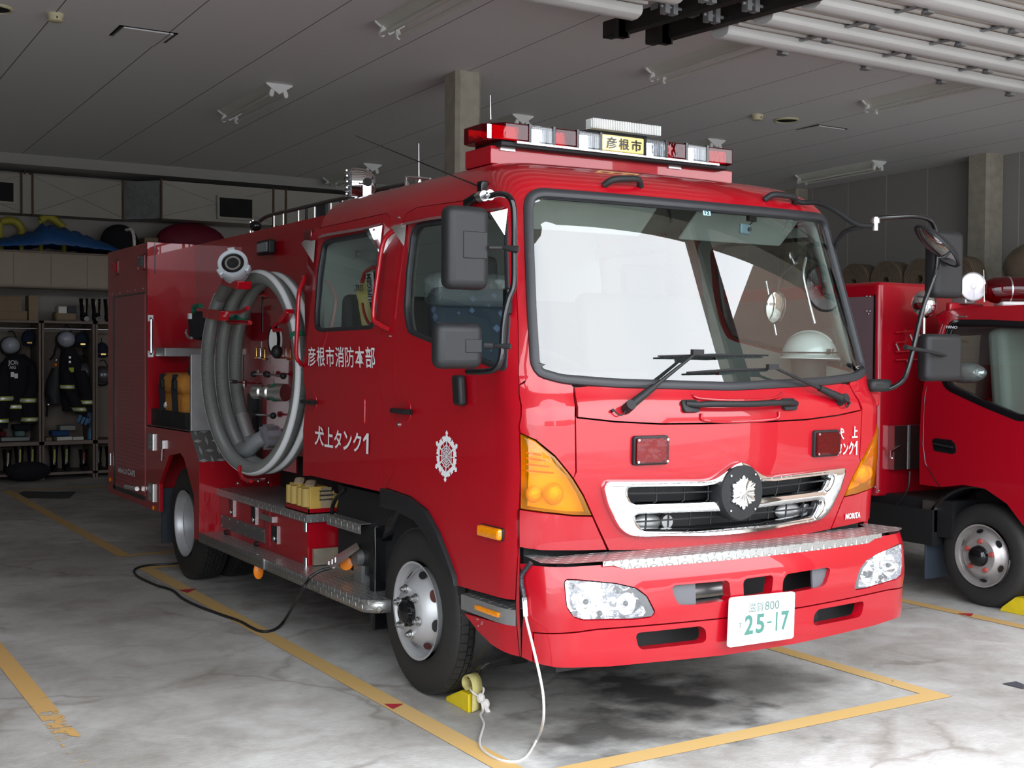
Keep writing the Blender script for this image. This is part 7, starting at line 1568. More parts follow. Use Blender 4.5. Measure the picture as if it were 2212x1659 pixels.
# --- underside
t = MB(); t.box((TX + .05, 5.5, .42), (2 * TC - TX - .05, 9.4, bz0 + .02)); t.box((TX + .0, 5.62, .36), (TX + .3, 6.6, .60)); part(t, 'chassis', M['dark'], truck, smooth=0)
t = MB(); q = PX(1905, 1085, TX + .1); t.lathe(q, (-1, 0, 0), [(-.03, .07), (0, .075), (.01, .06), (.01, .0)], 24, True); part(t, 'coiled_hose_end', M['dred'], truck)
t = MB(); t.tube(bez([PX(1965, 1018, 6.74), PX(1962, 1050, 6.74), PX(1950, 1075, 6.76), PX(1935, 1090, 6.8)], 5), .007, 6); part(t, 'cable', M['cable'], truck)
t = MB(); t.box((TX + .02, 5.62, .45), (TX + .06, 5.72, .66)); part(t, 'silver_bracket', M['steel'], truck, smooth=0)
def small_wheel(x, sg, cy, R, name):
    wl_ = tyre(truck, x, sg, cy, R, .185, sg < 0, name); ax = V((-1, 0, 0)) if sg < 0 else V((1, 0, 0)); o = V((x, cy, R))
    return wl_, ax, o
wcy, WR = PX(2120, 1207, 6.86).y, .338
def tyre2(par, cx, sgn, cy, R, wdt, name):
    ax = V((1, 0, 0)) * (1 if sgn < 0 else -1); o = V((cx, cy, R)); pr_ = [(.012, R * .61), (.003, R * .64), (-.002, R * .74), (.0, R * .84), (.008, R * .92), (.022, R - .012), (.034, R - .004), (.05, R)]
    t = MB(); t.lathe(o, ax, pr_ + [(wdt - a, r) for a, r in pr_[::-1]], 64); return t.build(name, M['rubber'], par), -ax, o
for sg in (-1, 1):
    x = 6.865 if sg < 0 else 2 * TC - 6.865; wl2, ax, o = tyre2(truck, x, sg, wcy, WR, .19, 'front_wheel')
    t = MB(); t.lathe(o, ax, [(-.05, .170), (-.012, .185), (.004, .200), (.012, .206), (.010, .196), (-.015, .186), (-.035, .178), (-.03, .165), (.0, .145), (.02, .128), (.028, .118), (.028, .07)], 56); rim = t.build('rim', mat('dusty_silver_rim', (.46, .43, .42), .4, .6, noise=.2, nscale=20), wl2)
    t = MB(); t.lathe(o, ax, [(0, .072), (.03, .070), (.06, .062), (.075, .045), (.08, 0)], 32); t.build('hub', M['gloss_black'], rim)
    for i in range(5):
        a = 2 * pi * (i + .32) / 5; d = V((0, cos(a), sin(a))); c = o + d * .098 + ax * .026; t = MB(); t.lathe(c, ax, [(0, .020), (.004, .016), (.018, .014), (.02, 0)], 10); t.build('wheel_nut', mat('rusty_red_nut', (.35, .06, .05), .6), rim)
    for i in range(6):
        a = 2 * pi * (i + .4) / 6; d = V((0, cos(a), sin(a))); tt = V((0, -sin(a), cos(a))); c = o + d * .157 - ax * .002; nn = (ax * .75 + d * .6).normalized(); e = (d * .75 - ax * .6)
        t = MB(); t.face([c + nn * .006 + e * cos(q) * .017 + tt * sin(q) * .026 for q in [2 * pi * j / 18 for j in range(18)]]); t.build('hand_hole', M['gloss_black'], rim, smooth=0)
for sg in (-1, 1):
    x = 6.84 if sg < 0 else 2 * TC - 6.84; tyre2(truck, x, sg, wcy + 2.7, WR, .19, 'rear_wheel')
t = MB(); t.cyl((6.95, wcy, WR), (2 * TC - 6.95, wcy, WR), .05); part(t, 'front_axle', M['dark'], truck)
t = MB(); t.cyl((6.95, wcy + 2.7, WR), (2 * TC - 6.95, wcy + 2.7, WR), .06); part(t, 'rear_axle', M['dark'], truck)
t = MB(); A = []; Bq = []
for i in range(14): a = radians(158 - 92 * i / 13); y, z = wcy - cos(a) * .45, .36 + sin(a) * .43; A.append((TX + .02, y, z)); Bq.append((TX + .30, y, z))
n_ = len(A); t.add(A + Bq, [(i, i + 1, i + 1 + n_, i + n_) for i in range(n_ - 1)]); part(t, 'mudguard', M['gloss_black'], truck, solid=.015)
t = MB(); t.box((TX + .02, wcy + .415, .12), (TX + .26, wcy + .43, .46)); part(t, 'mud_flap', mat('blue_grey_rubber', (.03, .04, .055), .55), truck, bevel=.003)
# --- on its roof: lamp and beacon
zr_ = PX(2055, 665, TX + .3).z
a = PX(2042, 668, TX + .15); b_ = PX(2082, 658, TX + .35)
t = MB(); t.box((TX + .15, b_.y - .05, zr_ - .04), (TX + .5, a.y, zr_ + .03)); part(t, 'roof_pad', M['red2'], truck, bevel=.01)
c = PX(2094, 620, TX + .30); fx = V((-.35, -.9, .02)).normalized()
t = MB(); t.lathe(c - fx * .12, fx, [(0, .02), (.01, .06), (.08, .085), (.16, .098), (.17, .098), (.165, .088)], 36, True); wl3 = part(t, 'roof_work_lamp', M['galv'], truck); t = MB(); t.lathe(c + fx * .045, fx, [(0, .09), (.006, .05), (.008, 0)], 36); part(t, 'lens', mat('frosted_lens', (.62, .60, .64), .2, .2), wl3)
t = MB(); t.lathe(c + fx * .053, fx, [(0, .022), (.006, .015), (.008, 0)], 20); part(t, 'bulb', M['white'], wl3); t = MB(); t.box((c.x - .06, c.y - .02, zr_ + .02), (c.x + .04, c.y + .1, c.z - .07)); part(t, 'foot', M['alu'], wl3, bevel=.01)
cb_ = PX(2168, 627, TX + .50); t = MB(); n_ = 40
L_ = V((.86, -.50, 0)).normalized()
t.obox(cb_ + L_ * .30 + V((0, 0, -.095)), L_ * .34, L_.cross(V((0, 0, 1))) * .08, (0, 0, .016)); bcn = part(t, 'roof_beacon', M['white'], truck, bevel=.015)
t = MB(); rl = [(-.155, .0), (-.148, .035), (-.125, .065), (-.08, .086), (-.02, .094), (.25, .094), (.45, .09), (.52, .04), (.53, 0)]; t.lathe(cb_, L_, rl, 32); part(t, 'red_dome', M['redlens'], bcn, smooth=60)
for s_ in (0, .24): t = MB(); t.lathe(cb_ + L_ * s_, L_ * -1 + V((0, 0, .2)), [(0, .02), (.03, .055), (.05, .06)], 20, True); part(t, 'rotating_reflector', M['reflector'], bcn)
t = MB(); t.lathe(cb_, L_, [(.02, .0945), (.03, .0945)], 32); part(t, 'dome_ring', M['steel'], bcn)
t = MB(); a = PX(2126, 652, TX + .3); t.tube([a, PX(2125, 583, TX + .3)], [.004, .002], 6); part(t, 'roof_aerial', M['steel'], truck)
# --- its chock
cc2 = PZ(2205, 1330, 0); t2 = empty('wheel_chock', (7.05, 4.78, 0), 'yellow chock against the wheel of the small truck, at the right edge', 'wheel chock')
a, b_ = PZ(2165, 1318, 0), PZ(2214, 1337, 0); dy = wcy - .33
t = MB(); t.prism([(6.87, a.y, 0), (6.87, a.y - .02, .03), (6.87, a.y - .12, .11), (6.87, a.y - .30, .11), (6.87, a.y - .30, 0)], (.16, 0, 0)); t.build('wedge', M['yellow'], t2, bevel=.004)
t = MB(); lp = bez([(6.95, a.y - .20, .11), (6.95, a.y - .17, .17), (6.95, a.y - .22, .2), (6.95, a.y - .27, .17), (6.95, a.y - .24, .11)], 6); n_ = len(lp); t.add([p - V((.03, 0, 0)) for p in lp] + [p + V((.03, 0, 0)) for p in lp], [(i, i + 1, i + 1 + n_, i + n_) for i in range(n_ - 1)]); t.build('webbing_loop', M['webyel'], t2, solid=.005)
# --- rolled hoses on a rack by the right wall
rk2 = empty('hose_rack', (12.9, 10.3, 0), 'rack behind the small truck carrying old rolled hoses', 'rack')
zk = PX(1950, 615, 12.7).z
t = MB(); t.box((12.35, 8.3, zk - .25), (13.35, 12.6, zk - .20)); t.build('shelf', M['galv'], rk2, smooth=0)
for x, y in ((12.4, 8.4), (13.3, 8.4), (12.4, 12.5), (13.3, 12.5)): t = MB(); t.box((x - .03, y - .03, 0), (x + .03, y + .03, zk - .25)); t.build('leg', M['galv'], rk2, smooth=0)
proto = None
for i, (cy_, rr_, ang) in enumerate(((11.75, .25, 0), (11.2, .25, 0), (10.65, .25, 0), (10.1, .25, 0))):
    zz = zk - .20 + rr_
    if proto is None or rr_ != proto[1]:
        t = MB()
        for k in range(9): r_ = rr_ * (.25 + .75 * k / 8); t.lathe((0, 0, 0), (1, 0, 0), [(-.12, r_ - .012), (-.125, r_), (-.12, r_ + .010), (.12, r_ + .010), (.125, r_), (.12, r_ - .012)], 32)
        o_ = t.build('rolled_hose', M['olive']); proto = (o_, rr_)
    else: o_ = proto[0].copy(); COL.objects.link(o_)
    o_.location = (12.7, cy_, zz); o_.rotation_euler = (0, 0, radians(ang)); setp(o_, ('farthest left of the brown rolled hoses on the rack behind the small truck', 'second brown rolled hose from the left on the rack', 'third brown rolled hose from the left on the rack', 'brown rolled hose nearest the tan canvas bundle on the rack')[i], 'hose', 'rolled hoses on the rack')
p = PX(2200, 570, 12.8); t = MB(); t.sphere((12.85, p.y - .35, zk - .2 + .33), .36, (1, 1.5, .9), 24, 14); setp(rebase(t.build('canvas_bundle', mat('tan_canvas', (.22, .17, .12), .9, noise=.3, nscale=10, bump=.6, bscale=10)), (12.85, p.y - .1, zk - .2)), 'big tan canvas bundle on the rack at the right edge', 'bundle')

# ================================================================ LOCKERS ALONG THE BACK WALL
LY = 16.45; LB_ = 17.05
def L_(x, y, Y=LY): return PY(x, y, Y)
lx_d1, lx_d2 = L_(91, 850).x, L_(207, 850).x; unit_w = (lx_d2 - lx_d1)
z_top, z_mid, z_bot = L_(60, 692).z, L_(60, 955).z, .09
def locker(x0, x1, label, mid=None):
    t = empty('locker', ((x0 + x1) / 2, (LY + LB_) / 2, 0), label, 'locker', 'open lockers on the back wall')
    m_ = M['lockerwood']
    for a, b_, nm in (((x0, LY, 0), (x0 + .025, LB_, z_top), 'side_panel'), ((x1 - .025, LY, 0), (x1, LB_, z_top), 'side_panel'), ((x0, LY, z_top - .03), (x1, LB_, z_top), 'top_board'), ((x0, LY, z_mid - .045), (x1, LB_, z_mid), 'shelf'), ((x0, LY, z_bot - .03), (x1, LB_, z_bot), 'shelf'), ((x0 + .02, LB_ - .02, 0), (x1 - .02, LB_, z_top), 'back_board')):
        MB().box(a, b_).build(nm, M['lockerback'] if nm == 'back_board' else m_, t, smooth=0)
    MB().cyl((x0 + .02, LY + .09, z_top - .10), (x1 - .02, LY + .09, z_top - .10), .012, n=10).build('hanging_rail', M['steel'], t)
    return t
xs_ = [lx_d2 - unit_w * k for k in range(3, -3, -1)]
lbs = ['open locker hidden past the left edge', 'open locker with the coat lettered in white, at the left edge', 'open locker with a black coat, silver helmet and blue gloves', 'open locker with a grey helmet, next to the red engine body', 'open locker hidden behind the red engine body, nearer', 'open locker hidden behind the red engine body, farther']
for i in range(1, 6): locker(xs_[i] if 0 else lx_d1 + unit_w * (i - 2), lx_d1 + unit_w * (i - 1) - .012, lbs[i])
X0_, X1_ = lx_d1 - unit_w, lx_d1 + unit_w * 3.9
zc0, zc1 = L_(60, 618).z, L_(60, 545).z
cabn = empty('wall_cabinet', ((X0_ + X1_) / 2, 16.75, zc0), 'long beige wall cabinet with sliding doors above the lockers', 'cabinet')
MB().box((X0_, LY + .02, zc0), (X1_, LB_ + .2, zc1)).build('body', M['beige'], cabn, smooth=0)
dw = L_(110, 580).x - L_(29, 580).x
x = L_(29, 580).x - dw
while x < X1_ - .1:
    MB().box((x + .006, LY + .005, zc0 + .02), (min(x + dw, X1_) - .006, LY + .02, zc1 - .02)).build('door', M['beige'], cabn, smooth=0); x += dw
MB().box((X0_, LY - .02, zc1), (X1_, LB_ + .2, zc1 + .02)).build('top_board', M['lockerwood'], cabn, smooth=0)
MB().box((X0_, LY - .0, zc0 - .02), (X1_, LY + .04, zc0)).build('bottom_rail', M['lockerwood'], cabn, smooth=0)
# --- clothing
def loft(rows, n=22, rip=.06, seed=0, seg=(0, 2 * pi)):
    """rows: (x, y, z, half-width, half-depth)"""
    rnd = random.Random(seed); ph = [rnd.random() * 6 for _ in range(6)]; vs = []; m = len(rows)
    for j, (x, y, z, a, b_) in enumerate(rows):
        for k in range(n):
            an = 2 * pi * k / n; f = 1 + rip * (sin(3 * an + ph[0] + j * .6) + .7 * sin(5 * an + ph[1] - j * .9)); vs.append((x + cos(an) * a * f, y + sin(an) * b_ * f, z))
    fs = [(j * n + k, j * n + (k + 1) % n, (j + 1) * n + (k + 1) % n, (j + 1) * n + k) for j in range(m - 1) for k in range(n)]
    return vs, fs + [tuple(range(n)), tuple((m - 1) * n + k for k in range(n))]
def interp_row(rows, z):
    for r0, r1 in zip(rows, rows[1:]):
        if min(r0[2], r1[2]) <= z <= max(r0[2], r1[2]): t = (z - r0[2]) / (r1[2] - r0[2]); return tuple(r0[i] + (r1[i] - r0[i]) * t for i in range(5))
    return rows[0]
def garment(par, name, rows, bands, seed=0, m_=None):
    fine = []; 
    for r0, r1 in zip(rows, rows[1:]):
        for k in range(4): fine.append(tuple(r0[i] + (r1[i] - r0[i]) * k / 4 for i in range(5)))
    fine.append(rows[-1]); t = MB(); t.add(*loft(fine, seed=seed, rip=.035)); o_ = t.build(name, m_ or M['coat_black'], par, smooth=60)
    for zb_, h in bands:
        for dz, hh, mt, g in ((0, h, M['lime'], 1.07), (0, h * .5, M['silverband'], 1.10)):
            rr_ = [interp_row(rows, zb_ - hh / 2), interp_row(rows, zb_ + hh / 2)]; rr_ = [(r[0], r[1], r[2], r[3] * g + .004, r[4] * g + .004) for r in rr_]
            t = MB(); vs, fs = loft(rr_, seed=seed, rip=0.02); t.add(vs, fs[:-2]); t.build('lime_band' if mt is M['lime'] else 'reflective_band', mt, o_, smooth=60)
    return o_
def px2(x, y, Y=LY + .18): p = PY(x, y, Y); return p.x, Y, p.z
def rows_px(lst, Y=LY + .18, depth=.10):
    out = []
    for x, y, hw in lst: p = px2(x, y, Y); out.append((p[0], p[1], p[2], hw * 15.2 / 2676 * 1.0 / .86, depth))
    return out
c1 = empty('turnout_coat', px2(38, 800), 'black turnout coat with white lettering and lime bands, leftmost locker', 'coat')
garment(c1, 'torso', rows_px([(36, 765, 14), (38, 785, 32), (40, 830, 34), (36, 868, 22), (32, 905, 22)]), [(px2(34, 878)[2], .05)], 1)
garment(c1, 'sleeve', rows_px([(66, 790, 8), (70, 830, 11), (60, 864, 14), (66, 900, 14), (62, 915, 14)], LY + .1, .08), [(px2(60, 864)[2], .055), (px2(62, 905)[2], .05)], 2)
garment(c1, 'sleeve', rows_px([(8, 790, 8), (4, 830, 14), (8, 860, 16), (2, 900, 12), (2, 925, 12)], LY + .1, .08), [(px2(8, 860)[2], .055), (px2(2, 908)[2], .05)], 3)
for x, y in ((27, 809), (35, 812), (68, 826)):
    p = px2(x, y, LY + .05); t = MB(); t.box((p[0] - .02, p[1], p[2] - .03), (p[0] + .02, p[1] + .006, p[2] + .03)); t.build('reflective_tab', M['silverband'], c1, smooth=0)
for tx, x0, x1, y0, y1 in (('JOh', 17, 39, 791, 778), ('AIG', 20, 34, 797, 790)):
    a, b_ = px2(x0, y0, LY + .06), px2(x1, y1, LY + .06); letters('coat_lettering', tx, lambda u, v: V((a[0] + (b_[0] - a[0]) * u, LY + .055, a[2] + (b_[2] - a[2]) * v)), M['decal'], c1, .02)
c2 = empty('turnout_coat', px2(155, 800), 'black turnout coat hanging under a white helmet in the middle locker', 'coat')
garment(c2, 'torso', rows_px([(146, 752, 12), (152, 775, 20), (158, 820, 28), (162, 860, 26), (158, 888, 20)]), [], 4)
garment(c2, 'sleeve', rows_px([(172, 800, 12), (182, 840, 14), (188, 870, 13), (187, 890, 12)], LY + .08, .07), [(px2(186, 868)[2], .05)], 5)
garment(c2, 'sleeve', rows_px([(140, 800, 10), (146, 838, 12), (160, 866, 12), (172, 884, 12), (176, 893, 11)], LY + .06, .07), [(px2(145, 835)[2], .05), (px2(171, 883)[2], .05)], 6)
for x, y in ((154, 799), (151, 772), (151, 782)):
    p = px2(x, y, LY + .05); t = MB(); s_ = .03 if y == 799 else .014; t.box((p[0] - s_, p[1], p[2] - s_), (p[0] + s_, p[1] + .006, p[2] + s_)); t.build('reflective_tab', M['silverband'] if y != 799 else M['lime'], c2, smooth=0)
hb = empty('tool_harness', px2(122, 830), 'black safety harness with small fittings beside the coat', 'harness')
garment(hb, 'straps', rows_px([(120, 795, 7), (118, 820, 14), (114, 850, 15), (118, 872, 10)]), [], 7, M['int_dark'])
for pts_ in (((118, 765), (108, 778)), ((104, 850), (101, 900)), ((122, 745), (117, 765))): a, b_ = px2(*pts_[0], LY + .1), px2(*pts_[1], LY + .1); t = MB(); t.cyl(a, b_, .014, n=8); t.build('strap', M['coat_black'], hb)
for x, y in ((121, 778), (104, 874), (120, 788)): t = MB(); t.sphere(px2(x, y, LY + .07), .022, n=10, m=6); t.build('fitting', M['chrome'] if y != 788 else M['orange'], hb)
def wallhelmet(x, y, r, label, m_, grp=None):
    p = px2(x, y, LY + .20); t = empty('helmet', p, label, 'helmet', grp); mb = MB(); mb.sphere(p, r * 5.7 / 1000, (1.05, .9, 1.0), 28, 16); mb.build('shell', m_, t)
    mb = MB(); mb.tube([V(p) + V((cos(a) * r * .0062 * 1.0, .05, sin(a) * r * .0062 * .98 - .015)) for a in [2 * pi * i / 28 for i in range(28)]], .014, 8, True); mb.build('rim', M['black'], t)
    mb = MB(); mb.tube(bez([V(p) + V((r * .004, .05, r * .005)), V(p) + V((r * .002, .08, r * .0095)), V(p) + V((-r * .001, .08, r * .009))], 5), .008, 6); mb.build('strap', M['black'], t); return t
gw = mat('helmet_bluish_white', (.40, .43, .50), .3, coat=.5)
gs = mat('helmet_metallic_grey', (.16, .165, .175), .28, .6)
wallhelmet(23, 746, 19, 'bluish white helmet hanging above the lettered coat', gw)
wallhelmet(143, 733, 18.5, 'bluish white helmet hanging in the middle locker', gw)
wallhelmet(180, 803, 22, 'dark silver helmet hanging on the black coat in the middle locker', gs)
wallhelmet(222, 810, 20, 'dark silver helmet in the locker next to the red engine body', gs)
def cap(x, y, label):
    p = V(px2(x, y, LY + .20)); t = empty('cap', tuple(p), label, 'cap', 'navy caps in the lockers'); mb = MB(); mb.sphere(p, .085, (1, .8, 1.25), 20, 12, 0, pi * .62); mb.build('crown', M['navy'], t, solid=.004); mb = MB(); mb.sphere(p + V((0, -.03, -.07)), .08, (1, .7, .35), 20, 10); mb.build('peak', M['navy'], t)
    mb = MB(); mb.box(tuple(p + V((-.03, -.085, -.06))), tuple(p + V((.03, -.078, -.04)))); mb.build('badge', M['brass'], t, smooth=0)
    mb = MB(); mb.cyl(p + V((0, .02, .09)), p + V((0, .02, .16)), .006, n=6); mb.build('cord', M['black'], t)
cap(61, 732, 'navy cap hanging right of the helmet in the leftmost locker'); cap(176, 735, 'navy cap hanging right of the helmet in the middle locker'); cap(220, 757, 'navy cap hanging above the dark helmet in the right locker')
g_ = empty('rubber_gloves', px2(195, 880), 'light blue rubber gloves hanging beside the coat', 'gloves')
garment(g_, 'cuffs', rows_px([(186, 822, 4), (194, 850, 7), (200, 880, 9), (200, 900, 10)], LY + .16, .03), [], 9, M['ltblue'])
for i, (x, y, h) in enumerate(((168, 912, 12), (176, 916, 15), (184, 918, 16), (191, 915, 14), (199, 905, 12), (205, 903, 12))):
    a, b_ = px2(x + 6, y - 14, LY + .14), px2(x, y, LY + .12); t = MB(); t.tube([a, V(a).lerp(V(b_), .6), b_], [.024, .020, .014], 8); t.build('finger', M['ltblue'], g_)
# shelf things
def small(name, x0, y0, x1, y1, m_, label, cat, Y=LY + .12, d=.22, bev=.006, grp=None):
    a, b_ = PY(x0, y1, Y), PY(x1, y0, Y); o_ = MB().box((a.x, Y, a.z), (b_.x, Y + d, b_.z)).build(name, m_, bevel=bev); return setp(rebase(o_, ((a.x + b_.x) / 2, Y + d / 2, a.z)), label, cat, grp)
ym = 952
small('flat_box', 3, 944, 64, 953.5, M['int_grey'], 'flat grey box on the shelf under the lettered coat', 'box')
small('flat_box', 123, 943, 156, 953.5, M['offwhite'], 'flat white box on the middle locker shelf, left one', 'box')
small('flat_box', 157.5, 943, 181, 953.5, M['offwhite'], 'flat white box on the middle locker shelf, right one', 'box')
small('folded_towel', 112, 930, 150, 942.6, mat('blue_cloth', (.02, .07, .2), .9, bump=.6, bscale=30), 'dark blue folded cloth on the white boxes', 'cloth', bev=.02)
small('folded_towel', 33, 931, 55, 943.6, mat('teal_cloth', (.12, .2, .2), .9), 'grey green folded cloth on the flat grey box', 'cloth', bev=.02)
small('boot', 30, 917, 68, 930.6, M['coat_black'], 'black shoe lying on the folded cloth', 'shoe', bev=.02)
small('red_pouch', 0, 932, 14, 943.6, mat('dark_red_cloth', (.12, .01, .01), .9), 'dark red pouch at the left edge on the flat grey box', 'pouch', bev=.02)
small('white_tray', 130, 919, 163, 929.6, M['int_grey'], 'pale tray on top of the dark blue cloth', 'tray')
small('wood_block', 99, 945, 112, 953.5, M['carton'], 'small brown block on the middle locker shelf', 'block')
sp2 = PY(195, 953.5, LY + .15); sb_ = empty('spray_bottle', (sp2.x, sp2.y, z_mid), 'blue and white spray bottle on the middle locker shelf', 'bottle')
MB().lathe((sp2.x, sp2.y, z_mid), (0, 0, 1), [(0, .03), (.005, .035), (.09, .035), (.14, .022), (.16, .012)], 20, True).build('bottle', mat('blue_bottle', (.08, .28, .5), .3), sb_)
t = MB(); t.box((sp2.x - .015, sp2.y - .03, z_mid + .155), (sp2.x + .012, sp2.y + .02, z_mid + .20)); t.build('trigger', mat('blue_trigger', (.02, .16, .4), .4), sb_, bevel=.004)
def onlocker(name, x0, y0, x1, m_, label, cat, d=.25, bev=.008, zbase=None, Y=LY + .08, grp=None):
    a, b_ = PY(x0, 690, Y), PY(x1, y0, Y); zb_ = z_top if zbase is None else zbase; o_ = MB().box((a.x, Y, zb_), (b_.x, Y + d, b_.z)).build(name, m_, bevel=bev); return setp(rebase(o_, ((a.x + b_.x) / 2, Y + d / 2, zb_)), label, cat, grp)
b1_ = onlocker('cardboard_box', -3, 672, 59, M['carton'], 'flat brown carton on the locker top at the left edge', 'box')
z2 = PY(0, 672, LY + .08).z
onlocker('cardboard_box', -3, 640, 48, M['carton'], 'bigger brown carton lying on the flat carton', 'box', zbase=z2 + .001)
onlocker('wooden_post', 62, 638, 83, mat('pale_board', (.30, .22, .14), .8), 'tall narrow brown board on the locker top', 'board')
b2_ = onlocker('paper_bag', 120, 674, 166, M['carton'], 'rounded brown paper bag on the locker top', 'bag', bev=.03)
z3 = PY(0, 674, LY + .08).z
onlocker('small_carton', 126, 662, 145, M['offwhite'], 'small white carton on the paper bag', 'box', zbase=z3 + .001)
onlocker('book_pile', 146, 662, 164, M['int_dark'], 'dark folders beside the white carton', 'folders', zbase=z3 + .001)
def boots(x, y, label, Y=LY + .15, zb=None, stripe=None, s=1.0, grp=None):
    p = PY(x, y, Y); zb_ = zb; t = empty('rubber_boots', (p.x, Y, zb_), label, 'boots', grp)
    for dx in (-.075, .075):
        mb = MB(); mb.tube([(p.x + dx, Y + .02, zb_ + .05), (p.x + dx, Y + .03, zb_ + .12), (p.x + dx, Y + .04, zb_ + .30 * s)], [.052, .045, .06], 14); mb.tube([(p.x + dx, Y + .05, zb_ + .045), (p.x + dx, Y - .06, zb_ + .04), (p.x + dx, Y - .13, zb_ + .035)], [.045, .042, .032], 12); mb.build('boot', M['gloss_black'], t)
        if stripe: mb = MB(); mb.box((p.x + dx - .008, Y - .045, zb_ + .12), (p.x + dx + .008, Y - .03, zb_ + .26 * s)); mb.build('stripe', stripe, t, smooth=0)
boots(195, 670, 'black boots with pale stripes on top of the lockers', zb=z_top, stripe=mat('beige_stripe', (.35, .3, .2), .6)); boots(222, 670, 'plain black boots on the locker top next to the red engine', zb=z_top)
lim = mat('yellow_stripe', (.55, .55, .12), .5); pk_ = mat('pink_stripe', (.55, .38, .32), .5)
boots(3, 1000, 'black boots with pink stripes in the lowest row at the left edge', zb=z_bot, stripe=pk_)
boots(56, 1000, 'black boots with yellow stripes under the lettered coat', zb=z_bot, stripe=lim, s=1.15)
boots(130, 1000, 'black boots with yellow stripes under the middle locker', zb=z_bot, stripe=lim, s=1.1)
boots(194, 1000, 'black boots with red laces under the middle locker', zb=z_bot, stripe=mat('red_lace', (.25, .02, .02), .6), s=.9)
boots(225, 1000, 'black boots in the lowest row next to the red engine', zb=z_bot)
p = PY(62, 1015, LY - .12); t = MB(); t.sphere((p.x, LY - .1, .13), .2, (1.35, .75, .62), 24, 12); setp(rebase(t.build('kit_bag', M['coat_black']), (p.x, LY - .1, 0)), 'black kit bag slumped on the floor in front of the lockers', 'bag')
# --- on the wall cabinet
zt4 = zc1 + .02
def tarp(x0, x1, prof, Y0, Y1, name, m_, label, cat, seed=0):
    rnd = random.Random(seed); n_ = 40; xs2 = [x0 + (x1 - x0) * i / n_ for i in range(n_ + 1)]
    def h(f):
        for (a, ha), (b_, hb_) in zip(prof, prof[1:]):
            if a <= f <= b_: return ha + (hb_ - ha) * (f - a) / (b_ - a)
        return 0
    mb = MB(); m = 9; vs = []
    for i, x in enumerate(xs2):
        for j in range(m): g = j / (m - 1); vs.append((x, Y0 + (Y1 - Y0) * g + .01 * sin(i * .9), zt4 + .003 + h(i / n_) * sin(pi * min(1, max(0, g * .94 + .03))) ** .6 * (1 + .08 * sin(i * 1.7 + j)) + rnd.random() * .012))
    mb.add(vs, [(i * m + j, i * m + j + 1, (i + 1) * m + j + 1, (i + 1) * m + j) for i in range(n_) for j in range(m - 1)]); o_ = mb.build(name, m_, solid=.006, smooth=50); return setp(rebase(o_, ((x0 + x1) / 2, (Y0 + Y1) / 2, zt4)), label, cat)
xa, xb = PY(-5, 520, LY).x, PY(283, 520, LY).x
hz = lambda y: PY(100, y, LY + .3).z - zt4
tarp(xa, xb, [(0, .12), (.2, hz(512)), (.32, hz(500)), (.34, hz(487)), (.45, hz(490)), (.62, hz(500)), (.85, hz(522)), (1, .03)], LY - .05, LB_ + .1, 'blue_tarpaulin', M['blue'], 'crumpled blue tarpaulin spread on the wall cabinet', 'tarpaulin', 3)
ypl = mat('yellow_plastic', (.40, .36, .04), .5)
for (pts_, rr_, lb) in ((((2, 480), (20, 476), (38, 482), (48, 498), (46, 508)), .05, 'yellow curved plastic part at the left edge above the tarpaulin'), (((88, 476), (100, 468), (112, 472), (124, 480), (138, 492)), .05, 'yellow curved plastic part behind the peak of the tarpaulin')):
    pp2 = [PY(x, y, LB_ + .0) for x, y in pts_]; t = MB(); t.tube(bez(pp2, 6), rr_, 10); t.cyl((pp2[0].x, LB_, zt4), tuple(pp2[0]), .03); t.cyl((pp2[-1].x, LB_, zt4), tuple(pp2[-1]), .03); setp(rebase(t.build('yellow_float', ypl), (pp2[2].x, LB_, zt4)), lb, 'float')
p = PY(258, 505, LB_); t = MB(); t.sphere((p.x, LB_, zt4 + .22), .25, (1.0, .8, .95), 20, 12); setp(rebase(t.build('black_sack', M['coat_black']), (p.x, LB_, zt4)), 'round black sack at the right end of the blue tarpaulin', 'sack')
for i, (x0, x1) in enumerate(((312, 343), (345, 372))):
    a, b_ = PY(x0, 528, LY + .3), PY(x1, 514, LY + .3); o_ = MB().box((a.x, LY + .3, zt4), (b_.x, LY + .6, b_.z)).build('beige_crate', M['carton'], bevel=.01); setp(rebase(o_, ((a.x + b_.x) / 2, LY + .45, zt4)), ('beige crate left of its twin above the engine locker', 'beige crate right of its twin above the engine locker')[i], 'crate')
a = PY(420, 515, LY + .2); t = MB(); t.sphere((a.x, LY + .35, zt4 + .255), .3, (1.6, .8, .85), 28, 12); setp(rebase(t.build('red_bundle', M['magenta']), (a.x, LY + .35, zt4)), 'dark red cloth bundle behind the fire engine', 'bundle')
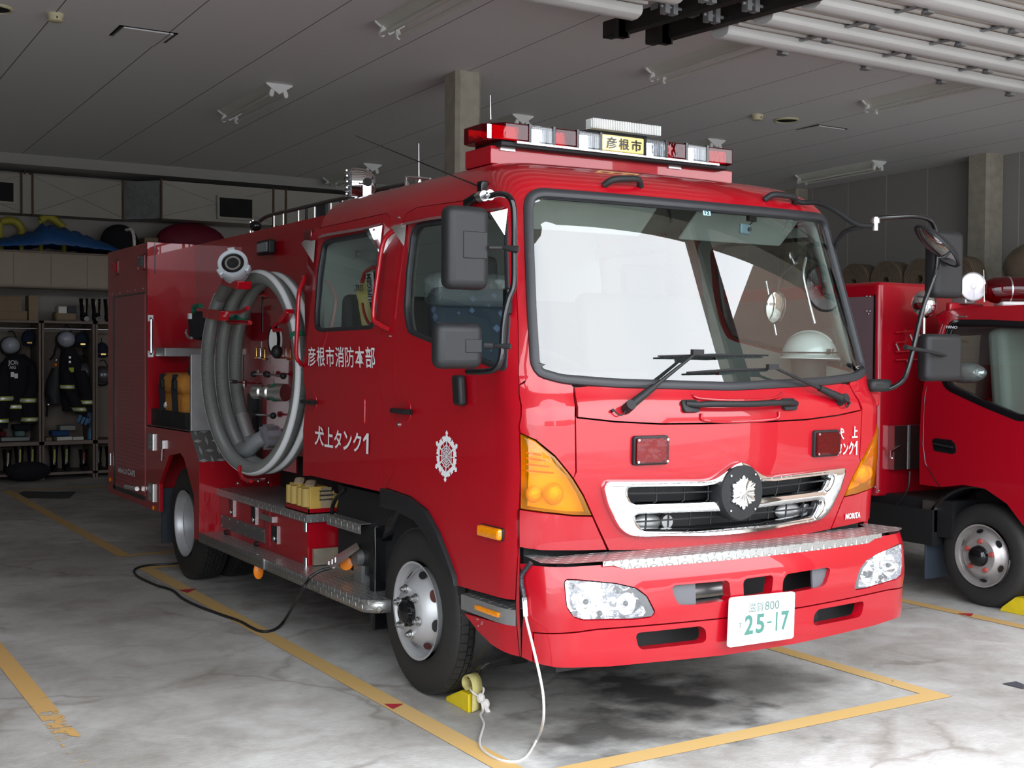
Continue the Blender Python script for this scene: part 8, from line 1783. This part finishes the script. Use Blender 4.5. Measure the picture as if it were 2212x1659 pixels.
# --- air duct
dz0, dz1 = PY(200, 470, 16.9).z, PY(200, 388, 16.9).z
dA, dB = PY(265, 400, 16.9).x, PY(348, 400, 16.45).x
duct = empty('air_duct', ((dA + dB) / 2, 16.8, dz0), 'painted air duct with vents running under the ceiling at the back', 'air duct')
plan = [(1.2, 16.9), (dA, 16.9), (dB, 16.45), (9.5, 16.45), (9.5, 17.0), (dB + .1, 17.0), (dA, 17.25), (1.2, 17.25)]
t = MB(); t.prism([(x, y, dz0) for x, y in plan[:2] + plan[-2:]], (0, 0, dz1 - dz0)); t.build('duct_section', M['ductpaint'], duct, smooth=0)
t = MB(); t.prism([(x, y, dz0) for x, y in ((dA, 16.9), (dB, 16.45), (dB + .1, 17.0), (dA, 17.25))], (0, 0, dz1 - dz0)); t.build('bare_section', M['galv'], duct, smooth=0)
t = MB(); t.prism([(x, y, dz0) for x, y in ((dB, 16.45), (9.5, 16.45), (9.5, 17.0), (dB + .1, 17.0))], (0, 0, dz1 - dz0)); t.build('duct_section', M['ductpaint'], duct, smooth=0)
rust = mat('rusty_flange', (.10, .06, .035), .85, noise=.4, nscale=40)
def flange(x, y, y2=None): t = MB(); t.box((x - .012, y - .022, dz0 - .02), (x + .012, (y2 or y) + .03, dz1 + .02)); t.build('flange', rust, duct, smooth=0)
for x in (46, 70): flange(PY(x, 430, 16.9).x, 16.9)
flange(dA, 16.9); flange(dB, 16.45); flange(PY(590, 440, 16.45).x, 16.45); flange(PY(617, 440, 16.45).x, 16.45)
crs = mat('duct_crease', (.33, .31, .28), .6)
def cross(x0, y0, x1, y1, m_=None):
    for za, zb_ in ((dz0 + .02, dz1 - .02), (dz1 - .02, dz0 + .02)): t = MB(); t.tube([(x0, y0 - .001, za), (x1, y1 - .001, zb_)], .006, 5); t.build('cross_brace', m_ or crs, duct)
cross(PY(72, 430, 16.9).x, 16.9, dA, 16.9); cross(dA, 16.9, dB, 16.45, M['galv']); cross(dB, 16.45, PY(590, 440, 16.45).x, 16.45); cross(1.6, 16.9, PY(44, 430, 16.9).x, 16.9)
def vent(x0, y0, x1, y1, Y):
    a, b_ = PY(x0, y1, Y), PY(x1, y0, Y); t = MB(); t.box((a.x - .03, Y - .03, a.z - .03), (b_.x + .03, Y, b_.z + .03)); f = t.build('vent_frame', M['ductpaint'], duct, smooth=0); t = MB(); t.box((a.x, Y - .034, a.z), (b_.x, Y - .026, b_.z)); t.build('vent_opening', M['vent_dark'], f, smooth=0)
    for k in range(9): zz = a.z + (b_.z - a.z) * (k + .5) / 9; t = MB(); t.box((a.x, Y - .040, zz - .004), (b_.x, Y - .034, zz + .004)); t.build('slat', M['vent_dark'], f, smooth=0)
vent(-8, 396, 28, 434, 16.88); vent(473, 432, 543, 468, 16.43)
t = MB(); a = PY(465, 395, 16.6); t.box((a.x, 16.55, dz1), (a.x + .2, 16.7, zc(16.6) - .3)); t.build('duct_hanger', M['ductpaint'], duct, smooth=0)
for x in (58, 69): p = PY(x, 365, 16.85); t = MB(); t.cyl((p.x, 17.0, dz1 - .01), (p.x, 17.0, 3.99), .012, n=6); t.build('hanger_rod', rust, duct)
